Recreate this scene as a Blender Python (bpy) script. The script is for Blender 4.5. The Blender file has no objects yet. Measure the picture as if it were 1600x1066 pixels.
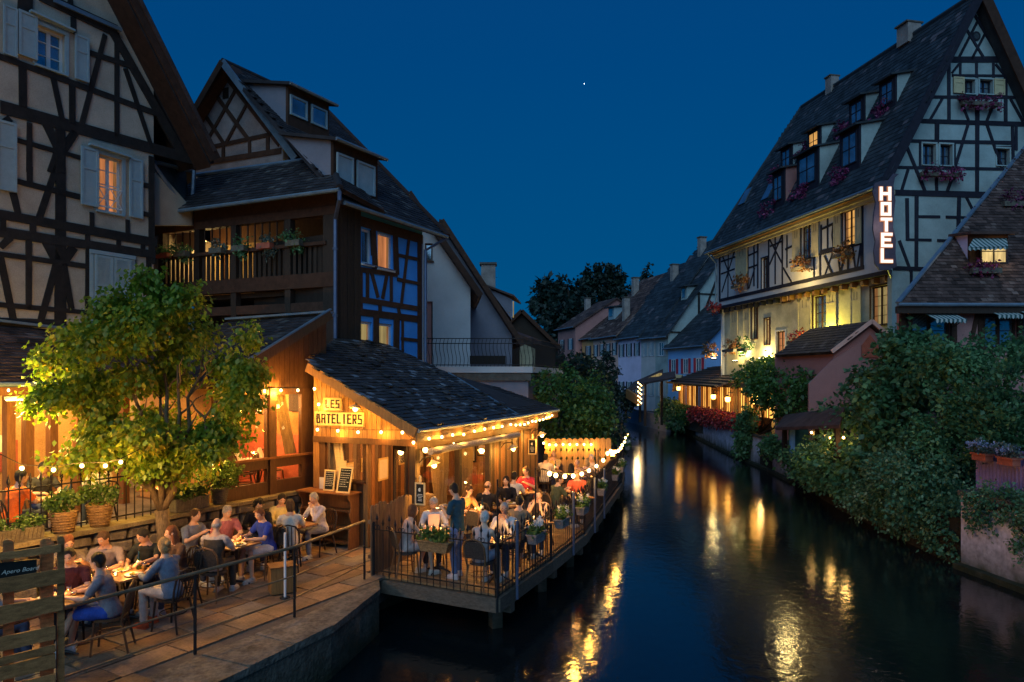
import bpy, bmesh, math, random
import numpy as np
from mathutils import Vector, Matrix
from mathutils.geometry import delaunay_2d_cdt, tessellate_polygon
sc = bpy.context.scene
C = sc.collection
R = random.Random(11)
NR = np.random.RandomState(5)
rad = math.radians
V = Vector
# camera
H, F, HY = 4.5, 1060.0, 593.0          # eye height above the water, focal length and horizon in photo pixels
cam = bpy.data.objects.new('camera', bpy.data.cameras.new('camera'))
C.objects.link(cam)
cam.location = (0, 0, H)
cam.rotation_euler = (rad(90), 0, 0)
cam.data.sensor_width = 36
cam.data.lens = F / 1600 * 36
cam.data.shift_y = (HY - 533) / 1600
cam.data.clip_start = 0.1
cam.data.clip_end = 4000
sc.camera = cam
# dusk sky
SUN_EL, SUN_ROT = rad(0.6), rad(205)
wd = bpy.data.worlds.new('World')
sc.world = wd
wd.use_nodes = True
nt = wd.node_tree
sky = nt.nodes.new('ShaderNodeTexSky')
sky.sky_type = 'NISHITA'
sky.sun_disc = False
sky.sun_elevation = SUN_EL
sky.sun_rotation = SUN_ROT
sky.altitude = 0
sky.air_density = 1.0
sky.dust_density = 0.3
sky.ozone_density = 6.0
# after sunset the light of this sky is filtered to the deep blue of the hour, a little paler towards the horizon
lum = nt.nodes.new('ShaderNodeRGBToBW'); nt.links.new(sky.outputs[0], lum.inputs[0])
geo = nt.nodes.new('ShaderNodeTexCoord'); sep = nt.nodes.new('ShaderNodeSeparateXYZ'); nt.links.new(geo.outputs['Generated'], sep.inputs[0])
ramp = nt.nodes.new('ShaderNodeValToRGB'); nt.links.new(sep.outputs['Z'], ramp.inputs[0])
e = ramp.color_ramp.elements
e[0].position = 0.0; e[0].color = (0.0, 0.078, 0.190, 1)
e[1].position = 1.0; e[1].color = (0.004, 0.040, 0.170, 1)
q = e.new(0.16); q.color = (0.0, 0.064, 0.190, 1)
q = e.new(0.42); q.color = (0.0, 0.052, 0.186, 1)
lp = nt.nodes.new('ShaderNodeMath'); lp.operation = 'POWER'; lp.inputs[1].default_value = 0.15
nt.links.new(lum.outputs[0], lp.inputs[0])
tint = nt.nodes.new('ShaderNodeMixRGB'); tint.blend_type = 'MULTIPLY'; tint.inputs[0].default_value = 1
nt.links.new(ramp.outputs[0], tint.inputs[1]); nt.links.new(lp.outputs[0], tint.inputs[2])
bg = nt.nodes['Background']
bg.inputs[1].default_value = 0.62
nt.links.new(tint.outputs[0], bg.inputs[0])
# soft glow of the town behind the bridge: the scene's one sun lamp, weak and very wide
sun = bpy.data.objects.new('dusk_glow', bpy.data.lights.new('dusk_glow', 'SUN'))
C.objects.link(sun)
sun.data.energy = 0.58
sun.data.angle = rad(60)
sun.data.color = (0.45, 0.75, 1.0)
sun.rotation_euler = V((-0.22, -1.0, 0.75)).to_track_quat('Z', 'Y').to_euler()
sc.view_settings.view_transform = 'Standard'
sc.view_settings.look = 'None'
sc.view_settings.gamma = 1
sc.view_settings.exposure = 1.25
sc.view_settings.use_curve_mapping = False
cy = sc.cycles
cy.max_bounces = 6
cy.diffuse_bounces = 3
cy.glossy_bounces = 3
cy.transparent_max_bounces = 12
cy.transmission_bounces = 4
cy.sample_clamp_indirect = 3.0
cy.sample_clamp_direct = 0
cy.caustics_reflective = False
cy.caustics_refractive = False
cy.use_denoising = True
# helpers
ORG = {}
def P(px, py, Y):
 return V(((px - 800) / F * Y, Y, H + (HY - py) / F * Y))
def on_z(px, py, z):
 return P(px, py, (H - z) * F / (py - HY))
def ray_plane(px, py, p0, n):
 d = V(((px - 800) / F, 1, (HY - py) / F))
 c = V((0, 0, H))
 t = (p0 - c).dot(n) / d.dot(n)
 return c + d * t
class Pl:
 """a vertical plane; u runs along it, n points towards the camera"""
 def __init__(s, x, y, dx, dy):
  s.o = V((x, y, 0)); s.u = V((dx, dy, 0)).normalized()
  n = V((s.u.y, -s.u.x, 0))
  if n.dot(-s.o) < 0: n = -n
  s.n = n
 def Y(s, px):
  k = (px - 800) / F
  t = s.o.dot(s.n) / V((k, 1, 0)).dot(s.n)
  return t
 def uz(s, px, py):
  p = P(px, py, s.Y(px))
  return ((p - s.o).dot(s.u), p.z)
 def w(s, u, z, off=0.0):
  p = s.o + s.u * u + s.n * off
  return V((p.x, p.y, z))
 def p(s, px, py, off=0.0):
  return ray_plane(px, py, s.o + s.n * off, s.n)
 def rect(s, a, yt, b, yb):
  """yt measured at the left edge a, yb at the right edge b"""
  u0, z1 = s.uz(a, yt); u1, z0 = s.uz(b, yb)
  if u0 > u1: u0, u1 = u1, u0
  return (u0, z0, u1, z1)
class MB:
 def __init__(s):
  s.v = []; s.f = []; s.m = []; s.mi = 0
 def add(s, vs, fs):
  b = len(s.v)
  s.v.extend([tuple(x) for x in vs])
  for f in fs:
   s.f.append([i + b for i in f]); s.m.append(s.mi)
  return s
 def par(s, o, X, Y, Z):
  o, X, Y, Z = V(o), V(X), V(Y), V(Z)
  vs = [o, o + X, o + X + Y, o + Y, o + Z, o + X + Z, o + X + Y + Z, o + Y + Z]
  fs = [(0, 3, 2, 1), (4, 5, 6, 7), (0, 1, 5, 4), (1, 2, 6, 5), (2, 3, 7, 6), (3, 0, 4, 7)]
  if X.cross(Y).dot(Z) < 0: fs = [f[::-1] for f in fs]
  return s.add(vs, fs)
 def box(s, c, size, rz=0.0):
  c = V(c); M = Matrix.Rotation(rz, 3, 'Z')
  X, Y, Z = M @ V((size[0], 0, 0)), M @ V((0, size[1], 0)), V((0, 0, size[2]))
  return s.par(c - X / 2 - Y / 2 - Z / 2, X, Y, Z)
 def beam(s, a, b, w, h, up=(0, 0, 1)):
  a, b = V(a), V(b); d = (b - a)
  if d.length < 1e-6: return s
  dn = d.normalized(); up = V(up)
  if abs(dn.dot(up)) > 0.999: up = V((0, 1, 0))
  sd = dn.cross(up).normalized(); u2 = sd.cross(dn)
  return s.par(a - sd * w / 2 - u2 * h / 2, sd * w, d, u2 * h)
 def tube(s, pts, r, n=8, cap=True):
  pts = [V(p) for p in pts]
  rs = r if isinstance(r, (list, tuple)) else [r] * len(pts)
  b = len(s.v); prev = None
  for i, p in enumerate(pts):
   t = (pts[min(i + 1, len(pts) - 1)] - pts[max(i - 1, 0)]).normalized()
   if prev is None:
    a = t.cross(V((0, 0, 1)))
    if a.length < 0.05: a = t.cross(V((1, 0, 0)))
    a.normalize()
   else:
    a = (prev - t * prev.dot(t)).normalized()
   prev = a; c = t.cross(a)
   for k in range(n):
    q = 2 * math.pi * k / n
    s.v.append(tuple(p + (a * math.cos(q) + c * math.sin(q)) * rs[i]))
  for i in range(len(pts) - 1):
   for k in range(n):
    k2 = (k + 1) % n
    s.f.append([b + i * n + k, b + i * n + k2, b + (i + 1) * n + k2, b + (i + 1) * n + k]); s.m.append(s.mi)
  if cap:
   s.f.append([b + k for k in range(n)][::-1]); s.m.append(s.mi)
   e = b + (len(pts) - 1) * n
   s.f.append([e + k for k in range(n)]); s.m.append(s.mi)
  return s
 def prism(s, poly, vec):
  poly = [V(p) for p in poly]; vec = V(vec); n = len(poly)
  vs = poly + [p + vec for p in poly]
  N = V((0, 0, 0))
  for i in range(n): N += poly[i].cross(poly[(i + 1) % n])
  flip = N.dot(vec) > 0
  tri = tessellate_polygon([poly]) if n > 4 else [list(range(n))]
  fs = []
  for t in tri:
   t = list(t)
   if n > 4:
    nn = (poly[t[1]] - poly[t[0]]).cross(poly[t[2]] - poly[t[0]])
    if nn.dot(N) < 0: t = t[::-1]
   fs.append(t[::-1] if flip else t)
   q = [i + n for i in t]
   fs.append(q if flip else q[::-1])
  for i in range(n):
   j = (i + 1) % n
   q = [i, j, j + n, i + n]
   fs.append(q if flip else q[::-1])
  return s.add(vs, fs)
 def lathe(s, c, prof, n=12, sx=1, sy=1):
  c = V(c); b = len(s.v)
  for r, z in prof:
   for k in range(n):
    q = 2 * math.pi * k / n
    s.v.append((c.x + r * math.cos(q) * sx, c.y + r * math.sin(q) * sy, c.z + z))
  for i in range(len(prof) - 1):
   for k in range(n):
    k2 = (k + 1) % n
    s.f.append([b + i * n + k, b + i * n + k2, b + (i + 1) * n + k2, b + (i + 1) * n + k]); s.m.append(s.mi)
  s.f.append([b + k for k in range(n)][::-1]); s.m.append(s.mi)
  e = b + (len(prof) - 1) * n
  s.f.append([e + k for k in range(n)]); s.m.append(s.mi)
  return s
 def ball(s, c, r, n=10, m=7):
  if not isinstance(r, (tuple, list)): r = (r, r, r)
  prof = [(max(0.02, math.sin(math.pi * i / m)), -math.cos(math.pi * i / m)) for i in range(m + 1)]
  c = V(c); b = len(s.v)
  for pr, z in prof:
   for k in range(n):
    q = 2 * math.pi * k / n
    s.v.append((c.x + r[0] * pr * math.cos(q), c.y + r[1] * pr * math.sin(q), c.z + r[2] * z))
  for i in range(m):
   for k in range(n):
    k2 = (k + 1) % n
    s.f.append([b + i * n + k, b + i * n + k2, b + (i + 1) * n + k2, b + (i + 1) * n + k]); s.m.append(s.mi)
  return s
 def build(s, name, mat=None, parent=None, smooth=False, origin=None, local=False):
  me = bpy.data.meshes.new(name)
  og = V((0, 0, 0))
  if parent is not None and not local: og = ORG.get(parent.name, V((0, 0, 0)))
  elif origin is not None: og = V(origin)
  vs = s.v if og.length == 0 else [(a - og.x, b - og.y, c - og.z) for a, b, c in s.v]
  me.from_pydata(vs, [], s.f)
  mats = mat if isinstance(mat, (list, tuple)) else [mat]
  for m_ in mats:
   if m_: me.materials.append(m_)
  if len(mats) > 1: me.polygons.foreach_set('material_index', s.m)
  if smooth: me.polygons.foreach_set('use_smooth', [True] * len(s.f))
  me.update()
  o = bpy.data.objects.new(name, me)
  C.objects.link(o)
  if parent is not None:
   o.parent = parent; ORG[o.name] = og
  elif origin is not None:
   o.location = og; ORG[o.name] = og
  return o
def tag(o, label=None, cat=None, group=None, kind=None):
 if label: o['label'] = label
 if cat: o['category'] = cat
 if group: o['group'] = group
 if kind: o['kind'] = kind
 return o
def thing(name, label, cat, loc=(0, 0, 0), group=None, rz=0.0):
 o = bpy.data.objects.new(name, None)
 o.empty_display_size = 0.2
 C.objects.link(o)
 o.location = loc; o.rotation_euler = (0, 0, rz)
 ORG[o.name] = V(loc)
 return tag(o, label, cat, group)
def link_piece(name, mesh, parent, loc=(0, 0, 0), rot=None):
 o = bpy.data.objects.new(name, mesh)
 C.objects.link(o); o.parent = parent; o.location = loc
 if rot is not None: o.rotation_euler = rot
 return o
def copy_tree(root, loc, rz=0.0, label=None, group=None, mats=None, scale=None):
 def cp(o, par):
  c = o.copy(); C.objects.link(c)
  if par is not None: c.parent = par
  for ch in o.children: cp(ch, c)
  return c
 r = cp(root, None)
 r.location = loc; r.rotation_euler = (0, 0, rz)
 if label: r['label'] = label
 if group: r['group'] = group
 if scale: r.scale = (scale,) * 3
 return r
class Proto:
 """the first use moves the prototype itself, later uses copy it with its parts"""
 def __init__(s, root): s.root = root; s.used = False
 def put(s, loc, rz, label, group=None, scale=None):
  if not s.used:
   s.used = True; r = s.root
   r.location = loc; r.rotation_euler = (0, 0, rz); r['label'] = label
   if group: r['group'] = group
   if scale: r.scale = (scale,) * 3
   return r
  return copy_tree(s.root, loc, rz, label, group, scale=scale)
def point_light(name, loc, energy, color=(1, 0.47, 0.08), radius=0.06, parent=None):
 l = bpy.data.lights.new(name, 'POINT')
 l.energy = energy; l.color = color; l.shadow_soft_size = radius
 o = bpy.data.objects.new(name, l); C.objects.link(o)
 if parent is not None:
  o.parent = parent; o.location = V(loc) - ORG.get(parent.name, V((0, 0, 0)))
 else: o.location = loc
 return o
def in_poly(x, y, poly):
 c = False; n = len(poly); j = n - 1
 for i in range(n):
  xi, yi = poly[i]; xj, yj = poly[j]
  if (yi > y) != (yj > y) and x < (xj - xi) * (y - yi) / (yj - yi) + xi: c = not c
  j = i
 return c
# materials
def new_mat(name):
 m = bpy.data.materials.new(name); m.use_nodes = True
 return m, m.node_tree, m.node_tree.nodes['Principled BSDF']
def mat(name, col, rough=0.8, var=0.25, scale=6.0, stretch=(1, 1, 1), bump=0.15, spec=0.3, metal=0.0, rand=0.0, island=0.0, col2=None, fine=40.0, dist=0.02):
 """procedural surface: base colour mottled by two noises, fine relief, optional variation per object or per piece"""
 m, nt, b = new_mat(name)
 N, L = nt.nodes, nt.links
 tc = N.new('ShaderNodeTexCoord'); mp = N.new('ShaderNodeMapping')
 mp.inputs['Scale'].default_value = stretch
 L.new(tc.outputs['Object'], mp.inputs[0])
 n1 = N.new('ShaderNodeTexNoise'); n1.inputs['Scale'].default_value = scale; n1.inputs['Detail'].default_value = 5
 n1.inputs['Roughness'].default_value = 0.65
 n2 = N.new('ShaderNodeTexNoise'); n2.inputs['Scale'].default_value = fine; n2.inputs['Detail'].default_value = 3
 L.new(mp.outputs[0], n1.inputs[0]); L.new(mp.outputs[0], n2.inputs[0])
 mx = N.new('ShaderNodeMixRGB'); mx.blend_type = 'MIX'
 c = V(col); c2 = V(col2) if col2 else c * (1 - var)
 mx.inputs[1].default_value = (*(c * (1 + var * 0.6)), 1); mx.inputs[2].default_value = (*c2, 1)
 rp = N.new('ShaderNodeMapRange'); rp.inputs[1].default_value = 0.3; rp.inputs[2].default_value = 0.7
 L.new(n1.outputs[0], rp.inputs[0]); L.new(rp.outputs[0], mx.inputs[0])
 out = mx.outputs[0]
 m2 = N.new('ShaderNodeMixRGB'); m2.blend_type = 'MULTIPLY'; m2.inputs[0].default_value = min(1, var * 1.6)
 r2 = N.new('ShaderNodeMapRange'); r2.inputs[1].default_value = 0.25; r2.inputs[2].default_value = 0.6; r2.inputs[3].default_value = 0.45
 L.new(n2.outputs[0], r2.inputs[0]); L.new(out, m2.inputs[1]); L.new(r2.outputs[0], m2.inputs[2]); out = m2.outputs[0]
 for amt, kind in ((rand, 'o'), (island, 'i')):
  if amt > 0:
   if kind == 'o': s_ = N.new('ShaderNodeObjectInfo').outputs['Random']
   else: s_ = N.new('ShaderNodeNewGeometry').outputs['Random Per Island']
   mr = N.new('ShaderNodeMapRange'); mr.inputs[3].default_value = 1 - amt; mr.inputs[4].default_value = 1 + amt
   L.new(s_, mr.inputs[0])
   mm = N.new('ShaderNodeMixRGB'); mm.blend_type = 'MULTIPLY'; mm.inputs[0].default_value = 1
   L.new(out, mm.inputs[1]); L.new(mr.outputs[0], mm.inputs[2]); out = mm.outputs[0]
 L.new(out, b.inputs['Base Color'])
 b.inputs['Roughness'].default_value = rough
 b.inputs['Metallic'].default_value = metal
 b.inputs['Specular IOR Level'].default_value = spec
 if bump > 0:
  bp = N.new('ShaderNodeBump'); bp.inputs['Strength'].default_value = bump; bp.inputs['Distance'].default_value = dist
  ad = N.new('ShaderNodeMath'); ad.operation = 'ADD'
  L.new(n1.outputs[0], ad.inputs[0]); L.new(n2.outputs[0], ad.inputs[1])
  L.new(ad.outputs[0], bp.inputs['Height']); L.new(bp.outputs[0], b.inputs['Normal'])
 return m
def emit(name, col, strength, var=0.0, scale=3.0, stretch=(1, 1, 1), sample=False):
 m, nt, b = new_mat(name)
 N, L = nt.nodes, nt.links
 b.inputs['Base Color'].default_value = (0.02, 0.02, 0.02, 1)
 b.inputs['Emission Color'].default_value = (*col, 1)
 b.inputs['Emission Strength'].default_value = strength
 if var > 0:
  tc = N.new('ShaderNodeTexCoord'); mp = N.new('ShaderNodeMapping'); mp.inputs['Scale'].default_value = stretch
  n = N.new('ShaderNodeTexNoise'); n.inputs['Scale'].default_value = scale; n.inputs['Detail'].default_value = 3
  r = N.new('ShaderNodeMapRange'); r.inputs[1].default_value = 0.3; r.inputs[2].default_value = 0.7
  r.inputs[3].default_value = strength * (1 - var); r.inputs[4].default_value = strength
  L.new(tc.outputs['Object'], mp.inputs[0]); L.new(mp.outputs[0], n.inputs[0]); L.new(n.outputs[0], r.inputs[0])
  L.new(r.outputs[0], b.inputs['Emission Strength'])
 if not sample: m.cycles.emission_sampling = 'NONE'
 return m
def glass_mat(name, tintc=(1, 1, 1), refl=0.12):
 m, nt, b = new_mat(name)
 N, L = nt.nodes, nt.links
 N.remove(b)
 t = N.new('ShaderNodeBsdfTransparent'); t.inputs[0].default_value = (*tintc, 1)
 g = N.new('ShaderNodeBsdfGlossy'); g.inputs['Roughness'].default_value = 0.03
 fr = N.new('ShaderNodeLayerWeight'); pw = N.new('ShaderNodeMath'); pw.operation = 'POWER'; pw.inputs[1].default_value = 4.0
 L.new(fr.outputs['Facing'], pw.inputs[0])
 ad = N.new('ShaderNodeMath'); ad.operation = 'MULTIPLY_ADD'; ad.inputs[1].default_value = 0.5; ad.inputs[2].default_value = refl * 0.25
 mx = N.new('ShaderNodeMixShader')
 L.new(pw.outputs[0], ad.inputs[0]); L.new(ad.outputs[0], mx.inputs[0]); L.new(t.outputs[0], mx.inputs[1]); L.new(g.outputs[0], mx.inputs[2])
 L.new(mx.outputs[0], N['Material Output'].inputs[0])
 return m
def leaf_mat(name, stops, rough=0.5, transl=0.35):
 m, nt, b = new_mat(name)
 N, L = nt.nodes, nt.links
 g = N.new('ShaderNodeNewGeometry'); r = N.new('ShaderNodeValToRGB')
 e = r.color_ramp.elements
 e[0].position = stops[0][0]; e[0].color = (*stops[0][1], 1)
 e[1].position = stops[-1][0]; e[1].color = (*stops[-1][1], 1)
 for p_, c_ in stops[1:-1]:
  q = e.new(p_); q.color = (*c_, 1)
 tc = N.new('ShaderNodeTexCoord'); nz = N.new('ShaderNodeTexNoise'); nz.inputs['Scale'].default_value = 1.3
 L.new(tc.outputs['Object'], nz.inputs[0])
 mr = N.new('ShaderNodeMapRange'); mr.inputs[1].default_value = 0.35; mr.inputs[2].default_value = 0.65
 L.new(nz.outputs[0], mr.inputs[0])
 mxv = N.new('ShaderNodeMath'); mxv.operation = 'MULTIPLY_ADD'; mxv.inputs[1].default_value = 0.62
 sv = N.new('ShaderNodeMath'); sv.operation = 'MULTIPLY'; sv.inputs[1].default_value = 0.38
 L.new(mr.outputs[0], sv.inputs[0]); L.new(g.outputs['Random Per Island'], mxv.inputs[0]); L.new(sv.outputs[0], mxv.inputs[2])
 L.new(mxv.outputs[0], r.inputs[0])
 L.new(r.outputs[0], b.inputs['Base Color']); b.inputs['Roughness'].default_value = rough
 tr = N.new('ShaderNodeBsdfTranslucent'); L.new(r.outputs[0], tr.inputs[0])
 mx = N.new('ShaderNodeMixShader'); mx.inputs[0].default_value = transl
 L.new(b.outputs[0], mx.inputs[1]); L.new(tr.outputs[0], mx.inputs[2]); L.new(mx.outputs[0], N['Material Output'].inputs[0])
 return m
M = {}
M['plaster'] = mat('plaster_beige', (0.50, 0.42, 0.34), 0.9, 0.24, 1.1, bump=0.1, spec=0.1)
M['plaster_warm'] = mat('plaster_warm', (0.50, 0.40, 0.30), 0.9, 0.14, 1.5, bump=0.1, spec=0.1)
M['plaster_pink'] = mat('plaster_pink_grey', (0.34, 0.27, 0.26), 0.9, 0.30, 1.6, bump=0.1, spec=0.1)
M['plaster_blue'] = mat('plaster_blue', (0.07, 0.34, 0.85), 0.9, 0.14, 1.4, bump=0.1, spec=0.1)
M['plaster_white'] = mat('plaster_white', (0.56, 0.54, 0.54), 0.9, 0.12, 1.0, bump=0.08, spec=0.1)
M['plaster_grey'] = mat('plaster_grey', (0.22, 0.21, 0.25), 0.9, 0.15, 1.0, bump=0.1, spec=0.1)
M['plaster_mint'] = mat('plaster_mint', (0.36, 0.44, 0.43), 0.9, 0.25, 0.9, bump=0.1, spec=0.1)
M['plaster_cream'] = mat('plaster_cream', (0.56, 0.50, 0.34), 0.9, 0.32, 0.9, bump=0.12, spec=0.1)
M['plaster_rose'] = mat('plaster_rose', (0.46, 0.22, 0.20), 0.9, 0.15, 0.9, bump=0.1, spec=0.1)
M['plaster_lilac'] = mat('plaster_lilac', (0.76, 0.66, 0.84), 0.9, 0.15, 0.6, bump=0.1, spec=0.1)
M['plaster_salmon'] = mat('plaster_salmon', (0.85, 0.48, 0.38), 0.9, 0.18, 0.6, bump=0.1, spec=0.1)
M['plaster_orange'] = mat('plaster_orange', (0.85, 0.42, 0.18), 0.9, 0.15, 0.6, bump=0.1, spec=0.1)
M['plaster_sky'] = mat('plaster_sky', (0.22, 0.48, 0.85), 0.9, 0.15, 0.6, bump=0.1, spec=0.1)
M['timber'] = mat('timber_dark', (0.032, 0.026, 0.024), 0.8, 0.35, 5, (1, 1, 1), bump=0.4, spec=0.2, rand=0.25)
M['timber_red'] = mat('timber_red_brown', (0.075, 0.035, 0.022), 0.75, 0.35, 5, (1, 1, 1), bump=0.35, spec=0.2, rand=0.2)
M['timber_hotel'] = mat('timber_hotel', (0.022, 0.022, 0.035), 0.8, 0.3, 5, bump=0.3, spec=0.2, rand=0.2)
M['wood_dark'] = mat('wood_dark', (0.045, 0.028, 0.020), 0.7, 0.4, 7, (6, 6, 0.6), bump=0.3, spec=0.25, rand=0.3)
M['wood_warm'] = mat('wood_warm', (0.24, 0.095, 0.032), 0.6, 0.4, 6, (7, 7, 0.6), bump=0.25, spec=0.3, rand=0.22)
M['wood_gold'] = mat('wood_gold', (0.33, 0.16, 0.05), 0.6, 0.35, 6, (7, 7, 0.6), bump=0.25, spec=0.3, rand=0.18)
M['wood_frame'] = mat('wood_frame', (0.11, 0.048, 0.020), 0.55, 0.35, 6, (6, 6, 0.8), bump=0.2, spec=0.35, rand=0.1)
M['wood_grey'] = mat('wood_weathered', (0.16, 0.125, 0.095), 0.8, 0.4, 5, (2, 2, 6), bump=0.3, spec=0.2, rand=0.25)
M['wood_fence'] = mat('wood_fence', (0.22, 0.14, 0.085), 0.8, 0.4, 5, (7, 7, 0.7), bump=0.3, spec=0.2, rand=0.25)
M['wood_fence_gold'] = mat('wood_fence_gold', (0.42, 0.24, 0.09), 0.75, 0.35, 5, (7, 7, 0.7), bump=0.3, spec=0.2, rand=0.15)
M['screen_wood'] = mat('screen_wood', (0.44, 0.20, 0.07), 0.75, 0.45, 4, (2, 2, 7), bump=0.35, spec=0.2, rand=0.25)
M['deck'] = mat('deck_board', (0.26, 0.155, 0.075), 0.5, 0.4, 4, (0.7, 5, 5), bump=0.3, spec=0.35, rand=0.3)
M['table_wood'] = mat('table_wood', (0.28, 0.14, 0.06), 0.45, 0.35, 5, (1, 6, 6), bump=0.15, spec=0.4)
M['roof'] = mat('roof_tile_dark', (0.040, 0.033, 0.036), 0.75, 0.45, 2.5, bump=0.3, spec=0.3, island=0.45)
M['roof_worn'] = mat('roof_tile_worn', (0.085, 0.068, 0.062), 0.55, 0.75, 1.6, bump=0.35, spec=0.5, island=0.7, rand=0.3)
M['roof_brown'] = mat('roof_tile_brown', (0.105, 0.060, 0.050), 0.8, 0.5, 1.8, bump=0.3, spec=0.25, island=0.5)
M['roof_blue'] = mat('roof_tile_bluish', (0.035, 0.045, 0.055), 0.75, 0.4, 1.5, bump=0.3, spec=0.3, island=0.45)
M['zinc'] = mat('zinc', (0.20, 0.27, 0.34), 0.45, 0.25, 3, bump=0.1, spec=0.5, metal=0.4)
M['white_paint'] = mat('white_paint', (0.66, 0.68, 0.70), 0.5, 0.08, 4, bump=0.05, spec=0.4)
M['shutter'] = mat('shutter_pale', (0.33, 0.42, 0.46), 0.65, 0.12, 5, bump=0.1, spec=0.3)
M['shutter_cream'] = mat('shutter_cream', (0.55, 0.46, 0.27), 0.65, 0.15, 4, bump=0.1, spec=0.3)
M['shutter_dark'] = mat('shutter_dark', (0.05, 0.05, 0.07), 0.65, 0.15, 5, bump=0.1, spec=0.3)
M['shutter_red'] = mat('shutter_red', (0.35, 0.03, 0.06), 0.65, 0.15, 5, bump=0.1, spec=0.3)
M['iron'] = mat('iron_black', (0.022, 0.020, 0.022), 0.5, 0.3, 8, bump=0.15, spec=0.4, metal=0.3)
M['steel_brown'] = mat('steel_brown', (0.26, 0.19, 0.10), 0.36, 0.3, 8, bump=0.1, spec=0.6, metal=0.4)
M['steel_blue'] = mat('steel_blue_grey', (0.12, 0.15, 0.24), 0.4, 0.2, 8, bump=0.05, spec=0.5, metal=0.4)
M['stone'] = mat('rubble_stone', (0.24, 0.20, 0.15), 0.9, 0.5, 5, bump=0.6, spec=0.15, rand=0.3, dist=0.03)
M['mortar'] = mat('mortar', (0.14, 0.12, 0.10), 0.95, 0.35, 5, bump=0.4, spec=0.1)
M['concrete'] = mat('quay_concrete', (0.19, 0.165, 0.13), 0.9, 0.55, 2.5, bump=0.8, spec=0.2, fine=18, dist=0.03, rand=0.1)
M['quay_white'] = mat('quay_lime_wall', (0.72, 0.68, 0.80), 0.9, 0.40, 1.2, bump=0.5, spec=0.15, fine=10, dist=0.03)
M['slab'] = mat('paving_slab', (0.25, 0.155, 0.095), 0.62, 0.45, 2.5, bump=0.35, spec=0.3, rand=0.3, fine=25)
M['slab_grey'] = mat('paving_slab_grey', (0.22, 0.18, 0.15), 0.7, 0.45, 2.5, bump=0.35, spec=0.3, rand=0.25, fine=25)
M['earth'] = mat('earth', (0.045, 0.040, 0.030), 0.95, 0.5, 1.5, bump=0.6, spec=0.1)
M['cap'] = mat('wall_coping', (0.26, 0.21, 0.12), 0.9, 0.45, 4, bump=0.5, spec=0.15, rand=0.15)
M['wicker'] = mat('wicker', (0.36, 0.22, 0.10), 0.8, 0.55, 14, (1, 1, 3), bump=0.9, spec=0.2)
M['basket_grey'] = mat('basket_grey', (0.33, 0.30, 0.30), 0.8, 0.45, 16, (1, 1, 3), bump=0.9, spec=0.2)
M['planter'] = mat('planter_grey', (0.16, 0.14, 0.11), 0.8, 0.4, 8, bump=0.5, spec=0.2)
M['terracotta'] = mat('terracotta', (0.48, 0.13, 0.08), 0.8, 0.25, 6, bump=0.2, spec=0.2)
M['bark'] = mat('bark', (0.20, 0.14, 0.075), 0.9, 0.5, 7, (1, 1, 0.35), bump=0.8, spec=0.15)
M['bark_dark'] = mat('bark_dark', (0.05, 0.04, 0.03), 0.9, 0.5, 7, (1, 1, 0.35), bump=0.8, spec=0.15)
M['chair_frame'] = mat('chair_frame', (0.17, 0.085, 0.035), 0.45, 0.3, 12, bump=0.1, spec=0.4)
M['chair_weave'] = mat('chair_weave', (0.055, 0.045, 0.040), 0.6, 0.5, 45, bump=0.6, spec=0.3)
M['cushion'] = mat('cushion', (0.52, 0.46, 0.42), 0.9, 0.2, 8, bump=0.2, spec=0.1)
M['cloth_white'] = mat('cloth_white', (0.62, 0.58, 0.52), 0.9, 0.1, 6, bump=0.15, spec=0.1)
M['curtain'] = mat('curtain', (0.40, 0.26, 0.12), 0.9, 0.3, 4, (5, 5, 0.5), bump=0.5, spec=0.1)
M['ceramic'] = mat('ceramic', (0.72, 0.68, 0.60), 0.3, 0.05, 5, bump=0.02, spec=0.5)
M['food'] = mat('food', (0.55, 0.33, 0.06), 0.6, 0.7, 40, bump=0.6, spec=0.3, col2=(0.16, 0.22, 0.03))
M['menu'] = mat('menu_paper', (0.60, 0.42, 0.36), 0.8, 0.15, 5, bump=0.05)
M['slate'] = mat('chalkboard', (0.018, 0.020, 0.018), 0.7, 0.3, 10, bump=0.05, spec=0.2)
M['chalk'] = mat('chalk', (0.75, 0.72, 0.60), 0.9, 0.25, 30, bump=0.0)
M['sign_board'] = mat('sign_board', (0.80, 0.58, 0.26), 0.6, 0.15, 5, (1, 1, 8), bump=0.1)
M['sign_frame'] = mat('sign_frame', (0.45, 0.28, 0.10), 0.6, 0.15, 5, bump=0.1)
M['paint_black'] = mat('paint_black', (0.02, 0.014, 0.010), 0.6, 0.2, 5, bump=0.05)
M['sign_purple'] = mat('hotel_sign_panel', (0.075, 0.065, 0.10), 0.6, 0.3, 4, bump=0.15, spec=0.4)
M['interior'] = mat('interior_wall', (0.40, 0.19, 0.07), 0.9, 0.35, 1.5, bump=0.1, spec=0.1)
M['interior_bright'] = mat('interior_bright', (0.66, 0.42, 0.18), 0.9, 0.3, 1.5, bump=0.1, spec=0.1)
M['interior_floor'] = mat('interior_floor', (0.16, 0.08, 0.04), 0.6, 0.3, 3, bump=0.1)
M['dark_room'] = mat('dark_room', (0.010, 0.010, 0.014), 0.95, 0.2, 3, bump=0)
M['corrugated'] = mat('corrugated_purple', (0.26, 0.19, 0.42), 0.6, 0.3, 2, bump=0.1, spec=0.35)
M['chimney'] = mat('chimney_render', (0.36, 0.30, 0.27), 0.9, 0.35, 2, bump=0.3, spec=0.1)
M['glass'] = glass_mat('window_glass')
M['glass_tumbler'] = glass_mat('tumbler_glass', (0.9, 0.9, 0.85), 0.5)
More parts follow.
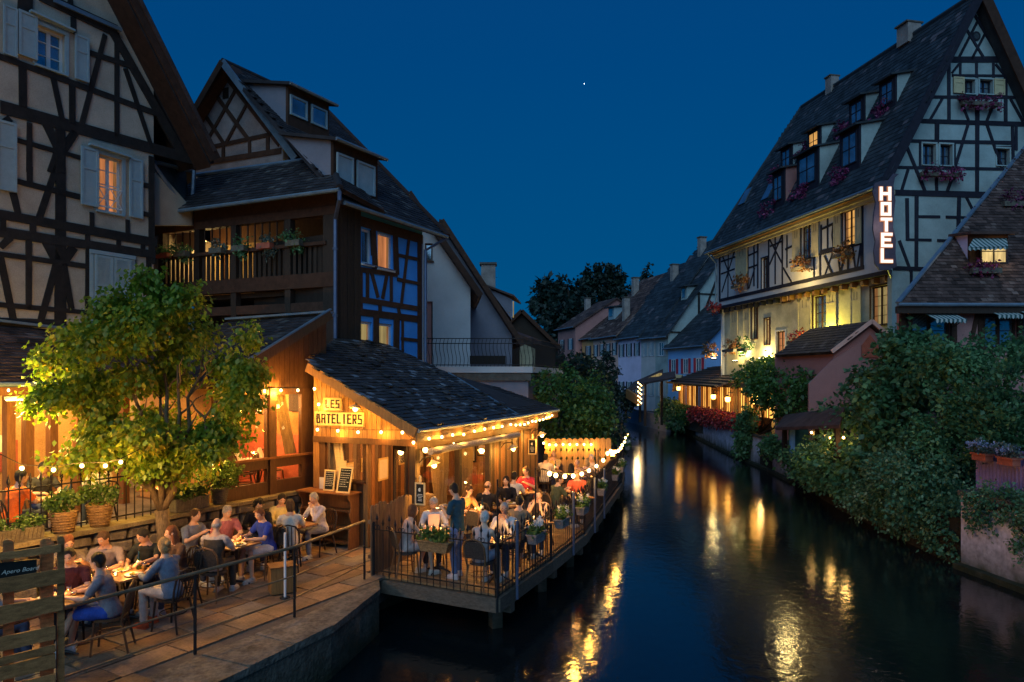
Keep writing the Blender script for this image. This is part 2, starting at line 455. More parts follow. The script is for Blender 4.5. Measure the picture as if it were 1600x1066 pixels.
M['bottle_green'] = glass_mat('bottle_glass', (0.25, 0.5, 0.2), 0.5)
M['beer'] = mat('beer', (0.75, 0.38, 0.04), 0.2, 0.1, 8, bump=0, spec=0.5)
M['window_sky'] = mat('pane_dark', (0.30, 0.38, 0.44), 0.08, 0.5, 1.5, bump=0.03, spec=0.9, metal=0.75)
M['bulb'] = emit('bulb_glow', (1.0, 0.62, 0.22), 7.0)
M['lamp_glow'] = emit('lamp_glow', (1.0, 0.60, 0.18), 7.0)
M['lantern_glow'] = emit('lantern_glow', (1.0, 0.44, 0.07), 7.0)
M['neon'] = emit('letter_glow', (1.0, 0.84, 0.74), 0.62)
M['neon_edge'] = emit('letter_edge_glow', (1.0, 0.36, 0.14), 0.22)
M['flood_glow'] = emit('flood_glow', (1.0, 0.86, 0.5), 6.0)
M['candle'] = emit('candle_glow', (1.0, 0.55, 0.15), 8.0)
M['pane_amber'] = emit('pane_lit_amber', (1.0, 0.50, 0.12), 0.42, 0.55, 2.5, (1, 1, 0.5))
M['pane_bright'] = emit('pane_lit_bright', (1.0, 0.46, 0.08), 1.1, 0.5, 2.0, (2, 2, 0.5))
M['pane_orange'] = emit('pane_lit_orange', (1.0, 0.34, 0.11), 0.30, 0.65, 2.0, (3, 3, 0.4))
M['pane_cream'] = emit('pane_lit_cream', (1.0, 0.70, 0.26), 0.42, 0.5, 2.5, (3, 3, 0.4))
M['pane_dim'] = emit('pane_lit_dim', (0.75, 0.55, 0.20), 0.22, 0.7, 2.0, (3, 3, 0.4))
M['pane_curtain'] = emit('curtain_lit', (1.0, 0.42, 0.12), 0.13, 0.6, 6.0, (6, 6, 0.4))
M['tv_glow'] = emit('shade_glow', (1.0, 0.68, 0.16), 0.6)
def flakes(m, thr, col):
 # a few tiles bleached or newer than the rest
 nt = m.node_tree; N, L = nt.nodes, nt.links; b = N['Principled BSDF']; src = b.inputs['Base Color'].links[0].from_socket
 ad = N.new('ShaderNodeMath'); L.new(N.new('ShaderNodeObjectInfo').outputs['Random'], ad.inputs[0]); L.new(N.new('ShaderNodeNewGeometry').outputs['Random Per Island'], ad.inputs[1])
 fr = N.new('ShaderNodeMath'); fr.operation = 'FRACT'; L.new(ad.outputs[0], fr.inputs[0])
 gt = N.new('ShaderNodeMath'); gt.operation = 'GREATER_THAN'; gt.inputs[1].default_value = thr; L.new(fr.outputs[0], gt.inputs[0])
 mu = N.new('ShaderNodeMath'); mu.operation = 'MULTIPLY'; nz = N.new('ShaderNodeTexNoise'); nz.inputs['Scale'].default_value = .9; nz.inputs['Detail'].default_value = 4; L.new(N.new('ShaderNodeNewGeometry').outputs['Position'], nz.inputs[0])
 mr = N.new('ShaderNodeMapRange'); mr.inputs[1].default_value = .42; mr.inputs[2].default_value = .56; L.new(nz.outputs[0], mr.inputs[0]); L.new(mr.outputs[0], mu.inputs[0]); L.new(gt.outputs[0], mu.inputs[1])
 mx = N.new('ShaderNodeMixRGB'); mx.inputs[2].default_value = (*col, 1); L.new(mu.outputs[0], mx.inputs[0]); L.new(src, mx.inputs[1]); L.new(mx.outputs[0], b.inputs['Base Color'])
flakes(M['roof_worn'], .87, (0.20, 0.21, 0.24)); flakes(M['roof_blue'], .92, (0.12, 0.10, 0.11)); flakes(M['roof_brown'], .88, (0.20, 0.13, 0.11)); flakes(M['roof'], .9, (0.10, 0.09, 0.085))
def damp(m, z0, z1, dark):
 # tide mark: a dark algae band just above the water, ragged by noise
 nt = m.node_tree; N, L = nt.nodes, nt.links; b = N['Principled BSDF']; src = b.inputs['Base Color'].links[0].from_socket
 g = N.new('ShaderNodeNewGeometry'); sp_ = N.new('ShaderNodeSeparateXYZ'); L.new(g.outputs['Position'], sp_.inputs[0])
 nz = N.new('ShaderNodeTexNoise'); nz.inputs['Scale'].default_value = 2.2; nz.inputs['Detail'].default_value = 6; L.new(g.outputs['Position'], nz.inputs[0])
 ad = N.new('ShaderNodeMath'); ad.operation = 'MULTIPLY_ADD'; ad.inputs[1].default_value = -0.9; L.new(nz.outputs[0], ad.inputs[0]); L.new(sp_.outputs['Z'], ad.inputs[2])
 mr = N.new('ShaderNodeMapRange'); mr.inputs[1].default_value = z0 - .45; mr.inputs[2].default_value = z1 - .45; L.new(ad.outputs[0], mr.inputs[0])
 mx = N.new('ShaderNodeMixRGB'); mx.inputs[1].default_value = (*dark, 1); L.new(mr.outputs[0], mx.inputs[0]); L.new(src, mx.inputs[2]); L.new(mx.outputs[0], b.inputs['Base Color'])
damp(M['concrete'], .05, .75, (0.030, 0.034, 0.018)); damp(M['quay_white'], .05, .7, (0.075, 0.08, 0.06)); damp(M['wood_grey'], .0, .5, (0.03, 0.03, 0.02))
def awning_mat():
 m, nt, b = new_mat('awning_stripes'); N, L = nt.nodes, nt.links
 tc = N.new('ShaderNodeTexCoord'); w = N.new('ShaderNodeTexWave'); w.bands_direction = 'X'; w.inputs['Scale'].default_value = 2.2
 r = N.new('ShaderNodeValToRGB'); r.color_ramp.interpolation = 'CONSTANT'
 r.color_ramp.elements[0].color = (0.03, 0.09, 0.09, 1); r.color_ramp.elements[1].color = (0.42, 0.46, 0.44, 1); r.color_ramp.elements[1].position = 0.5
 L.new(tc.outputs['Object'], w.inputs[0]); L.new(w.outputs[0], r.inputs[0]); L.new(r.outputs[0], b.inputs['Base Color'])
 b.inputs['Roughness'].default_value = 0.9
 return m
M['awning'] = awning_mat()
def water_mat():
 m, nt, b = new_mat('canal_water'); N, L = nt.nodes, nt.links
 b.inputs['Base Color'].default_value = (0.004, 0.008, 0.010, 1)
 b.inputs['Roughness'].default_value = 0.10
 b.inputs['IOR'].default_value = 1.42
 b.inputs['Specular IOR Level'].default_value = 0.9
 tc = N.new('ShaderNodeTexCoord'); mp = N.new('ShaderNodeMapping'); mp.inputs['Scale'].default_value = (1.0, 1.0, 1.0)
 n1 = N.new('ShaderNodeTexNoise'); n1.inputs['Scale'].default_value = 4.5; n1.inputs['Detail'].default_value = 4; n1.inputs['Distortion'].default_value = 0.6
 n2 = N.new('ShaderNodeTexNoise'); n2.inputs['Scale'].default_value = 20.0; n2.inputs['Detail'].default_value = 2
 ad = N.new('ShaderNodeMath'); ad.operation = 'MULTIPLY_ADD'; ad.inputs[1].default_value = 0.25
 L.new(tc.outputs['Object'], mp.inputs[0]); L.new(mp.outputs[0], n1.inputs[0]); L.new(mp.outputs[0], n2.inputs[0])
 L.new(n2.outputs[0], ad.inputs[0]); L.new(n1.outputs[0], ad.inputs[2])
 bp = N.new('ShaderNodeBump'); bp.inputs['Strength'].default_value = 0.16; bp.inputs['Distance'].default_value = 0.035
 L.new(ad.outputs[0], bp.inputs['Height']); L.new(bp.outputs[0], b.inputs['Normal'])
 r = N.new('ShaderNodeMapRange'); r.inputs[1].default_value = 0.35; r.inputs[2].default_value = 0.65; r.inputs[3].default_value = 0.04; r.inputs[4].default_value = 0.12
 n3 = N.new('ShaderNodeTexNoise'); n3.inputs['Scale'].default_value = 0.25
 L.new(tc.outputs['Object'], n3.inputs[0]); L.new(n3.outputs[0], r.inputs[0]); L.new(r.outputs[0], b.inputs['Roughness'])
 return m
M['water'] = water_mat()
G = lambda *s: leaf_mat(*s)
M['leaf_maple'] = leaf_mat('maple_leaves', [(0.0, (0.07, 0.17, 0.012)), (0.45, (0.17, 0.28, 0.02)), (0.75, (0.28, 0.32, 0.025)), (0.93, (0.42, 0.34, 0.03)), (1.0, (0.50, 0.30, 0.03))], 0.45, 0.5)
M['leaf_dark'] = leaf_mat('dark_leaves', [(0.0, (0.030, 0.080, 0.038)), (0.6, (0.080, 0.19, 0.070)), (1.0, (0.19, 0.32, 0.12))])
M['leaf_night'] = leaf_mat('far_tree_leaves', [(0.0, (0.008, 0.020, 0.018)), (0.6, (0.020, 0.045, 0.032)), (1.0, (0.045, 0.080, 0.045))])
M['leaf_ivy'] = leaf_mat('ivy_leaves', [(0.0, (0.035, 0.095, 0.040)), (0.6, (0.095, 0.23, 0.085)), (1.0, (0.26, 0.42, 0.17))])
M['leaf_varieg'] = leaf_mat('variegated_leaves', [(0.0, (0.035, 0.095, 0.050)), (0.6, (0.10, 0.23, 0.10)), (0.85, (0.28, 0.38, 0.19)), (1.0, (0.42, 0.46, 0.28))])
M['leaf_vine'] = leaf_mat('vine_leaves', [(0.0, (0.025, 0.080, 0.020)), (0.6, (0.065, 0.16, 0.035)), (1.0, (0.14, 0.24, 0.045))])
M['leaf_herb'] = leaf_mat('herb_leaves', [(0.0, (0.030, 0.080, 0.015)), (0.6, (0.080, 0.160, 0.030)), (1.0, (0.180, 0.240, 0.050))])
M['leaf_grey'] = leaf_mat('grey_leaves', [(0.0, (0.06, 0.09, 0.07)), (0.6, (0.12, 0.16, 0.13)), (1.0, (0.28, 0.32, 0.26))])
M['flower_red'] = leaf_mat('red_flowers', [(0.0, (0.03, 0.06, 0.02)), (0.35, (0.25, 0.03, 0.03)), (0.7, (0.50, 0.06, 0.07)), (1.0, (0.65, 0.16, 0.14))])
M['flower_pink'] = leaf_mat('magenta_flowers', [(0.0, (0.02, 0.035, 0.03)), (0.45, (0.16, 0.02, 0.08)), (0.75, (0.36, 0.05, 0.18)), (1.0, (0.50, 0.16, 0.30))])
M['flower_lamp_tint'] = leaf_mat('lamp_tinted_flowers', [(0.0, (0.05, 0.08, 0.02)), (0.5, (0.25, 0.10, 0.03)), (1.0, (0.55, 0.26, 0.10))])  # warm lamplight put into the petal colours of the hotel geraniums
M['flower_white'] = leaf_mat('white_flowers', [(0.0, (0.55, 0.55, 0.55)), (1.0, (0.80, 0.80, 0.80))], 0.7, 0.2)
M['flower_lilac'] = leaf_mat('lilac_flowers', [(0.0, (0.25, 0.25, 0.38)), (1.0, (0.50, 0.50, 0.75))], 0.7, 0.2)
# building kit
def wall(pl, outline, holes, th, name, m, parent):
 pts = list(outline); ed = [(i, (i + 1) % len(pts)) for i in range(len(pts))]
 for h in holes:
  b = len(pts); pts += [(h[0], h[1]), (h[2], h[1]), (h[2], h[3]), (h[0], h[3])]
  ed += [(b, b + 1), (b + 1, b + 2), (b + 2, b + 3), (b + 3, b)]
 vs, es, fs, *_ = delaunay_2d_cdt([V(p) for p in pts], ed, [], 0, 1e-6)
 mb = MB(); fr = [pl.w(v.x, v.y, 0) for v in vs]; bk = [pl.w(v.x, v.y, -th) for v in vs]
 keep = []
 for f in fs:
  cx = sum(vs[i].x for i in f) / len(f); cz = sum(vs[i].y for i in f) / len(f)
  if not in_poly(cx, cz, outline): continue
  if any(h[0] < cx < h[2] and h[1] < cz < h[3] for h in holes): continue
  keep.append(list(f))
 n = len(vs)
 def orient(f, want):
  a, b_, c = (mb_v[f[0]], mb_v[f[1]], mb_v[f[2]])
  return f if (b_ - a).cross(c - a).dot(want) > 0 else f[::-1]
 mb_v = fr + bk
 faces = [orient(f, pl.n) for f in keep] + [orient([i + n for i in f], -pl.n) for f in keep]
 mb.add(mb_v, faces)
 def side(poly):
  for i in range(len(poly)):
   a, b_ = poly[i], poly[(i + 1) % len(poly)]
   A, B = pl.w(a[0], a[1], 0), pl.w(b_[0], b_[1], 0)
   mb.add([A, B, B - pl.n * th, A - pl.n * th], [(0, 1, 2, 3)])
 side(outline)
 for h in holes: side([(h[0], h[1]), (h[2], h[1]), (h[2], h[3]), (h[0], h[3])])
 return mb.build(name, m, parent)
TC = [0]
def timber(pl, a, b, w, parent, m='timber', px=True, off=0.03, name='timber'):
 TC[0] += 1
 if px: a, b = pl.uz(*a), pl.uz(*b)
 o = off + (TC[0] % 9) * 0.0017
 A, B = pl.w(a[0], a[1], 0), pl.w(b[0], b[1], 0)
 d = (B - A).normalized(); sd = d.cross(pl.n).normalized() * (w / 2)
 j = [R.uniform(-0.08, 0.08) * w for _ in range(4)]
 sn = sd.normalized()
 poly = [A - sd + sn * j[0], B - sd + sn * j[1], B + sd + sn * j[2], A + sd + sn * j[3]]
 poly = [q - pl.n * 0.04 for q in poly]
 return MB().prism(poly, pl.n * (o + 0.04)).build(name, M[m], parent)
def timbers(pl, segs, parent, m='timber', s=1.0, ox=0, oy=0, off=0.03):
 for x0, y0, x1, y1, w in segs:
  timber(pl, (ox + x0 / s, oy + y0 / s), (ox + x1 / s, oy + y1 / s), w, parent, m, off=off)
def window(pl, r, parent, pane='window_sky', frame='white_paint', nx=2, ny=3, rec=0.10, fw=0.05, sill=True, casing=None, cas_w=0.10, name='window', room=False, room_mat=None):
 """a real window: frame and glazing bars set back in the wall, pane, sill, outer casing"""
 u0, z0, u1, z1 = r
 mb = MB()
 def bar(ua, za, ub, zb, d0, d1):
  mb.par(pl.w(ua, za, d0), pl.w(ub, za, d0) - pl.w(ua, za, d0), V((0, 0, zb - za)), pl.n * (d1 - d0))
 bar(u0, z0, u0 + fw, z1, -rec - 0.03, -rec + 0.03); bar(u1 - fw, z0, u1, z1, -rec - 0.03, -rec + 0.03)
 bar(u0 + fw, z0, u1 - fw, z0 + fw, -rec - 0.03, -rec + 0.028); bar(u0 + fw, z1 - fw, u1 - fw, z1, -rec - 0.03, -rec + 0.028)
 for i in range(1, nx):
  uc = u0 + (u1 - u0) * i / nx; ww = fw * (1.5 if nx == 2 else 0.5) / 2
  bar(uc - ww, z0 + fw, uc + ww, z1 - fw, -rec - 0.02, -rec + 0.026)
 for j in range(1, ny):
  zc = z0 + (z1 - z0) * j / ny
  bar(u0 + fw, zc - 0.012, u1 - fw, zc + 0.012, -rec - 0.01, -rec + 0.018)
 wo = mb.build(name, M[frame], parent)
 q = MB(); q.par(pl.w(u0 + fw * .5, z0 + fw * .5, -rec - 0.012), pl.w(u1 - fw * .5, z0, -rec) - pl.w(u0 + fw * .5, z0, -rec), V((0, 0, z1 - z0 - fw)), pl.n * 0.006)
 q.build('pane', M[pane], wo)
 if pane.startswith('pane_'):
  for a_, b_ in ((u0 + fw * .6, u0 + (u1 - u0) * .24), (u1 - (u1 - u0) * .24, u1 - fw * .6)):
   k = MB(); n_ = 6; vs = []
   for i in range(n_ + 1):
    for z_ in (z0 + fw * .6, z1 - fw * .6): vs.append(pl.w(a_ + (b_ - a_) * i / n_, z_, -rec - 0.004 + 0.004 * (i % 2)))
   k.add(vs, [(2 * i, 2 * i + 2, 2 * i + 3, 2 * i + 1) for i in range(n_)]); k.build('curtain', M['pane_curtain'], wo)
 if sill:
  k = MB(); k.par(pl.w(u0 - 0.05, z0 - 0.05, -0.02), pl.w(u1 + 0.05, z0, 0) - pl.w(u0 - 0.05, z0, 0), V((0, 0, 0.05)), pl.n * 0.10)
  k.build('sill', M[casing or frame], wo)
 if casing:
  k = MB(); c = cas_w
  def cb(ua, za, ub, zb, d): k.par(pl.w(ua, za, -0.01), pl.w(ub, za, 0) - pl.w(ua, za, 0), V((0, 0, zb - za)), pl.n * d)
  cb(u0 - c, z0, u0, z1, 0.045); cb(u1, z0, u1 + c, z1, 0.045); cb(u0 - c, z1, u1 + c, z1 + c, 0.055)
  k.build('casing', M[casing], wo)
 return wo
def shutter(pl, r, parent, m='shutter', off=0.05, louvre=False, slots=False):
 u0, z0, u1, z1 = r
 mb = MB(); W = pl.w(u1, z0, 0) - pl.w(u0, z0, 0); un = W.normalized()
 w = W.length; t = min(0.07, w * 0.15)
 mb.par(pl.w(u0, z0, off), W, V((0, 0, z1 - z0)), pl.n * 0.025)
 def b(a0, b0, a1, b1, d=0.018):
  mb.par(pl.w(u0, b0, off + 0.0249) + un * a0, un * (a1 - a0), V((0, 0, b1 - b0)), pl.n * d)
 b(0, z0, t, z1); b(w - t, z0, w, z1)
 zm = z0 + (z1 - z0) * 0.62
 for za in (z0, zm, z1 - t): b(t, za, w - t, za + t, 0.017)
 if louvre:
  z = z0 + t + 0.03
  while z < z1 - t - 0.03:
   if abs(z - zm) > t: b(t, z, w - t, z + 0.02, 0.012)
   z += 0.05
 o = mb.build('shutter', M[m], parent)
 if slots:
  k = MB()
  for q in (0.36, 0.64):
   k.par(pl.w(u0, z0 + (z1 - z0) * 0.66, off + 0.026) + un * (w * q - 0.015), un * 0.03, V((0, 0, (z1 - z0) * 0.2)), pl.n * 0.004)
  k.build('slot', M['paint_black'], o)
 return o
def slab(poly, t, name, m, parent):
 poly = [V(p) for p in poly]
 n = (poly[1] - poly[0]).cross(poly[2] - poly[0]).normalized()
 if n.z < 0: n = -n
 return MB().prism(poly, -n * t).build(name, m, parent)
def tiles(poly, parent, m, tw=0.20, tl=0.17, single=0, name='tile', jitter=0.008, near=None, uneven=0.0):
 """rows of overlapping tiles with real edges on a planar roof polygon (first edge = eave)"""
 poly = [V(p) for p in poly]
 U = (poly[1] - poly[0]).normalized()
 n = U.cross(poly[2] - poly[0]).normalized()
 if n.z < 0: n = -n
 W = n.cross(U)
 if W.z < 0: W = -W
 p2 = [((p - poly[0]).dot(U), (p - poly[0]).dot(W)) for p in poly]
 u0, u1 = min(a for a, b in p2), max(a for a, b in p2); w1 = max(b for a, b in p2); w0 = min(b for a, b in p2)
 cells = []
 r = 0; w = w0 + tl * 0.5
 while w < w1:
  u = u0 + (tw * 0.5 if r % 2 else 0) + tw * 0.5
  while u < u1 + tw:
   if in_poly(u, w, p2): cells.append((u, w))
   u += tw
  w += tl; r += 1
 if single:
  cells.sort(key=lambda c: (poly[0] + U * c[0] + W * c[1] - V((0, 0, H))).length)
 og = ORG.get(parent.name, V((0, 0, 0)))
 base = None; mb = MB()
 for i, (u, w) in enumerate(cells):
  ju, jw, jn = R.uniform(-.5, .5) * jitter, R.uniform(-1, 1) * jitter, R.uniform(0, 1) * jitter
  if uneven and R.random() < 0.08: jn += uneven * R.random(); jw -= uneven * R.random()
  c = poly[0] + U * (u + ju) + W * (w + jw) + n * jn
  hw, hl = tw * 0.485, tl * 0.62
  lo, up = n * 0.032, n * 0.010
  vs = [c - U * hw - W * hl, c + U * hw - W * hl, c + U * hw + W * hl, c - U * hw + W * hl,
              c - U * hw - W * hl + lo, c + U * hw - W * hl + lo, c + U * hw + W * hl + up, c - U * hw + W * hl + up]
  fs = [(4, 5, 6, 7), (0, 1, 5, 4), (1, 2, 6, 5), (3, 0, 4, 7)]
  if U.cross(W).dot(n) < 0: fs = [f[::-1] for f in fs]
  if single and i < single:
   if base is None:
    bm_ = MB().add([v - c for v in vs], fs)
    o = bm_.build(name, m, parent, local=True); base = o.data; o.location = c - og
   else: link_piece(name, base, parent, c - og)
  else: mb.add(vs, fs)
 if mb.f:
  o = mb.build('tile_field' if not single else 'tile_field', m, parent); o['kind'] = 'stuff'
 return U, W, n
def gutter(a, b, parent, m='zinc', r=0.06, name='gutter'):
 return MB().tube([a, b], r, 8).build(name, M[m], parent)
def leaves(name, blobs, n, size, m, parent=None, origin=None, droop=0.5, clump=0.22, shell=0.55, flat=0.0, seed=None, zmin=None, per=14):
 """leaf-sized faces gathered in clumps through the volume of several ellipsoids (cx,cy,cz,rx,ry,rz[,weight])"""
 rs = np.random.RandomState(seed if seed is not None else NR.randint(1 << 30))
 wts = np.array([(b[6] if len(b) > 6 else b[3] * b[4] * b[5]) for b in blobs], float); wts /= wts.sum()
 k = max(1, n // per)
 bi = rs.choice(len(blobs), k, p=wts)
 B = np.array([b[:6] for b in blobs])[bi]
 d = rs.normal(size=(k, 3)); d /= np.linalg.norm(d, axis=1)[:, None]
 rr = shell + (1 - shell) * rs.rand(k); rr = np.where(rs.rand(k) < 0.25, rs.rand(k), rr)
 rr *= 1 + 0.10 * rs.normal(size=k)
 cc = B[:, :3] + d * B[:, 3:6] * rr[:, None]
 idx = rs.randint(0, k, n)
 off = rs.normal(size=(n, 3)) * clump * 0.6
 c = cc[idx] + off
 if zmin is not None:
  c[:, 2] = np.where(c[:, 2] < zmin, zmin + rs.rand(n) * 0.3, c[:, 2])
 out = d[idx] + rs.normal(size=(n, 3)) * 0.7; out /= np.linalg.norm(out, axis=1)[:, None]
 ax = out.copy(); ax[:, 2] -= droop * (0.5 + rs.rand(n)); ax += rs.normal(size=(n, 3)) * 0.35; ax /= np.linalg.norm(ax, axis=1)[:, None]
 sd = np.cross(ax, out + rs.normal(size=(n, 3)) * 0.4); sd /= (np.linalg.norm(sd, axis=1)[:, None] + 1e-6)
 nn = np.cross(ax, sd)
 L = size * (0.6 + 0.8 * rs.rand(n))[:, None]; Wd = L * 0.36
 v = np.empty((n, 5, 3))
 v[:, 0] = c - ax * L * 0.5
 v[:, 1] = c - sd * Wd - ax * L * 0.08 + nn * L * 0.08
 v[:, 2] = c + ax * L * 0.55 - nn * L * 0.06
 v[:, 3] = c + sd * Wd - ax * L * 0.08 + nn * L * 0.08
 v[:, 4] = c + ax * L * 0.05
 og = V((0, 0, 0))
 if parent is not None: og = ORG.get(parent.name, og)
 elif origin is not None: og = V(origin)
 v -= np.array(og)
 me = bpy.data.meshes.new(name)
 me.vertices.add(n * 5); me.vertices.foreach_set('co', v.reshape(-1))
 b = (np.arange(n) * 5)[:, None]
 tri = np.concatenate([b + [0, 1, 4], b + [1, 2, 4], b + [4, 2, 3], b + [0, 4, 3]], axis=1).reshape(-1)
 nf = n * 4
 me.loops.add(nf * 3); me.loops.foreach_set('vertex_index', tri.astype(np.int32))
 me.polygons.add(nf); me.polygons.foreach_set('loop_start', np.arange(nf, dtype=np.int32) * 3)
 me.materials.append(M[m]); me.update(calc_edges=True)
 o = bpy.data.objects.new(name, me); C.objects.link(o); o['kind'] = 'stuff'
 if parent is not None: o.parent = parent; ORG[o.name] = og
 elif origin is not None: o.location = og; ORG[o.name] = og
 return o
def limb_path(a, b, r0, r1, wob=0.1, n=5, rs=R):
 a, b = V(a), V(b); L = (b - a).length
 pts = [a.lerp(b, i / (n - 1)) + (V((rs.uniform(-1, 1), rs.uniform(-1, 1), rs.uniform(-.4, .4))) * wob * L * math.sin(math.pi * i / (n - 1))) for i in range(n)]
 return pts, [r0 + (r1 - r0) * i / (n - 1) for i in range(n)]
def shrub(name, label, cat, base, blobs, n, size, m, trunk=None, group=None, **kw):
 """a plant with stems and a crown of single leaves"""
 t = thing(name, label, cat, base, group)
 mb = MB(); base = V(base)
 for i in range(trunk or 4):
  b = R.choice(blobs); tip = V((b[0], b[1], b[2])) + V((R.uniform(-1, 1) * b[3], R.uniform(-1, 1) * b[4], R.uniform(-.5, 1) * b[5])) * 0.6
  s = base + V((R.uniform(-.2, .2), R.uniform(-.2, .2), 0))
  pts, rr = limb_path(s, tip, kw.get('tr', 0.05), 0.01, 0.12, 6)
  mb.tube(pts, rr, 6)
 kw.pop('tr', None)
 mb.build('stem', M['bark_dark'], t, True)
 leaves('foliage', blobs, n, size, m, t, **kw)
 return t
FONT = {
 'L': [(0, 0, 0, 1), (0, 0, 1, 0)], 'E': [(0, 0, 0, 1), (0, 0, 1, 0), (0, 1, 1, 1), (0, .52, .8, .52)],
 'S': [(0, 1, 1, 1), (0, .52, 0, 1), (0, .52, 1, .52), (1, 0, 1, .52), (0, 0, 1, 0)],
 'B': [(0, 0, 0, 1), (0, 0, 1, 0), (0, 1, .82, 1), (0, .54, .82, .54), (1, 0, 1, .46), (.82, .54, .82, 1)],
 'A': [(0, 0, 0, 1), (1, 0, 1, 1), (0, 1, 1, 1), (0, .48, 1, .48)], 'T': [(0, 1, 1, 1), (.5, 0, .5, 1)],
 'I': [(.5, 0, .5, 1)], 'R': [(0, 0, 0, 1), (0, 1, 1, 1), (1, .5, 1, 1), (0, .5, 1, .5), (.45, .5, 1, 0)],
 'H': [(0, 0, 0, 1), (1, 0, 1, 1), (0, .5, 1, .5)], 'O': [(0, 0, 0, 1), (1, 0, 1, 1), (0, 0, 1, 0), (0, 1, 1, 1)],
}
def letter(mb, ch, pl, u, z, w, h, t, off, depth, sgn=1):
 for i, (a, b, c, d) in enumerate(FONT[ch]):
  A = pl.w(u + sgn * (t / 2 + a * (w - t)), z + t / 2 + b * (h - t), off + depth / 2 + 0.0008 * i)
  B = pl.w(u + sgn * (t / 2 + c * (w - t)), z + t / 2 + d * (h - t), off + depth / 2 + 0.0008 * i)
  e = (B - A).normalized() * (t / 2)
  if abs(A.z - B.z) > 1e-3 and abs((A - B).xy.length) > 1e-3: e = e * 0.3
  mb.beam(A - e, B + e, t, depth, up=pl.n)
# THE SETTING
ZF = 0.82            # level of the terrace and the quay walk above the water
w_ = MB(); w_.add([(-400, -60, 0), (400, -60, 0), (400, 900, 0), (-400, 900, 0)], [(0, 1, 2, 3)])
tag(w_.build('canal_water', M['water']), kind='structure')
def sheet(name, pts, z, m, depth=None):
 mb = MB()
 if depth is None: mb.prism([V((x, y, z - 0.3)) for x, y in pts], V((0, 0, 0.3)))
 else: mb.prism([V((x, y, z - depth)) for x, y in pts], V((0, 0, depth)))
 return tag(mb.build(name, m), kind='structure')
# right bank line (x, Y) and left bank line
RB = [(10.95, -20), (10.95, 14.4), (10.7, 17), (11.2, 23), (12.4, 30.4), (13.1, 40), (14.4, 53), (14.4, 62), (12.5, 75), (9.5, 90), (4, 110), (-6, 135)]
sheet('ground_right', [(x + .05, y) for x, y in RB] + [(60, 200), (400, 500), (400, -20)], 1.15, M['earth'], 1.6)
LB = [(4.2, 30), (5.5, 40), (6.9, 52), (7.2, 62), (5.8, 72), (2.5, 88), (-5, 108), (-16, 130)]
sheet('ground_left', [(-8.9, -20), (-8.9, 8), (-4.4, 16.1), (-1.2, 16.4), (1.0, 24.0), (2.6, 27.5)] + LB + [(-60, 200), (-400, 500), (-400, -20)], 0.76, M['earth'], 1.3)
sheet('ground_far', [(-400, 128), (400, 128), (400, 900), (-400, 900)], 1.6, M['earth'], 2.0)
# ---- quay walk with its paving slabs
QA, QB, QC = V((-5.35, 6.0)), V((-3.05, 11.0)), V((-2.45, 12.75))     # inner edge of the quay coping (under the railing)
def rail_xy(t):  # the railing line: the photo's three post feet
 pts = [V((-5.55, 6.6)), V((-4.27, 9.14)), V((-3.39, 10.57)), V((-2.70, 12.5))]
 seg = [(pts[i + 1] - pts[i]).length for i in range(3)]; L = sum(seg); d = t * L
 for i in range(3):
  if d <= seg[i] or i == 2: return pts[i].lerp(pts[i + 1], d / seg[i])
  d -= seg[i]
walk = sheet('quay_walk', [(-9.6, 5.0), (-6.2, 5.0), (-4.16, 9.1), (-3.28, 10.53), (-2.5, 12.7), (-2.0, 14.5), (-4.5, 16.0), (-9.4, 8.5)], ZF - 0.03, M['mortar'], 0.5)
d = V((0.50, 0.866)); n_ = V((-0.866, 0.50))
base = V((-5.45, 6.6)); k = 0
rpts = [(-9.2, 5.2), (-6.15, 5.2), (-4.22, 9.1), (-3.34, 10.53), (-2.56, 12.6), (-2.1, 14.3), (-4.5, 15.8), (-9.2, 8.6)]
row = 0; v = -0.6
while v < 5.6:
 hgt = R.choice([0.42, 0.5, 0.46]); u = -3 + R.random() * 0.4
 while u < 11:
  L = R.choice([0.62, 0.75, 0.9])
  c = base + d * (u + L / 2) + n_ * (v + hgt / 2)
  if in_poly(c.x, c.y, rpts):
   near = in_poly(c.x, c.y, rpts)
   mb = MB(); mb.box((0, 0, -0.02), (L - 0.022, hgt - 0.022, 0.045), 0)
   o = mb.build('paving_slab', M['slab'] if R.random() < 0.75 else M['slab_grey'], walk, local=True)
   o.location = (c.x, c.y, ZF - 0.005 + R.uniform(-.006, .006)); o.rotation_euler = (R.uniform(-.006, .006), R.uniform(-.006, .006), math.atan2(d.y, d.x) + R.uniform(-.006, .006))
  u += L
 v += hgt; row += 1
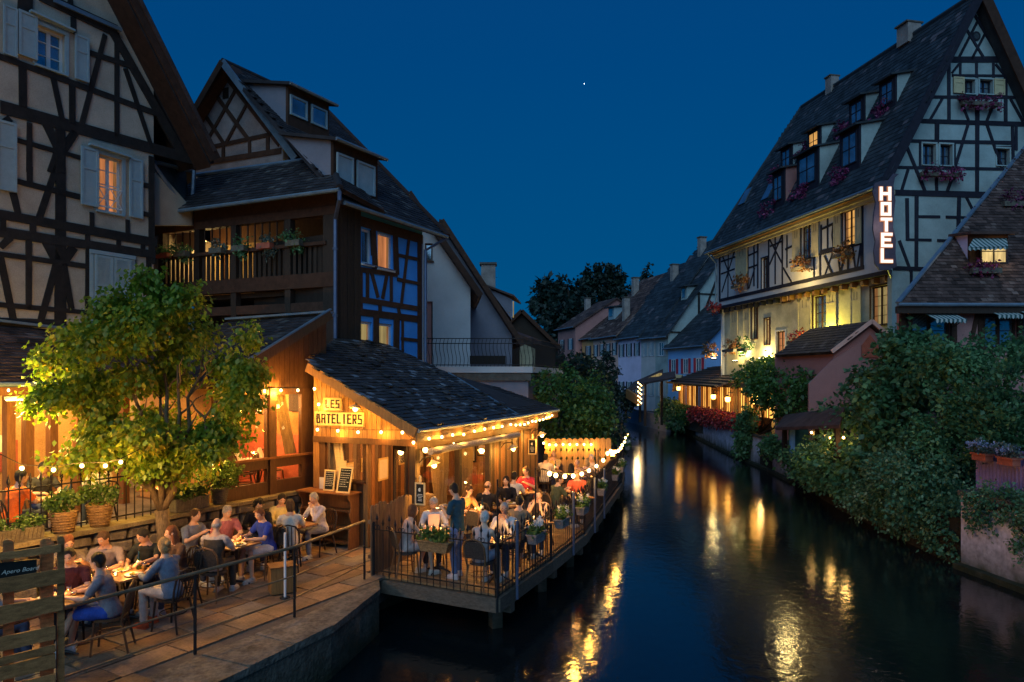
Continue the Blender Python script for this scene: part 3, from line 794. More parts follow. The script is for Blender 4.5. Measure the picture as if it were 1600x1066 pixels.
# quay wall and coping blocks outside the railing
quay = thing('quay_wall', 'low rough stone quay wall along the walk, dropping straight to the water', 'quay wall', (-4.3, 9.0, 0))
inn = [V((-6.5, 5.0)), V((-4.16, 9.1)), V((-3.28, 10.53)), V((-2.50, 12.72))]
outl = [V((-5.55, 4.6)), V((-3.42, 8.75)), V((-2.72, 10.2)), V((-2.35, 12.0)), ]
mb = MB()
for i in range(3):
 a, b, c_, e = inn[i], inn[i + 1], outl[i + 1], outl[i]
 mb.prism([V((p.x, p.y, -0.6)) for p in (a, b, c_, e)], V((0, 0, ZF + 0.6 - 0.12)))
mb.build('wall_body', M['concrete'], quay)
for i in range(3):
 L = (inn[i + 1] - inn[i]).length; n = max(1, round(L / 0.95))
 for j in range(n):
  a, b = inn[i].lerp(inn[i + 1], j / n), inn[i].lerp(inn[i + 1], (j + 1) / n)
  e, f = outl[i].lerp(outl[i + 1], j / n), outl[i].lerp(outl[i + 1], (j + 1) / n)
  g = (b - a).normalized() * 0.006; oo = (e - a).normalized() * 0.05
  MB().prism([V((p.x, p.y, ZF - 0.118)) for p in (a + g, b - g, f - g + oo, e + g + oo)], V((0, 0, 0.11 + R.uniform(-.012, .014)))).build('coping_stone', M['concrete'], quay)
# ---- timber deck over the canal
DE = [V((-0.25, 11.6)), V((0.8, 14.0)), V((1.75, 16.4)), V((2.75, 20.1)), V((3.95, 24.5)), V((4.5, 27.4))]
DI = [V((-2.60, 12.78)), V((-2.05, 14.4)), V((0.2, 19.6)), V((1.2, 23.0)), V((1.9, 24.6)), V((2.7, 27.6))]
deck = tag(thing('timber_deck', 'restaurant terrace deck of narrow boards standing on posts over the canal', 'deck', (0, 14, 0)), kind='structure')
def edge_at_Y(pl_, Y):
 for i in range(len(pl_) - 1):
  if Y <= pl_[i + 1].y or i == len(pl_) - 2:
   t = (Y - pl_[i].y) / (pl_[i + 1].y - pl_[i].y); return pl_[i].lerp(pl_[i + 1], t)
fd = (DE[0] - DI[0]).normalized()
perp = V((-fd.y, fd.x)); perp = perp if perp.y > 0 else -perp
s = 0.0; bw = 0.135; NB = 0
def hit_poly(o, dr, pl_):
 best = None
 for i in range(len(pl_) - 1):
  a, b = pl_[i], pl_[i + 1]; e = b - a
  den = dr.x * e.y - dr.y * e.x
  if abs(den) < 1e-9: continue
  t = ((a.x - o.x) * e.y - (a.y - o.y) * e.x) / den; q = ((a.x - o.x) * dr.y - (a.y - o.y) * dr.x) / den
  if -0.001 <= q <= 1.001: best = t if best is None else best
 return best
while s < 16.5:
 o = DI[0] + perp * (s + bw / 2) - fd * 1.0
 t1 = hit_poly(o, fd, DE); t0 = hit_poly(o, fd, DI)
 if t1 is None: s += bw; continue
 if t0 is None: t0 = t1 - 2.2
 if t1 - t0 > 0.2:
  a, b = o + fd * (t0 - 0.0), o + fd * (t1 - 0.02)
  MB().beam((a.x, a.y, ZF - 0.018 + R.uniform(-.003, .003)), (b.x, b.y, ZF - 0.018 + R.uniform(-.003, .003)), bw - 0.012, 0.035).build('deck_board', M['deck'], deck)
 s += bw
def v3(p, z): return V((p.x, p.y, z))
fm = MB()
fm.beam(v3(DI[0], ZF - 0.18), v3(DE[0], ZF - 0.18), 0.12, 0.24)
fm.build('edge_beam', M['wood_grey'], deck)
for i in range(len(DE) - 1):
 MB().beam(v3(DE[i], ZF - 0.18), v3(DE[i + 1], ZF - 0.18), 0.11, 0.24).build('edge_beam', M['wood_grey'], deck)
for Y in [12.2, 14.3, 16.2, 18.6, 21.2, 23.8, 26.6]:
 e = edge_at_Y(DE, Y); i_ = e - fd * 1.9
 MB().beam(v3(e, ZF - 0.40), v3(i_, ZF - 0.40), 0.16, 0.2).build('cross_beam', M['wood_grey'], deck)
 q = e - fd * 0.35
 MB().box((q.x, q.y, 0.0), (0.20, 0.20, 1.0), 0.4).build('deck_post', M['wood_grey'], deck)
# stone pier and wall under the deck
tag(MB().prism([V((x, y, -0.5)) for x, y in ((2.0, 20), (2.9, 24), (3.4, 27.8), (1.0, 27.8), (-1.5, 20), (-3.4, 14.0), (-2.6, 13.2))], V((0, 0, 0.98))).build('bank_wall', M['concrete']), kind='structure')
# ---- right quay wall pieces (lime-washed)
def quay_right(label, pts, z, m='quay_white'):
 t = thing('quay_wall', label, 'quay wall', (pts[0][0], pts[0][1], 0))
 mb = MB()
 for (a, b) in zip(pts[:-1], pts[1:]):
  mb.prism([V((a[0], a[1], -0.5)), V((b[0], b[1], -0.5)), V((b[0] + .5, b[1], -0.5)), V((a[0] + .5, a[1], -0.5))], V((0, 0, z + 0.5)))
 mb.build('wall_body', M[m], t)
 k = MB()
 for (a, b) in zip(pts[:-1], pts[1:]):
  k.beam((a[0] + .2, a[1], z + .06), (b[0] + .2, b[1], z + .06), 0.6, 0.12)
 k.build('coping', M['mortar'], t)
 f = MB()
 for (a, b) in zip(pts[:-1], pts[1:]):
  f.beam((a[0] - .06, a[1], 0.02), (b[0] - .06, b[1], 0.02), 0.30, 0.22)
 f.build('footing', M['concrete'], t)
 return t
quay_right('pale blotchy quay wall under the purple metal fence at the right', [(10.95, 6), (10.9, 14.4), (10.72, 16.2)], 1.75)
quay_right('whitewashed canal wall below the flower boxes of the lit terrace', [(12.9, 38.4), (13.15, 41), (14.35, 53)], 1.62)
quay_right('short crumbling wall between the climbing plants and the green boat shed', [(12.25, 29.5), (12.7, 33.5), (12.9, 37)], 1.5)
# LEFT: half-timbered house with the big gable
def z1(x, y): return (x / 3.948, y / 3.948)
def z2(x, y): return (x / 3.948, 260 + y / 3.948)
TH = Pl(*P(240, 593, 19).xy, 0.6, 1.0)
uE = TH.uz(240, 400)[0]
th = thing('timbered_house', 'beige half-timbered gable house with pale blue shutters at the far left', 'house', TH.w(uE, 0, 0))
uEv, zEv = TH.uz(310, 250); uT, zT = TH.uz(180, 0)
sl = (zT - zEv) / (uEv - uT)
uPk = uE - 5.2; zPk = zEv + sl * (uEv - uPk)
uL = 2 * uPk - uEv
zE0 = zEv + sl * (uEv - uE) - 0.15
W1 = TH.rect(57, 38, 101, 116.5); W2 = TH.rect(152, 240, 190, 336); W3 = TH.rect(146, 398, 203, 470)
W4 = TH.rect(-52, 60, 0, 40)
lOut = [(2 * uPk - uE, 0.5), (uE, 0.5), (uE, zE0), (uPk, zPk - 0.25), (2 * uPk - uE, zE0)]
wall(TH, lOut, [W1, W2], 0.35, 'wall', M['plaster'], th)
# rest of the house body behind the gable
bk = -TH.n
MB().par(TH.w(uE, 0.5, -0.36), bk * 9, V((0, 0, zE0 - 0.5)), -TH.u * 0.3).build('side_wall', M['plaster'], th)
# roof: two slopes with a broad verge towards the canal
for sg, nm in ((1, 'roof'), (-1, 'roof')):
 ue = uEv if sg > 0 else uL
 pr = [TH.w(ue, zEv - 0.2, 0.75), TH.w(uPk, zPk, 0.75), TH.w(uPk, zPk, -9.5), TH.w(ue, zEv - 0.2, -9.5)]
 rf = slab(pr, 0.16, 'roof', M['roof'], th)
MB().beam(TH.w(uEv, zEv - 0.12, 0.80), TH.w(uPk, zPk + 0.08, 0.80), 0.06, 0.36, up=TH.u).build('verge_board', M['timber_red'], th)
MB().beam(TH.w(uEv - 0.05, zEv + 0.10, 0.84), TH.w(uPk - 0.05, zPk + 0.32, 0.84), 0.05, 0.10, up=TH.u).build('verge_tiles', M['roof_brown'], th)
sf = MB(); sf.prism([TH.w(uEv - 0.1, zEv - 0.36, 0.06), TH.w(uPk, zPk - 0.28, 0.06), TH.w(uPk, zPk - 0.28, 0.72), TH.w(uEv - 0.1, zEv - 0.36, 0.72)], V((0, 0, 0.03)))
sf.build('soffit', M['timber_red'], th)
T1 = [(0, 655, 1190, 990, .30), (-300, 255, 0, 350, .15), (0, 350, 980, 708, .15), (545, 325, 835, 418, .13), (240, -30, 720, 195, .30),
 (155, -60, 155, 80, .34), (140, 385, 140, 660, .16), (445, 525, 445, 765, .14), (450, 110, 450, 210, .13), (718, 200, 718, 850, .13),
 (690, 190, 1140, 985, .24), (645, 215, 500, 780, .12), (325, 480, 382, 745, .12), (770, 425, 935, 915, .12), (430, -10, 430, 60, .12),
 (180, 760, 180, 1066, .12), (370, 800, 370, 1066, .24), (290, 770, 360, 930, .22), (462, 815, 385, 930, .20), (0, 770, 60, 730, .16),
 (100, 865, 500, 975, .12), (355, 930, 310, 1066, .14), (930, 965, 935, 1066, .15)]
timbers(TH, [(a, b, c_, d_, w) for a, b, c_, d_, w in T1], th, 'timber', 3.948, 0, 0)
T2 = [(100, 92, 490, 190, .13), (870, 115, 925, 122, .12), (870, 290, 925, 302, .12), (180, 0, 180, 110, .12), (370, 0, 370, 980, .24), (933, 0, 933, 600, .16),
 (80, 165, 112, 310, .14), (345, 0, 238, 325, .14), (-40, 288, 965, 472, .22), (-40, 395, 955, 548, .24), (200, 345, 200, 420, .12), (15, 320, 15, 400, .12), (540, 425, 540, 500, .12), (730, 455, 730, 520, .12), (880, 475, 880, 540, .12),
 (565, 285, 565, 395, .11), (785, 330, 785, 440, .11), (-40, 535, 545, 620, .12), (175, 450, 175, 880, .12), (540, 495, 540, 880, .12), (822, 560, 822, 800, .11), (915, 560, 915, 800, .14),
 (290, 465, 352, 585, .24), (455, 500, 392, 585, .22), (0, 560, 82, 960, .14), (348, 590, 245, 965, .15), (392, 600, 440, 880, .13), (-40, 850, 560, 905, .12), (60, 440, 0, 500, .16), (-40, 960, 380, 975, .2)]
timbers(TH, T2, th, 'timber', 3.948, 0, 260)
window(TH, W1, th, 'window_sky', 'white_paint', 2, 3, 0.14, 0.06, True, 'shutter', 0.09)
wb = window(TH, W2, th, 'pane_orange', 'white_paint', 2, 4, 0.14, 0.06, True, 'shutter', 0.09)
# little iron guard across the lit window
g = MB(); u0, z0, u1, z1_ = W2
for z in (z0 + 0.12, z0 + 0.62): g.beam(TH.w(u0, z, 0.03), TH.w(u1, z, 0.03), 0.03, 0.03)
for k in range(2):
 a, b = u0 + (u1 - u0) * k / 2, u0 + (u1 - u0) * (k + 1) / 2
 g.beam(TH.w(a, z0 + .12, 0.03), TH.w(b, z0 + .62, 0.03), 0.015, 0.015); g.beam(TH.w(a, z0 + .62, 0.034), TH.w(b, z0 + .12, 0.034), 0.015, 0.015)
g.build('window_guard', M['white_paint'], wb)
for q in ((27, 15, 56.5, 96), (3, 7, 25, 92), (115, 53, 137, 131), (124.5, 228, 152, 325), (200, 246, 221, 343), (-8, 186, 24, 302)):
 a, yt, b, yb = q
 shutter(TH, TH.rect(a, yt, b, yb), th)
u0, z0, u1, z1_ = W3; um = (u0 + u1) / 2
shutter(TH, (u0, z0 - 1.0, um - 0.01, z1_), th, louvre=True); shutter(TH, (um + 0.01, z0 - 1.0, u1, z1_), th, louvre=True)
k = MB()
for a, b in ((u0 - .12, u0 - .02), (u1 + .02, u1 + .12)): k.par(TH.w(a, z0 - 1, 0), TH.u * (b - a), V((0, 0, z1_ - z0 + 1.1)), TH.n * 0.05)
k.par(TH.w(u0 - .12, z1_ + .02, 0), TH.u * (u1 - u0 + .24), V((0, 0, .1)), TH.n * 0.08)
k.build('casing', M['shutter'], th)
MB().beam(TH.p(84, 0, 0.12), TH.p(190, 47, 0.12), 0.05, 0.10).build('drip_flashing', M['zinc'], th)
for q, w in (((47, 17), (116, 49)), ((140, 225), (204, 246))):
 MB().beam(TH.p(*q, 0.10), TH.p(*w, 0.10), 0.14, 0.05).build('drip_cap', M['shutter'], th)
# gallery house with the blue front
gc = P(524, 593, 18.5).xy
GP = Pl(gc.x, gc.y, -2.4, 1.0)            # timber gallery faces the bridge
BP = Pl(gc.x, gc.y, 0.59, 1.0)            # blue front runs along the canal
gh = thing('gallery_house', 'dark timber gallery house with blue half-timbered front and stacked dormers', 'house', (gc.x, gc.y, 0))
Bu = BP.u.copy(); Gu = GP.u.copy()
uG = abs(GP.uz(245, 400)[0])               # gallery length
def gp(u, z, off=0): return GP.w(u, z, off)
zFl = H + (593 - 430) / F * 18.5          # underside of the gallery parapet
zGt = H + (593 - 310) / F * 18.5
zEa_ = H + (593 - 305) / F * 18.5
# posts, beams, parapet boards
def gbar(u0, u1, z0, z1_, d0, d1, name, m='wood_dark'):
 return MB().par(gp(u0, z0, d0), Gu * (u1 - u0), V((0, 0, z1_ - z0)), GP.n * (d1 - d0)).build(name, M[m], gh)
gbar(0.0, uG, zFl - 0.30, zFl + 0.10, -0.20, 0.02, 'floor_beam', 'timber_red')
gbar(0.0, uG, zFl - 0.95, zFl - 0.70, -0.20, -0.02, 'floor_beam', 'timber_red')
gbar(0.0, uG + 0.4, zGt - 0.42, zGt - 0.18, -0.20, 0.00, 'head_beam', 'timber_red')
MB().par(gp(-.1, zGt - .19, -.30), Gu * (uG + .5), V((0, 0, zEa_ - zGt + .30)), GP.n * .25).build('eave_wall', M['timber_red'], gh)
gbar(0.3, uG - 0.2, zFl + 0.86, zFl + 0.96, -0.16, 0.04, 'hand_rail', 'timber_red')
for u in (0.0, 1.55, 3.55, 5.0, uG - 0.25):
 gbar(u, u + (0.42 if u == 0 else 0.20), zFl - (3.2 if u < 3 else 3.2), zGt - 0.42, -0.21, -0.01, 'gallery_post', 'wood_dark')
u = 0.5
while u < uG - 0.3:
 gbar(u, u + 0.10, zFl + 0.10, zFl + 0.86, -0.10, -0.06, 'baluster', 'wood_dark'); u += 0.18
u = 1.8
while u < uG - 0.3:
 gbar(u, u + 0.035, zFl + 0.96, zGt - 0.42, -0.10, -0.07, 'lattice_bar', 'wood_dark'); u += 0.27 if u < 4.2 else 0.30
# back wall of the gallery, side, floor and ceiling
def gpar(u0, u1, z0, z1_, d0, d1, name, m): return MB().par(gp(u0, z0, d0), Gu * (u1 - u0), V((0, 0, z1_ - z0)), GP.n * (d1 - d0)).build(name, M[m], gh)
gpar(0.05, uG, zFl - 0.3, zGt + 0.4, -2.3, -2.1, 'back_wall', 'wood_frame')
gpar(0.05, uG, zFl - 0.45, zFl - 0.31, -2.1, -0.22, 'gallery_floor', 'wood_dark')
gpar(0.02, uG, zFl - 5.6, zFl - 0.5, -1.6, -1.4, 'lower_wall', 'wood_dark')
gpar(uG - 0.1, uG, zFl - 0.3, zGt - 0.3, -2.1, -0.22, 'end_wall', 'plaster_warm')
gpar(uG - 0.55, uG - 0.12, zFl + 0.3, zGt - 0.45, -2.09, -2.05, 'door_panel', 'sign_board')
o = gpar(3.9, uG - 0.7, zFl + 0.3, zGt - 0.45, -2.09, -2.05, 'curtain', 'curtain')
u = 2.2
point_light('gallery_light', gp(uG - 0.9, zGt - 0.75, -1.1), 26, (1.0, 0.68, 0.25), 0.08, gh)
# wall triangle between the two houses
MB().prism([gp(uG - 0.9, zGt - 0.5, -0.9), gp(uG + 1.9, zGt - 3.0, -0.9), gp(uG + 1.9, zGt + 1.9, -0.9), gp(uG + 1.3, zGt + 1.6, -0.9), gp(uG - 0.6, zGt - 0.15, -0.9)], GP.n * -0.2).build('link_wall', M['plaster_warm'], gh)
# plank clad corner
uBl = BP.uz(563, 400)[0]; uBr = BP.uz(660, 400)[0]
du = 1 if uBl > 0 else -1
zB1 = H + (593 - 340) / F * 19.4
n = 7
for k in range(n):
 a = uBl * k / n; b = uBl * (k + 1) / n
 MB().par(BP.w(a + 0.006, zFl - 4.2, -0.02 + (k % 2) * 0.008), BP.w(b, 0, 0) - BP.w(a + 0.012, 0, 0), V((0, 0, zB1 - zFl + 4.5)), BP.n * 0.05).build('cladding_board', M['wood_dark'], gh)
# blue front: windows, timbers
bw1 = BP.rect(565, 356, 581, 415); bw2 = BP.rect(590, 362, 613, 424); bw3 = BP.rect(563, 494, 581, 530); bw4 = BP.rect(591, 500, 613, 545)
bw3 = (bw3[0], zFl - 1.95, bw3[2], zFl - 1.15); bw4 = (bw4[0], bw4[1], bw4[2], zFl - 1.18)
bw3 = (bw3[0], bw4[1], bw3[2], bw4[3])
outB = [(uBl, 3.5), (uBr, 3.5), (uBr, zB1 + .35), (uBl, zB1 + .35)]
wall(BP, outB, [bw1, bw2, bw3, bw4], 0.3, 'blue_wall', M['plaster_blue'], gh)
MB().par(BP.w(0, 3.5, -0.31), -BP.n * 3.0, V((0, 0, 5.0)), Bu * 0.05).build('side_wall', M['wood_dark'], gh)
endp = MB(); zR = 15.0
def z4(x, y): return (230 + x / 3.332, 300 + y / 3.332)
BT = [(1110, 150, 1430, 245, .30), (1175, 190, 1185, 400, .22), (1290, 230, 1295, 430, .24), (1415, 240, 1418, 880, .20), (1110, 405, 1300, 430, .13), (1145, 420, 1145, 550, .11), (1165, 420, 1200, 550, .11), (1245, 430, 1222, 555, .11), (1268, 440, 1268, 570, .11),
 (1110, 560, 1420, 610, .17), (1110, 625, 1420, 665, .20), (1210, 590, 1210, 625, .12), (1305, 600, 1312, 640, .12), (1360, 245, 1320, 590, .11), (1300, 330, 1415, 352, .10), (1300, 455, 1415, 478, .10), (1190, 640, 1190, 800, .22), (1295, 655, 1295, 850, .24), (1328, 660, 1328, 850, .1), (1320, 765, 1415, 775, .10), (1112, 400, 1112, 640, .1)]
for x0, y0, x1, y1, w in BT:
 a, b = z4(x0, y0), z4(x1, y1); timber(BP, a, b, w, gh, 'timber_red')
window(BP, bw1, gh, 'window_sky', 'white_paint', 1, 1, 0.10, 0.07, True)
window(BP, bw2, gh, 'pane_orange', 'white_paint', 1, 1, 0.10, 0.07, True)
window(BP, bw3, gh, 'pane_dim', 'white_paint', 1, 1, 0.10, 0.07, False)
window(BP, bw4, gh, 'pane_dim', 'white_paint', 1, 1, 0.10, 0.07, False)
# window guard rail below the upper windows
mb = MB(); mb.beam(BP.w(bw1[0], bw1[1] - .02, .14), BP.w(bw2[2], bw2[1] - 0.0, .14), .03, .03); mb.build('window_rail', M['steel_blue'], gh)
# main roof
zEa = H + (593 - 305) / F * 18.5
Pk = P(347, 98, 22.4)
b2 = V((Bu.x, Bu.y, 0)) * (1 if Bu.y > 0 else -1)
rd = Pk + b2 * 4.6
rd.z = Pk.z
eA = BP.w(0, 0, 0.55) + b2 * -0.2; eA.z = zB1 + 0.1
eB = BP.w(uBr, 0, 0.55) + b2 * 0.6; eB.z = zB1 + 0.02
# plane through ridge and eave
gAp = P(462, 252, 20.9)
roofp = [eA, eB, rd, Pk]
slab(roofp, 0.12, 'roof', M['roof'], gh)
tiles(roofp, gh, M['roof'], 0.22, 0.19)
bkp = [rd, Pk, Pk + V((-4.2, 2.0, -5.6)), rd + V((-4.2, 2.0, -5.6))]
slab(bkp, 0.12, 'roof', M['roof'], gh)
MB().tube([Pk + V((0, 0, .06)), rd + V((0, 0, .06))], 0.10, 8).build('ridge_tiles', M['roof'], gh)
MB().beam(eB + V((0, 0, .02)), rd + V((0, 0, .02)), .22, .12).build('verge_board', M['timber_red'], gh)
MB().prism([P(239, 258, 19.25), P(299, 326, 20.35), P(300, 352, 20.35), P(239, 352, 19.25)], V((0, .1, 0))).build('link_wall', M['plaster_warm'], gh)
gutter(eA + V((0, 0, -.03)), eB + V((0, 0, -.03)), gh)
# upper gable wall facing the bridge
GW = Pl(Pk.x, Pk.y, -2.4, 1.0)
GWn = GW.n * 0.0
def z3(x, y): return (230 + x / 3.332, 80 + y / 3.332)
uPk2, zPk2 = GW.uz(348, 112)
a1 = GW.uz(*z3(285, 520)); a2 = GW.uz(*z3(690, 520)); a0 = GW.uz(*z3(235, 440)); a3 = GW.uz(*z3(690, 490))
a1 = (a0[0], a3[1] - 1.2)
outG = [(a0[0], a1[1]), (a3[0], a1[1]), (a3[0], a3[1]), (uPk2, zPk2), (a0[0], a0[1])]
GS = Pl(*(GW.o + GW.n * -0.15).xy, -2.4, 1.0)
wall(GS, [(u, z) for u, z in outG], [], 0.25, 'gable_wall', M['plaster_pink'], gh)
for x0, y0, x1, y1, w in [(240, 520, 690, 425, .13), (300, 330, 400, 480, .12), (355, 225, 530, 460, .13), (465, 200, 300, 495, .11), (525, 270, 410, 485, .11), (400, 495, 400, 575, .13), (535, 460, 535, 555, .12), (630, 440, 630, 530, .13), (235, 440, 390, 170, .14), (690, 490, 400, 120, .14), (240, 590, 700, 520, .16)]:
 timber(GS, z3(x0, y0), z3(x1, y1), w, gh, 'timber_red', off=0.035)
r = GS.rect(*z3(395, 195), *z3(425, 245));
MB().par(GS.w(r[0], r[1], 0.01), GS.w(r[2], r[1], 0) - GS.w(r[0], r[1], 0), V((0, 0, r[3] - r[1])), GS.n * 0.01).build('vent', M['paint_black'], gh)
k = MB()
for A, B, C_ in (((200, 385), (390, 55), 0), ((390, 55), (770, 560), 1)):
 pa, pb = GS.p(*z3(*A), 0.55), GS.p(*z3(*B), 0.55)
 MB().beam(pa, pb, 0.05, 0.22, up=GS.u).build('verge_board', M['timber_red'] if not C_ else M['zinc'], gh)
 MB().prism([pa, pb, pb - GS.n * 0.8, pa - GS.n * 0.8], V((0, 0, 0.06))).build('verge_soffit', M['timber_red'], gh)
# gallery roof: slopes from the gable wall down to the gallery gutter, hipped round the corner
gE0 = gp(-0.55, zEa, 0.55); gE1 = gp(uG + 0.1, zEa - 0.02, 0.55)
tR = P(520, 247, 19.9); tL = P(318, 262, 21.6)
tL.z = tR.z = 11.0
tR = P(517, 593, 20.2); tR.z = H + (593 - 248) / F * 20.2
tL = P(315, 593, 22.0); tL.z = tR.z
grp = [gE0, gE1, tL, tR]
slab(grp, 0.10, 'gallery_roof', M['roof'], gh); tiles(grp, gh, M['roof'], 0.22, 0.18, name='tile')
hip = [eA + V((0.0, 0, 0.02)), BP.w(uBl, zB1 + 0.1, 0.62), tR + b2 * 0.35 + V((0, 0, 0.05)), tR]
hp = [gE0, BP.w(uBl + 0.4, zB1 + 0.14, 0.60), tR]
slab(hp, 0.1, 'hip_roof', M['roof'], gh); tiles(hp, gh, M['roof'], 0.22, 0.18)
MB().tube([gE0, tR], 0.10, 8).build('hip_tiles', M['roof'], gh)
gutter(gE0 + V((0, 0, -.05)), gE1 + V((0, 0, -.05)), gh)
MB().tube([tL + V((-.2, 0, .05)), tR + V((-.9, .3, .05))], 0.07, 6).build('flashing', M['zinc'], gh)
# small valley roof next to the timbered house
vr = [P(300, 328, 20.6), P(242, 253, 19.6), P(296, 262, 21.8), P(306, 300, 21.4)]
MB().prism([P(289, 328, 20.4), P(240, 258, 19.3), P(290, 262, 21.2), P(297, 330, 20.9)], V((0, 0, -0.06))).build('valley_roof', M['roof'], gh)
MB().tube([P(289, 329, 20.3), P(239, 256, 19.2)], 0.07, 6).build('valley_gutter', M['zinc'], gh)
MB().tube([P(303, 268, 21.0), P(300, 322, 20.6)], 0.06, 6).build('valley_flashing', M['zinc'], gh)
MB().tube([P(240, 253, 19.3), P(302, 268, 21.2)], 0.06, 6).build('valley_flashing', M['zinc'], gh)
# downpipe
dp = gp(-0.1, 0, 0.14)
MB().tube([V((gE0.x, gE0.y, zEa - .1)), V((gE0.x, gE0.y, zEa - .3)), V((dp.x, dp.y, zEa - .7)), V((dp.x, dp.y, 5.4))], 0.055, 8).build('downpipe', M['steel_blue'], gh)
for z in (6.2, 8.0): MB().tube([V((dp.x, dp.y, z)), V((dp.x, dp.y, z + .06))], 0.075, 8).build('pipe_clip', M['steel_blue'], gh)
MB().tube([eB + V((0, 0, -.05)), BP.w(uBr, zB1 - 0.5, 0.12), BP.w(uBr, 4.0, 0.12)], 0.055, 8).build('downpipe', M['steel_blue'], gh)
# end wall
MB().par(BP.w(uBr, 3.5, 0), -BP.n * 7, V((0, 0, zB1 - 3.5)), b2 * 0.05).build('side_wall', M['plaster_white'], gh)
# dormers on the canal slope of the gallery house
rn = (eB - eA).cross(rd - eA).normalized()
if rn.z < 0: rn = -rn
def dormer(house, corner_l, corner_r, zt, slope_n, face_u, face_n, panes, front='timber_red', cheek='plaster_grey', roofm='roof', over=0.25, wins=None, rise=0.25, gut=True):
 """shed dormer: front wall stands on the slope at corner_l..corner_r, top at height zt, roof runs back level into the slope"""
 d = thing_part = None
 L, Rr = V(corner_l), V(corner_r)
 hL, hR = V((L.x, L.y, zt)), V((Rr.x, Rr.y, zt))
 def back(p):     # where a gently rising line from the eave meets the slope
  dirv = -face_n + V((0, 0, rise))
  t = (L - p).dot(slope_n) / dirv.dot(slope_n)
  return p + dirv * t
 bL, bR = back(hL), back(hR)
 body = MB()
 fr = MB().prism([L, Rr, hR, hL], -face_n * 0.10)
 wf = 'shutter' if gut else 'timber_hotel'
 fo = fr.build('dormer', M[front], house)
 un = (Rr - L).normalized()
 for A, hA, bA in ((L, hL, bL), (Rr, hR, bR)):
  MB().prism([A - face_n * .102, hA - face_n * .102, bA], un * (0.08 if A is L else -0.08)).build('dormer_cheek', M[cheek], fo)
 e = face_n * over
 up = V((0, 0, 0.05))
 rp = [hL - un * .15 + e + up - V((0, 0, rise * over)), hR + un * .15 + e + up - V((0, 0, rise * over)), bR + un * .15 + up, bL - un * .15 + up]
 slab(rp, 0.09, 'dormer_roof', M[roofm], fo)
 if gut: MB().tube([rp[0] + V((0, 0, -.05)), rp[1] + V((0, 0, -.05))], 0.05, 6).build('gutter', M['zinc'], fo)
 w = (Rr - L).length
 pl = Pl(L.x, L.y, un.x, un.y)
 if pl.u.dot(un) < 0: pl.u = -pl.u
 hgt = zt - L.z
 for (a, b, c_, e_, pane) in wins:
  ua, ub = w * a, w * b; za, zb = L.z + hgt * c_, L.z + hgt * e_
  f = MB()
  def bar(u0, z0, u1, z1__, d1=0.05): f.par(pl.w(u0, z0, 0), pl.w(u1, z0, 0) - pl.w(u0, z0, 0), V((0, 0, z1__ - z0)), pl.n * d1)
  t = 0.06
  bar(ua, za, ua + t, zb); bar(ub - t, za, ub, zb); bar(ua + t, za, ub - t, za + t, .048); bar(ua + t, zb - t, ub - t, zb, .048)
  if panes > 1: bar((ua + ub) / 2 - .02, za + t, (ua + ub) / 2 + .02, zb - t, .046); bar(ua + t, (za + zb) / 2, ub - t, (za + zb) / 2 + 0.03, .044)
  fo2 = f.build('window', M[wf], house)
  MB().par(pl.w(ua + t, za + t, 0.004), pl.w(ub - t, za, 0) - pl.w(ua + t, za, 0), V((0, 0, zb - za - 2 * t)), pl.n * 0.012).build('pane', M[pane], fo2)
 return fo
def on_roof(px, py, p0=eA, n=rn): return ray_plane(px, py, p0, n)
fu = b2
# lower dormer
c0 = on_roof(521, 290); c1 = on_roof(590, 312)
fn = BP.n
def dorm_at(pxl, pyl, pxr, zt_px, wins, **kw):
 a = on_roof(pxl, pyl); t = ((pxr - 800) / F)
 # right corner: walk along b2 until the pixel column is reached
 q = (t * a.y - a.x) / (b2.x - t * b2.y)
 b = a + b2 * q
 zt = H + (593 - zt_px) / F * a.y
 return dormer(gh, a, b, zt, rn, b2, fn, 1, wins=wins, **kw)
dorm_at(450, 197, 514, 132, [(.04, .44, .30, .78, 'window_sky'), (.54, .94, .30, .78, 'window_sky')], front='timber_red')
dorm_at(521, 290, 590, 218, [(.06, .42, .05, .75, 'shutter'), (.50, .92, .05, .75, 'shutter')], front='timber_red')
# planters hanging on the gallery rail
for i, (px, pz, s) in enumerate([(262, 380, .32), (290, 388, .34), (345, 385, .30), (380, 384, .34), (420, 380, .34), (465, 372, .38)]):
 u = abs(GP.uz(px, pz)[0]); z = zFl + 0.98
 lab = ['reddish planter with trailing plant nearest the lit gallery corner', 'dark trailing plant box beside the reddish planter on the gallery rail', 'pale dry trailing plant on the middle of the gallery rail', 'bushy green ivy pot right of the dry plant on the gallery rail', 'ivy pot with hanging pale basket below on the gallery rail', 'large leafy ivy planter at the right end of the gallery rail'][i]
 c = gp(u, z, 0.14)
 pt = thing('hanging_planter', lab, 'planter', c, 'planters on the timber gallery rail')
 MB().par(gp(u - .24, z - .12, .06), Gu * .48, V((0, 0, .16)), GP.n * .18).build('trough', M['terracotta' if i in (0, 4) else 'planter'], pt)
 leaves('foliage', [(c.x, c.y, z + .12, s, .16, .17), (c.x + .1, c.y - .05, z - .15, s * .6, .1, .22)], 260, 0.07, 'leaf_grey' if i in (2, 4) else 'leaf_ivy', pt, clump=.1)
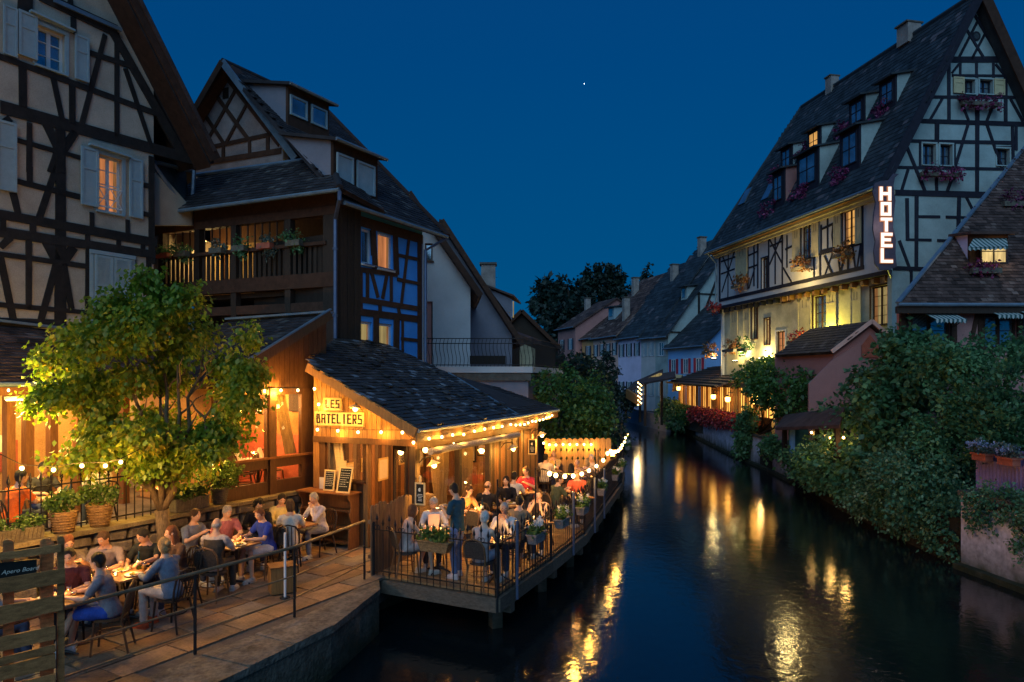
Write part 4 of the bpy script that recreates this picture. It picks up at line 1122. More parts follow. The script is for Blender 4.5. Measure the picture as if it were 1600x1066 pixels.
# white house and the grey one behind it
def gable_house(name, label, pl, uL_, uR_, zb, zl, upk, zpk, depth, wm, rm, over=0.35, holes=(), tilef=True, cat='house', side=None):
 """house whose gable lies in plane pl: outline with eaves at height zl = (left, right) and the peak at upk"""
 t = thing(name, label, cat, pl.w((uL_ + uR_) / 2, 0, 0))
 wall(pl, [(uL_, zb), (uR_, zb), (uR_, zl[1]), (upk, zpk), (uL_, zl[0])], list(holes), 0.25, 'gable_wall', M[wm], t)
 for ua, za, sg in ((uL_, zl[0], -1), (uR_, zl[1], 1)):
  s_ = (zpk - za) / abs(upk - ua)
  ue = ua + sg * over; ze = za - s_ * over
  A, B = pl.w(ue, ze + .08, over), pl.w(upk, zpk + .08, over)
  A2, B2 = pl.w(ue, ze + .08, -depth), pl.w(upk, zpk + .08, -depth)
  poly = [A, A2, B2, B]
  slab(poly, 0.12, 'roof', M[rm], t)
  if tilef: tiles(poly, t, M[rm], 0.26, 0.22)
  MB().beam(A + pl.n * .03, B + pl.n * .03, 0.05, 0.22, up=pl.u).build('verge_board', M['timber_red'], t)
  MB().par(pl.w(ua, zb, -.26), -pl.n * (depth - .4), V((0, 0, za - zb)), pl.u * (-sg) * .2).build('side_wall', M[wm], t)
 return t
WP = Pl(0, 27.5, 1, 0.10)
ux = lambda px, pl: pl.uz(px, 500)[0]
uL_, uR_ = ux(640, WP), ux(735, WP)
zr = WP.uz(735, 445)[1]; pk = WP.uz(640, 308)
hol = [WP.rect(664, 380, 676, 408), WP.rect(664, 471, 676, 569)]
wh = gable_house('white_house', 'plain white gabled house behind the roof terrace railing', WP, 2 * pk[0] - uR_, uR_, 4.6, (zr, zr), pk[0], pk[1], 6, 'plaster_white', 'roof_brown', 0.40, hol)
window(WP, hol[0], wh, 'window_sky', 'wood_frame', 1, 1, .12, .06)
MB().par(WP.w(hol[1][0] + .05, hol[1][1], -.15), WP.w(hol[1][2], 0, 0) - WP.w(hol[1][0] + .1, 0, 0), V((0, 0, hol[1][3] - hol[1][1])), WP.n * .04).build('door', M['plaster_rose'], wh)
GP2 = Pl(0, 32, 1, 0.12)
pkb = GP2.uz(690, 350); erb = GP2.uz(800, 520)
s_ = (pkb[1] - erb[1]) / (erb[0] - pkb[0])
gh2 = gable_house('grey_house', 'grey violet house with long sloping roof and dormer behind the white one', GP2, 2 * pkb[0] - erb[0] + 2, erb[0], 4.6, (erb[1], erb[1]), pkb[0], pkb[1], 8, 'plaster_grey', 'roof_brown', 0.45, [])
rb = GP2
# its dormer and chimney
qa = GP2.p(768, 452, -1.2)
MB().prism([GP2.p(765, 452, -.9), GP2.p(800, 500, -.9), GP2.p(800, 468, -.9), GP2.p(790, 463, -.9)], GP2.n * -2.2).build('dormer', M['plaster_grey'], gh2)
MB().prism([GP2.p(760, 448, -.7), GP2.p(803, 464, -.7), GP2.p(814, 476, -2.8), GP2.p(772, 455, -2.8)], V((0, 0, .1))).build('dormer_roof', M['roof_brown'], gh2)
for a in (0.6, 1.5):
 q = GP2.p(801, 498, -.9 - a)
 MB().box(q + V((0.03, 0, .45)), (.06, .55, .75)).build('dormer_window', M['pane_dim'], gh2)
ch = GP2.p(763, 455, -2.2)
MB().box(ch + V((0, 0, .5)), (.7, .6, 1.6)).build('chimney', M['chimney'], gh2)
MB().box(ch + V((0, 0, 1.34)), (.85, .75, .1)).build('chimney_cap', M['mortar'], gh2)
GP3 = Pl(0, 42, 1, 0.0)
a_, b_, c_ = GP3.uz(815, 488), GP3.uz(868, 540), GP3.uz(760, 545)
gable_house('barn_gable', 'small dark boarded gable beyond the grey house', GP3, c_[0], b_[0], 3.0, (b_[1], b_[1]), a_[0], a_[1], 6, 'wood_dark', 'roof_brown', 0.3, [], False, cat='barn')
GP4 = Pl(0, 37, 1, 0.1)
lw = thing('lit_annex', 'low cream wall with a small barn door behind the terrace railing', 'annex', GP4.p(800, 590))
MB().prism([GP4.p(786, 600), GP4.p(836, 600), GP4.p(836, 545), GP4.p(786, 524)], GP4.n * -2).build('wall', M['plaster_cream'], lw)
MB().prism([GP4.p(780, 515, .3), GP4.p(846, 540, .3), GP4.p(846, 536, -2.5), GP4.p(780, 512, -2.5)], V((0, 0, .15))).build('roof', M['roof_brown'], lw)
MB().prism([GP4.p(800, 575, .02), GP4.p(812, 575, .02), GP4.p(812, 532, .02), GP4.p(800, 530, .02)], GP4.n * .03).build('door', M['wood_dark'], lw)
# roof terrace: slab, supporting walls, railing
tb = P(735, 573, 24.6)
z5 = tb.z
rtw = thing('roof_terrace', 'flat roof terrace with pale edge above the dark rendered wall', 'terrace', (0.5, 25, 0))
pA, pB, pC = P(658, 573, 24.6), P(832, 573, 24.6), P(880, 573, 29.5)
MB().prism([V((p.x, p.y, z5 - .22)) for p in (pA, pB, pC, V((pC.x - 6, 33, 0)), V((pA.x - .5, 30, 0)))], V((0, 0, .22))).build('slab', M['plaster_white'], rtw)
MB().prism([V((p.x, p.y, 0.3)) for p in (pA + V((0.1, .15, 0)), pB + V((-.15, .15, 0)), pC + V((-.2, -.1, 0)), V((pC.x - 6, 32.8, 0)), V((pA.x, 29.5, 0)))], V((0, 0, z5 - .53))).build('wall', M['plaster_grey'], rtw)
MB().prism([V((p.x, p.y, z5 - .23)) for p in (pA + V((0.0, .05, 0)), pB + V((-.05, .05, 0)), pB + V((-.05, .14, 0)), pA + V((0.0, .14, 0)))], V((0, 0, -.28))).build('fascia', M['mortar'], rtw)
rt = thing('terrace_railing', 'wavy bar black iron railing round the roof terrace', 'railing', pA)
zt = z5 + 1.02
for a, b in ((pA, pB), (pB, pC)):
 for z in (z5 + .06, zt - .0, zt - .18): MB().tube([V((a.x, a.y, z)), V((b.x, b.y, z))], 0.018, 6).build('rail', M['iron'], rt)
 n = int((b - a).length / 0.135)
 base_ = None
 for i in range(n + 1):
  q = a.lerp(b, i / n)
  if base_ is None:
   e = (b - a).normalized()
   pts = [V((0, 0, z * 0.1)) + e * 0.035 * math.sin(z / 9.6 * 6.28) for z in range(0, 11)]
   o = MB().tube([p + V((0, 0, .0)) for p in pts], 0.010, 5).build('bar', M['iron'], rt, local=True); base_ = o.data
   o.location = V((q.x, q.y, z5)) - ORG[rt.name]
  else: link_piece('bar', base_, rt, V((q.x, q.y, z5)) - ORG[rt.name])
tag(MB().prism([P(734, 569, 25.6), P(790, 569, 25.6), P(790, 556, 25.6), P(734, 556, 25.6)], V((0, .4, 0))).build('bench_box', M['wood_dark'], origin=P(760, 569, 25.8)), 'long dark storage bench on the roof terrace against the railing', 'bench')
# RESTAURANT ON THE LEFT BANK
fc = V((-2.04, 14.39))
BF = Pl(fc.x, fc.y, -2.24, 1.0)           # front with the name board, faces the bridge (u grows to the left)
BS = Pl(fc.x, fc.y, 0.43, 1.0)            # canal side
LF = Pl(-4.65, 15.9, 0.6, 1.0)            # lodge front, along the walk
def z7(x, y): return (350 + x / 4.442, 560 + y / 4.442)
rs = thing('restaurant', 'low wooden restaurant with dark tiled lean-to roof and lit name board', 'restaurant', (fc.x, fc.y, ZF))
uFl = BF.uz(490, 650)[0]                   # left end of the front
uSe = 7.0                                  # length of the canal side
zEv2 = 3.40
# roof plane through the front verge and the eave
G1 = BF.w(-0.35, 0, 0.55); G1.z = H - (672 - 593) / F * G1.y + 0.02
G0 = BF.p(480, 568, 0.55)
sideN = BS.n; su = BS.u if BS.u.y > 0 else -BS.u
E1 = G1.copy();
EE = P(810, 652, 19.0)
E2 = V((EE.x, EE.y, G1.z))
rn2 = (E2 - G1).cross(G0 - G1).normalized()
if rn2.z < 0: rn2 = -rn2
def on_r2(px, py): return ray_plane(px, py, G1, rn2)
RT1, RT2, RT3 = on_r2(521, 530), on_r2(590, 532), on_r2(700, 584)
rp_ = [G1, E2, on_r2(745, 608), RT3, RT2, RT1, G0]
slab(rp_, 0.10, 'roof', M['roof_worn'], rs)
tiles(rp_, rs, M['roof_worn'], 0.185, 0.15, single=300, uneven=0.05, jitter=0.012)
# farther half of the roof, slightly turned with the bend of the bank
E3 = P(871, 640, 22.6); E3.z = G1.z + 0.02
RT4 = P(735, 608, 25.0)
q4 = [E2, E3, P(820, 622, 24.4), on_r2(700, 584), on_r2(745, 608)]
q4 = [E2, E3, V((E3.x - 2.2, E3.y + 1.5, E3.z + .75)), V((RT3.x, RT3.y, RT3.z))]
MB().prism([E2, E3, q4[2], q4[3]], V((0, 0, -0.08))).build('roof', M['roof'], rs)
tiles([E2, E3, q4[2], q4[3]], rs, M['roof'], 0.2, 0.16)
MB().beam(G1 + V((0, 0, -.08)), G0 + V((0, 0, -.08)), 0.06, 0.20, up=BF.u).build('verge_board', M['wood_gold'], rs)
MB().beam(E2 + V((0, 0, .02)), q4[3] + V((0, 0, .04)), 0.06, 0.03).build('flashing', M['zinc'], rs)
for a, b in ((G1, E2), (E2, E3)):
 MB().beam(a + V((0, 0, -.17)), b + V((0, 0, -.17)), 0.04, 0.20).build('eave_board', M['wood_gold'], rs)
 MB().tube([a + V((0.05, 0, -.04)), b + V((.05, 0, -.04))], 0.045, 8).build('gutter', M['zinc'], rs)
# folded awning cassette under the eave
aw0, aw1 = BS.w(0, 2.96, 0.35), BS.w(0, 2.96, .35) + su * 4.8
MB().tube([V((aw0.x, aw0.y, 2.98)), V((aw1.x, aw1.y, 2.98))], 0.075, 10).build('awning_roll', M['basket_grey'], rs)
# gable front wall of vertical planks, with openings for the hatch window and the door
zb = ZF
door = BF.rect(*z7(998, 592), *z7(1275, 1066));
doorL = BF.uz(*z7(998, 600))[0]; doorR = BF.uz(*z7(1270, 600))[0]
doorT = BF.uz(*z7(1000, 590))[1]
winL = BF.uz(*z7(697, 570))[0]; winR = BF.uz(*z7(960, 570))[0]; winT = BF.uz(*z7(697, 570))[1]; winB = BF.uz(*z7(697, 832))[1]
lint = BF.uz(*z7(640, 540))[1]
def roof_z(u):   # underside of the roof above the front plane
 p = BF.w(u, 0, 0); return G1.z + ((G1 - p).xy.dot(rn2.xy)) / rn2.z - 0.14
u = 0.0; i = 0
wdt = 0.125
while u < uFl - 0.02:
 ua, ub = u + 0.004, min(u + wdt, uFl) - 0.004
 za, zb1 = lint, min(roof_z(ua), roof_z(ub))
 pr = [BF.w(ua, za, 0), BF.w(ub, za, 0), BF.w(ub, roof_z(ub), 0), BF.w(ua, roof_z(ua), 0)]
 MB().prism(pr, -BF.n * 0.04).build('wall_plank', M['wood_gold'], rs)
 u += wdt; i += 1
MB().prism([BF.w(0, lint, -.045), BF.w(uFl, lint, -.045), BF.w(uFl, roof_z(uFl), -.045), BF.w(0, roof_z(0), -.045)], -BF.n * 0.03).build('wall_lining', M['wood_dark'], rs)
def fbar(u0, u1, z0, z1_, d0, d1, name, m, pl=BF, par=rs):
 return MB().par(pl.w(u0, z0, d0), pl.w(u1, z0, 0) - pl.w(u0, z0, 0), V((0, 0, z1_ - z0)), pl.n * (d1 - d0)).build(name, M[m], par)
fbar(0, uFl, lint - 0.13, lint, -0.12, 0.03, 'lintel', 'wood_frame')
fbar(uFl - 0.16, uFl, ZF, lint - .13, -0.14, 0.01, 'corner_post', 'wood_gold')
fbar(winL + .0, uFl - 0.16, ZF, lint - .13, -0.10, -0.02, 'wall_panel', 'wood_frame')
fbar(doorL + .12, winL, ZF, winB, -0.10, -0.03, 'wall_panel', 'wood_frame')
fbar(winR - .0, winR - 0.1, winB, lint - .13, -0.12, 0.0, 'window_post', 'wood_frame')
fbar(doorL, doorL + .12, ZF, lint - .13, -0.12, 0.0, 'door_post', 'wood_gold')
fbar(winL, winR, winT, lint - .131, -0.10, -0.01, 'window_head', 'wood_frame')
fbar(winL, winR - .1, winB - .05, winB, -0.12, 0.06, 'window_sill', 'wood_frame')
fbar(0, 0.16, ZF, lint - .13, -0.16, 0.01, 'corner_post', 'wood_dark')
fbar(0.16, doorL, doorT, lint - .131, -0.10, -0.01, 'door_head', 'wood_gold')
fbar(winL - .02, winR - .08, winB, winT, -0.07, -0.064, 'pane', 'glass')
# open door leaf
dl = thing  # (door leaf drawn as a part)
hinge = BF.w(0.22, 0, -0.05)
od = Pl(hinge.x, hinge.y, -0.55, 1.0)
if od.u.y < 0: od.u = -od.u
lo = MB()
for a, b, c_, d_ in ((0, .10, ZF + .03, doorT - .04), (.78, .88, ZF + .03, doorT - .04), (.1, .78, ZF + .03, ZF + .3), (.1, .78, doorT - .16, doorT - .04)):
 lo.par(od.w(a, c_, 0), od.u * (b - a), V((0, 0, d_ - c_)), od.n * .05)
lf = lo.build('door', M['wood_dark'], rs)
MB().par(od.w(.1, ZF + .3, .02), od.u * .68, V((0, 0, doorT - ZF - .46)), od.n * .008).build('pane', M['glass'], lf)
# interior: warm room with floor, back wall, ceiling
bk1 = -BF.n
rm = MB()
C0 = BF.w(0.05, 0, -0.2);
inner = [BF.w(0.0, 0, -.16), BF.w(uFl, 0, -.16), BF.w(uFl, 0, -4.2), BF.w(0, 0, -4.2) + su * 3.2, BF.w(0, 0, -.16)]
pIn = [BF.w(0.02, 0, -.14), BF.w(uFl, 0, -.14), BF.w(uFl + .4, 0, -6.6), BS.w(0, 0, -.06) + su * uSe]
MB().prism([V((p.x, p.y, ZF - .06)) for p in pIn], V((0, 0, .05))).build('floor', M['interior_floor'], rs)
MB().prism([V((p.x, p.y, 3.06)) for p in pIn], V((0, 0, .05))).build('ceiling', M['wood_frame'], rs)
a, b = pIn[2], pIn[3]
MB().prism([V((a.x, a.y, ZF)), V((b.x, b.y, ZF)), V((b.x, b.y, 3.05)), V((a.x, a.y, 3.05))], (b - a).cross(V((0, 0, 1))).normalized() * -.05).build('back_wall', M['interior'], rs)
a, b = pIn[1], pIn[2]
MB().prism([V((a.x, a.y, ZF)), V((b.x, b.y, ZF)), V((b.x, b.y, 3.05)), V((a.x, a.y, 3.05))], V((-.05, 0, 0))).build('party_wall', M['interior'], rs)
bp0, bp1 = V((pIn[2].x, pIn[2].y, 0)), V((pIn[3].x, pIn[3].y, 0)); bL = (bp1 - bp0).length; be = (bp1 - bp0).normalized(); bn_ = be.cross(V((0, 0, 1))); bn_ = bn_ if bn_.y < 0 else -bn_
for i in range(int(bL / .2)):
 q = bp0 + be * (i * .2 + .006) + bn_ * .06
 MB().par(V((q.x, q.y, ZF)), be * .188, V((0, 0, 2.23)), bn_ * .02).build('wall_board', M['wood_warm'] if i % 3 else M['wood_gold'], rs)
for i, (t_, z_, w_2, h_) in enumerate(((.22, 1.9, .5, .6), (.40, 2.1, .4, .4), (.58, 1.8, .7, .45), (.78, 2.0, .4, .55))):
 q = bp0 + be * (bL * t_) + bn_ * .085
 MB().par(V((q.x, q.y, z_)), be * w_2, V((0, 0, h_)), bn_ * .03).build('picture_frame', M['paint_black'], rs); MB().par(V((q.x, q.y, z_ + .05)) + be * .05 + bn_ * .031, be * (w_2 - .1), V((0, 0, h_ - .1)), bn_ * .004).build('picture', M['menu'] if i % 2 else M['plaster_warm'], rs)
pw0, pw1 = V((pIn[1].x, pIn[1].y, 0)), bp0; wL = (pw1 - pw0).length; we = (pw1 - pw0).normalized(); wn = V((we.y, -we.x, 0)); wn = wn if wn.x > 0 else -wn
for i in range(int(wL / .17)):
 q = pw0 + we * (i * .17 + .005) + wn * .02
 MB().par(V((q.x, q.y, ZF)), we * .16, V((0, 0, 2.23)), wn * .02).build('wall_board', M[('timber_red', 'wood_warm', 'wood_frame')[i % 3]], rs)
for i, (s_, z_, w_2, h_) in enumerate(((.9, 1.9, .45, .55), (1.7, 2.15, .35, .35), (2.5, 1.8, .5, .6), (3.6, 2.1, .5, .4), (4.6, 1.9, .4, .5))):
 q = pw0 + we * s_ + wn * .042
 MB().par(V((q.x, q.y, z_)), we * w_2, V((0, 0, h_)), wn * .03).build('picture_frame', M['sign_frame'], rs); MB().par(V((q.x, q.y, z_ + .05)) + we * .05 + wn * .031, we * (w_2 - .1), V((0, 0, h_ - .1)), wn * .004).build('picture', M['slate'] if i % 2 else M['plaster_warm'], rs)
for z_ in (1.25, 1.7): MB().par(V((pw0.x, pw0.y, z_)) + we * .35 + wn * .04, we * .9, V((0, 0, .03)), wn * .22).build('wall_shelf', M['wood_gold'], rs)
for i, u_ in enumerate((.32, .40, .49)):
 a_ = BF.w(winL + (winR - winL) * u_ * .9, winB, -.12); MB().beam(a_, a_ + V((0, 0, winT - winB)) + BF.u * .10, .07, .02, up=BF.n).build('leaning_board', M['sign_board'], rs)
# canal side: posts, big panes, curtains, wood panels
uss = lambda px: (BS.p(px, 600) - BS.o).dot(V((su.x, su.y, 0)))
def sbar(s0, s1, z0, z1_, d0, d1, name, m, par=rs):
 return MB().par(V((BS.o.x, BS.o.y, z0)) + su * s0 + BS.n * d0, su * (s1 - s0), V((0, 0, z1_ - z0)), BS.n * (d1 - d0)).build(name, M[m], par)
zh = 3.02
bays = [uss(x) for x in (654, 719, 768, 788, 815, 838)]
bays = [0.02] + [uss(719), uss(766), uss(815), uss(838) + .1]
sbar(0, bays[-1], zh, zh + .16, -.12, .02, 'head_beam', 'wood_frame')
sbar(0, bays[-1], ZF, ZF + .14, -.12, .0, 'sill_beam', 'wood_dark')
for s0 in (bays[0], bays[1] - .05, bays[2] - .06):
 sbar(s0, s0 + .11, ZF + .14, zh, -.13, .012, 'post', 'wood_dark')
for i in (0, 1):
 g = sbar(bays[i] + .11, bays[i + 1] - .05, ZF + .14, zh, -.06, -.054, 'pane', 'glass')
s0 = bays[2] + .05
while s0 < bays[4]:
 sbar(s0 + .004, s0 + .136, ZF + .14, zh, -.08, -.03, 'wall_plank', 'wood_frame' if int(s0 * 7) % 3 else 'wood_dark'); s0 += .14
sbar(bays[2] + .05, bays[4], ZF, zh, -.13, -.10, 'wall_lining', 'wood_dark')
sbar(bays[3] - .1, bays[3], ZF, zh, -.1, .03, 'post', 'wood_gold')
def curtain(s0, w, z0, z1_, par=rs, pl=None, off=-.22, waist=.55):
 mb = MB(); n = 12
 rows = 9; vs = []
 for j in range(rows + 1):
  t = j / rows; z = z0 + (z1_ - z0) * t
  ww = w * (1 - .55 * math.exp(-((t - .42) / .16) ** 2) * waist)
  for i in range(n + 1):
   q = (i / n - .5) * ww
   dd = 0.045 * math.sin(i * 2.4) * (0.6 + .4 * t)
   vs.append(V((BS.o.x, BS.o.y, z)) + su * (s0 + w / 2 + q) + BS.n * (off + dd) if pl is None else pl.w(s0 + w / 2 + q, z, off + dd))
 fs = [(j * (n + 1) + i, j * (n + 1) + i + 1, (j + 1) * (n + 1) + i + 1, (j + 1) * (n + 1) + i) for j in range(rows) for i in range(n)]
 return mb.add(vs, fs).build('curtain', M['curtain'], par, True)
curtain(uss(690) - .1, .85, ZF + .15, zh - .02)
curtain(uss(727), .65, ZF + .15, zh - .02)
curtain(uss(762) - .9, .45, ZF + .15, zh - .02)
curtain(winL + (winR - winL) * .30 if winL < winR else winR + (winL - winR) * .62, .42, winB, winT, pl=BF, waist=.0)
for loc, e in ((BF.w(uFl * .5, 2.75, -1.5), 26), (BF.w(.9, 2.7, -2.6) , 26), (V((BS.o.x, BS.o.y, 2.7)) + su * 2.6 - BS.n * 1.3, 34), (V((BS.o.x, BS.o.y, 2.7)) + su * 4.6 - BS.n * 1.5, 34)):
 lp_ = MB().ball((loc.x, loc.y, loc.z), .07).build('ceiling_lamp', M['lamp_glow'], rs, True)
 point_light('room_light', (loc.x, loc.y, loc.z - .16), e, (1.0, .50, .14), .10, rs)
# rolled hides / cloth bale seen in the doorway
cb = BF.w(doorL * .62, 0, -1.5)
MB().lathe((cb.x, cb.y, ZF), [(.34, 0), (.40, .35), (.36, .8), (.28, .95)], 12).build('wicker_tub', M['wicker'], tag(thing('wicker_basket', 'big round wicker tub seen through the open restaurant door', 'basket', (cb.x, cb.y, ZF))), True)
# ---- name board
def signboard(u0z, u1z, name_lbl, text, zt, zb_, par):
 a, b = sorted((u0z, u1z))
 fr = MB().par(BF.w(a, zb_, .012), BF.w(b, zb_, 0) - BF.w(a, zb_, 0), V((0, 0, zt - zb_)), BF.n * .03).build('board', M['sign_board'], par)
 k = MB(); t = .022
 for q in ((a, zb_, b, zb_ + t), (a, zt - t, b, zt), (a, zb_ + t, a + t, zt - t), (b - t, zb_ + t, b, zt - t)):
  k.par(BF.w(q[0], q[1], .04), BF.w(q[2], q[1], 0) - BF.w(q[0], q[1], 0), V((0, 0, q[3] - q[1])), BF.n * .012)
 k.build('board_frame', M['sign_frame'], fr)
 n = len(text); W = b - a - .10; cw = W / n * .80; gap = (W - n * cw) / (n - 1 if n > 1 else 1)
 hh = zt - zb_ - .10
 for i, ch in enumerate(text):   # u grows to the left on this front, letters run to the right
  mb = MB(); w1 = cw if ch != 'I' else cw
  letter(mb, ch, BF, b - .05 - i * (cw + gap), zb_ + .055, w1, hh, .034, .043, .010, -1)
  mb.build('letter', M['paint_black'], fr)
 return fr
sg = thing('name_board', 'two tier wooden board reading LES BATELIERS on the plank gable', 'sign', BF.w(BF.uz(530, 660)[0], 2.9, 0))
ul1, zt1 = BF.uz(*z7(700, 272)); ur1, _ = BF.uz(*z7(823, 276)); zm1 = BF.uz(*z7(700, 363))[1]
ul2, zt2 = BF.uz(*z7(638, 366)); ur2, _ = BF.uz(*z7(980, 375)); zb2 = BF.uz(*z7(640, 465))[1]
signboard(ul1, ur1, '', 'LES', zt1, zm1 + .002, sg)
signboard(ul2, ur2, '', 'BATELIERS', zt2 - .004, zb2, sg)
# ---- shelf stand with chalkboards
su0, su1 = BF.uz(*z7(605, 850))[0], BF.uz(*z7(945, 860))[0]
a, b = min(su0, su1), max(su0, su1)
a -= .0
ztop = BF.uz(*z7(600, 850))[1]
sh = thing('shelf_stand', 'waist high wooden shelf stand with curved sides under the menu boards', 'shelf', BF.w((a + b) / 2, ZF, .3))
def sb(u0, u1, z0, z1_, d0, d1, name, m='wood_warm'): return fbar(u0, u1, z0, z1_, d0, d1, name, m, BF, sh)
ztop = ZF + 1.18
sb(a - .05, b + .05, ztop, ztop + .03, .0, .46, 'shelf_top')
for uu in (a, b - .03):
 prof = [(0.03, ZF), (.40, ZF), (.40, ZF + .38), (.36, ZF + .42), (.30, ZF + .55), (.36, ZF + .68), (.38, ZF + .76), (.31, ZF + .88), (.34, ZF + 1.02), (.42, ZF + 1.10), (.42, ztop), (0.03, ztop)]
 MB().prism([BF.w(uu, z, d_) for d_, z in prof], BF.w(uu + .03, 0, 0) - BF.w(uu, 0, 0)).build('side_panel', M['wood_warm'], sh)
for z in (ZF + .12, ZF + .42, ZF + .80): sb(a + .03, b - .03, z, z + .025, .05, .36, 'shelf')
sb(a + .03, b - .03, ZF + .1, ztop, .02, .045, 'back_panel')
def menu_board(u0, w, z0, h, lean, lbl, off=.30, turn=0, m='sign_board', small=True):
 t = thing('menu_board', lbl, 'chalkboard', BF.w(u0 + w / 2, z0, off))
 o0 = BF.w(u0, z0, off); X = (BF.w(u0 + w, z0, off) - o0); Z = (V((0, 0, 1)) * h - BF.n * lean)
 nn = X.cross(Z).normalized(); nn = nn if nn.dot(BF.n) > 0 else -nn
 MB().par(o0, X, Z, nn * .015).build('slate', M['slate'], t)
 k = MB(); f = .035
 xn, zn = X.normalized(), Z.normalized()
 k.par(o0 - nn * .004, X, zn * f, nn * .03); k.par(o0 + Z - zn * f - nn * .004, X, zn * f, nn * .03)
 k.par(o0 + zn * f - nn * .004, xn * f, Z - zn * 2 * f, nn * .028); k.par(o0 + X - xn * f + zn * f - nn * .004, xn * f, Z - zn * 2 * f, nn * .028)
 k.build('frame', M[m], t)
 c = MB(); zz = .86
 while zz > .22:
  q = .16
  while q < (.80 if zz > .8 else .6 + R.random() * .2):
   l = R.uniform(.04, .12)
   c.par(o0 + X * (1 - q) + Z * zz + nn * .016, -X * l, zn * .010, nn * .002); q += l + .04
  zz -= .085 if zz < .8 else .11
 c.build('chalk_lines', M['chalk'], t)
 return t
um_ = (a + b) / 2
menu_board(BF.uz(*z7(815, 730))[0], .30, ztop + .032, .46, .06, 'smaller framed chalkboard menu on the shelf stand, left of the leaning one', .24)
menu_board(BF.uz(*z7(945, 740))[0], .36, ztop + .032, .55, .14, 'larger leaning chalkboard menu at the right end of the shelf stand', .36)
pb_ = BF.uz(*z7(870, 730))[0]
tag(MB().par(BF.w(pb_, ztop + .04, .10), BF.w(pb_ + .26, 0, 0) - BF.w(pb_, 0, 0), V((0, 0, .66)), BF.n * .01).build('notice_paper', M['sign_board'], origin=BF.w(pb_ + .1, ztop, .1)), 'cream paper notice standing behind the two chalkboards', 'notice')
pc = BF.uz(*z7(725, 800))[0]
tag(MB().par(BF.w(pc, ztop + .04, .12), BF.w(pc + .15, 0, 0) - BF.w(pc, 0, 0), V((0, 0, .26)), BF.n * .01).build('picture_card', M['ceramic'], origin=BF.w(pc, ztop, .1)), 'small picture card at the left end of the shelf stand', 'card')
# small menu slates hung on the posts
def hung_slate(pos, u, n, w, h, lbl):
 t = thing('menu_slate', lbl, 'chalkboard', pos)
 MB().par(pos - u * w / 2, u * w, V((0, 0, h)), n * .02).build('slate', M['slate'], t)
 k = MB(); f = .03
 for q in ((-w / 2, 0, w, f), (-w / 2, h - f, w, f), (-w / 2, f, f, h - 2 * f), (w / 2 - f, f, f, h - 2 * f)):
  k.par(pos + u * q[0] + V((0, 0, q[1])) - n * .003, u * q[2], V((0, 0, q[3])), n * .03)
 k.build('frame', M['sign_board'], t)
 c = MB()
 c.ball(pos + V((0, 0, h * .68)) + n * .022, (w * .16, .004, h * .09), 8, 4)
 for j in range(5):
  l = R.uniform(.3, .6) * w
  c.par(pos - u * l / 2 + V((0, 0, h * (.46 - .07 * j))) + n * .021, u * l, V((0, 0, .012)), n * .003)
 c.build('chalk_drawing', M['chalk'], t)
 MB().tube([pos + V((0, 0, h)) + n * .01, pos + V((0, 0, h + .14)) + n * .01], .025, 6).build('handle', M['sign_board'], t)
suv = V((su.x, su.y, 0))
p_ = P(657, 785, 13.95)
hung_slate(V((p_.x, p_.y, 1.92)), BF.u, BF.n, .24, .46, 'chalk slate with burger drawing on the corner post by the plank fence')
p_ = P(832, 710, 20.3)
hung_slate(V((p_.x, p_.y, p_.z)) , BF.u, BF.n, .26, .46, 'farther chalk slate hanging on the dark wood wall near the end of the deck')
# ---- lodge (left wing of the restaurant, higher gable)
lg = thing('lodge', 'brown boarded lodge wing with tall lit windows left of the name board', 'restaurant wing', LF.w(LF.uz(430, 700)[0], 1.6, 0))
lu = lambda px: LF.uz(px, 600)[0]
uA, uB = lu(340), lu(487)
if uA > uB: pass
V1 = LF.p(515, 492, .45); V2 = LF.p(345, 598, .45)
bkd = -LF.n
lr = [V2, V2 + bkd * 3.6, V1 + bkd * 3.6, V1]
slab(lr, .10, 'roof', M['roof'], lg); tiles(lr, lg, M['roof'], .2, .17)
MB().beam(V2 + V((0, 0, .0)) + LF.n * .03, V1 + LF.n * .03, .06, .20, up=LF.u).build('verge_board', M['wood_frame'], lg)
MB().beam(V2 + V((0, 0, .13)) + LF.n * .03, V1 + V((0, 0, .13)) + LF.n * .03, .08, .03, up=LF.u).build('verge_flashing', M['zinc'], lg)
MB().beam(V1 + V((0, 0, .06)), V1 + bkd * 3.6 + V((0, 0, .06)), .30, .05).build('ridge_flashing', M['zinc'], lg)
ztl = LF.uz(490, 606)[1]
slv = (V1.z - V2.z) / (V1 - V2).xy.length
sgn = 1 if uB > uA else -1
def lroof(u): return V2.z + (u - LF.uz(345, 598)[0]) * sgn * slv * 1.0 - .12
u = uA; stp = .14 * sgn
while (u - uB) * sgn < 0.42:
 ub = u + stp
 MB().prism([LF.w(u + .004 * sgn, ztl, 0), LF.w(ub - .004 * sgn, ztl, 0), LF.w(ub - .004 * sgn, lroof(ub), 0), LF.w(u + .004 * sgn, lroof(u), 0)], -LF.n * .04).build('wall_plank', M['wood_frame'], lg)
 u = ub
def lbar(x0, y0, x1, y1, d0, d1, name, m, par=lg):     # pixel rectangle in the close view
 r = LF.rect(*z7(x0, y0), *z7(x1, y1)); return MB().par(LF.w(r[0], r[1], d0), LF.w(r[2], 0, 0) - LF.w(r[0], 0, 0), V((0, 0, r[3] - r[1])), LF.n * (d1 - d0)).build(name, M[m], par)
def lb(pxa, pxb, z0, z1_, d0, d1, name, m, par=lg):
 ua, ub = lu(pxa), lu(pxb); return MB().par(LF.w(ua, z0, d0), LF.w(ub, 0, 0) - LF.w(ua, 0, 0), V((0, 0, z1_ - z0)), LF.n * (d1 - d0)).build(name, M[m], par)
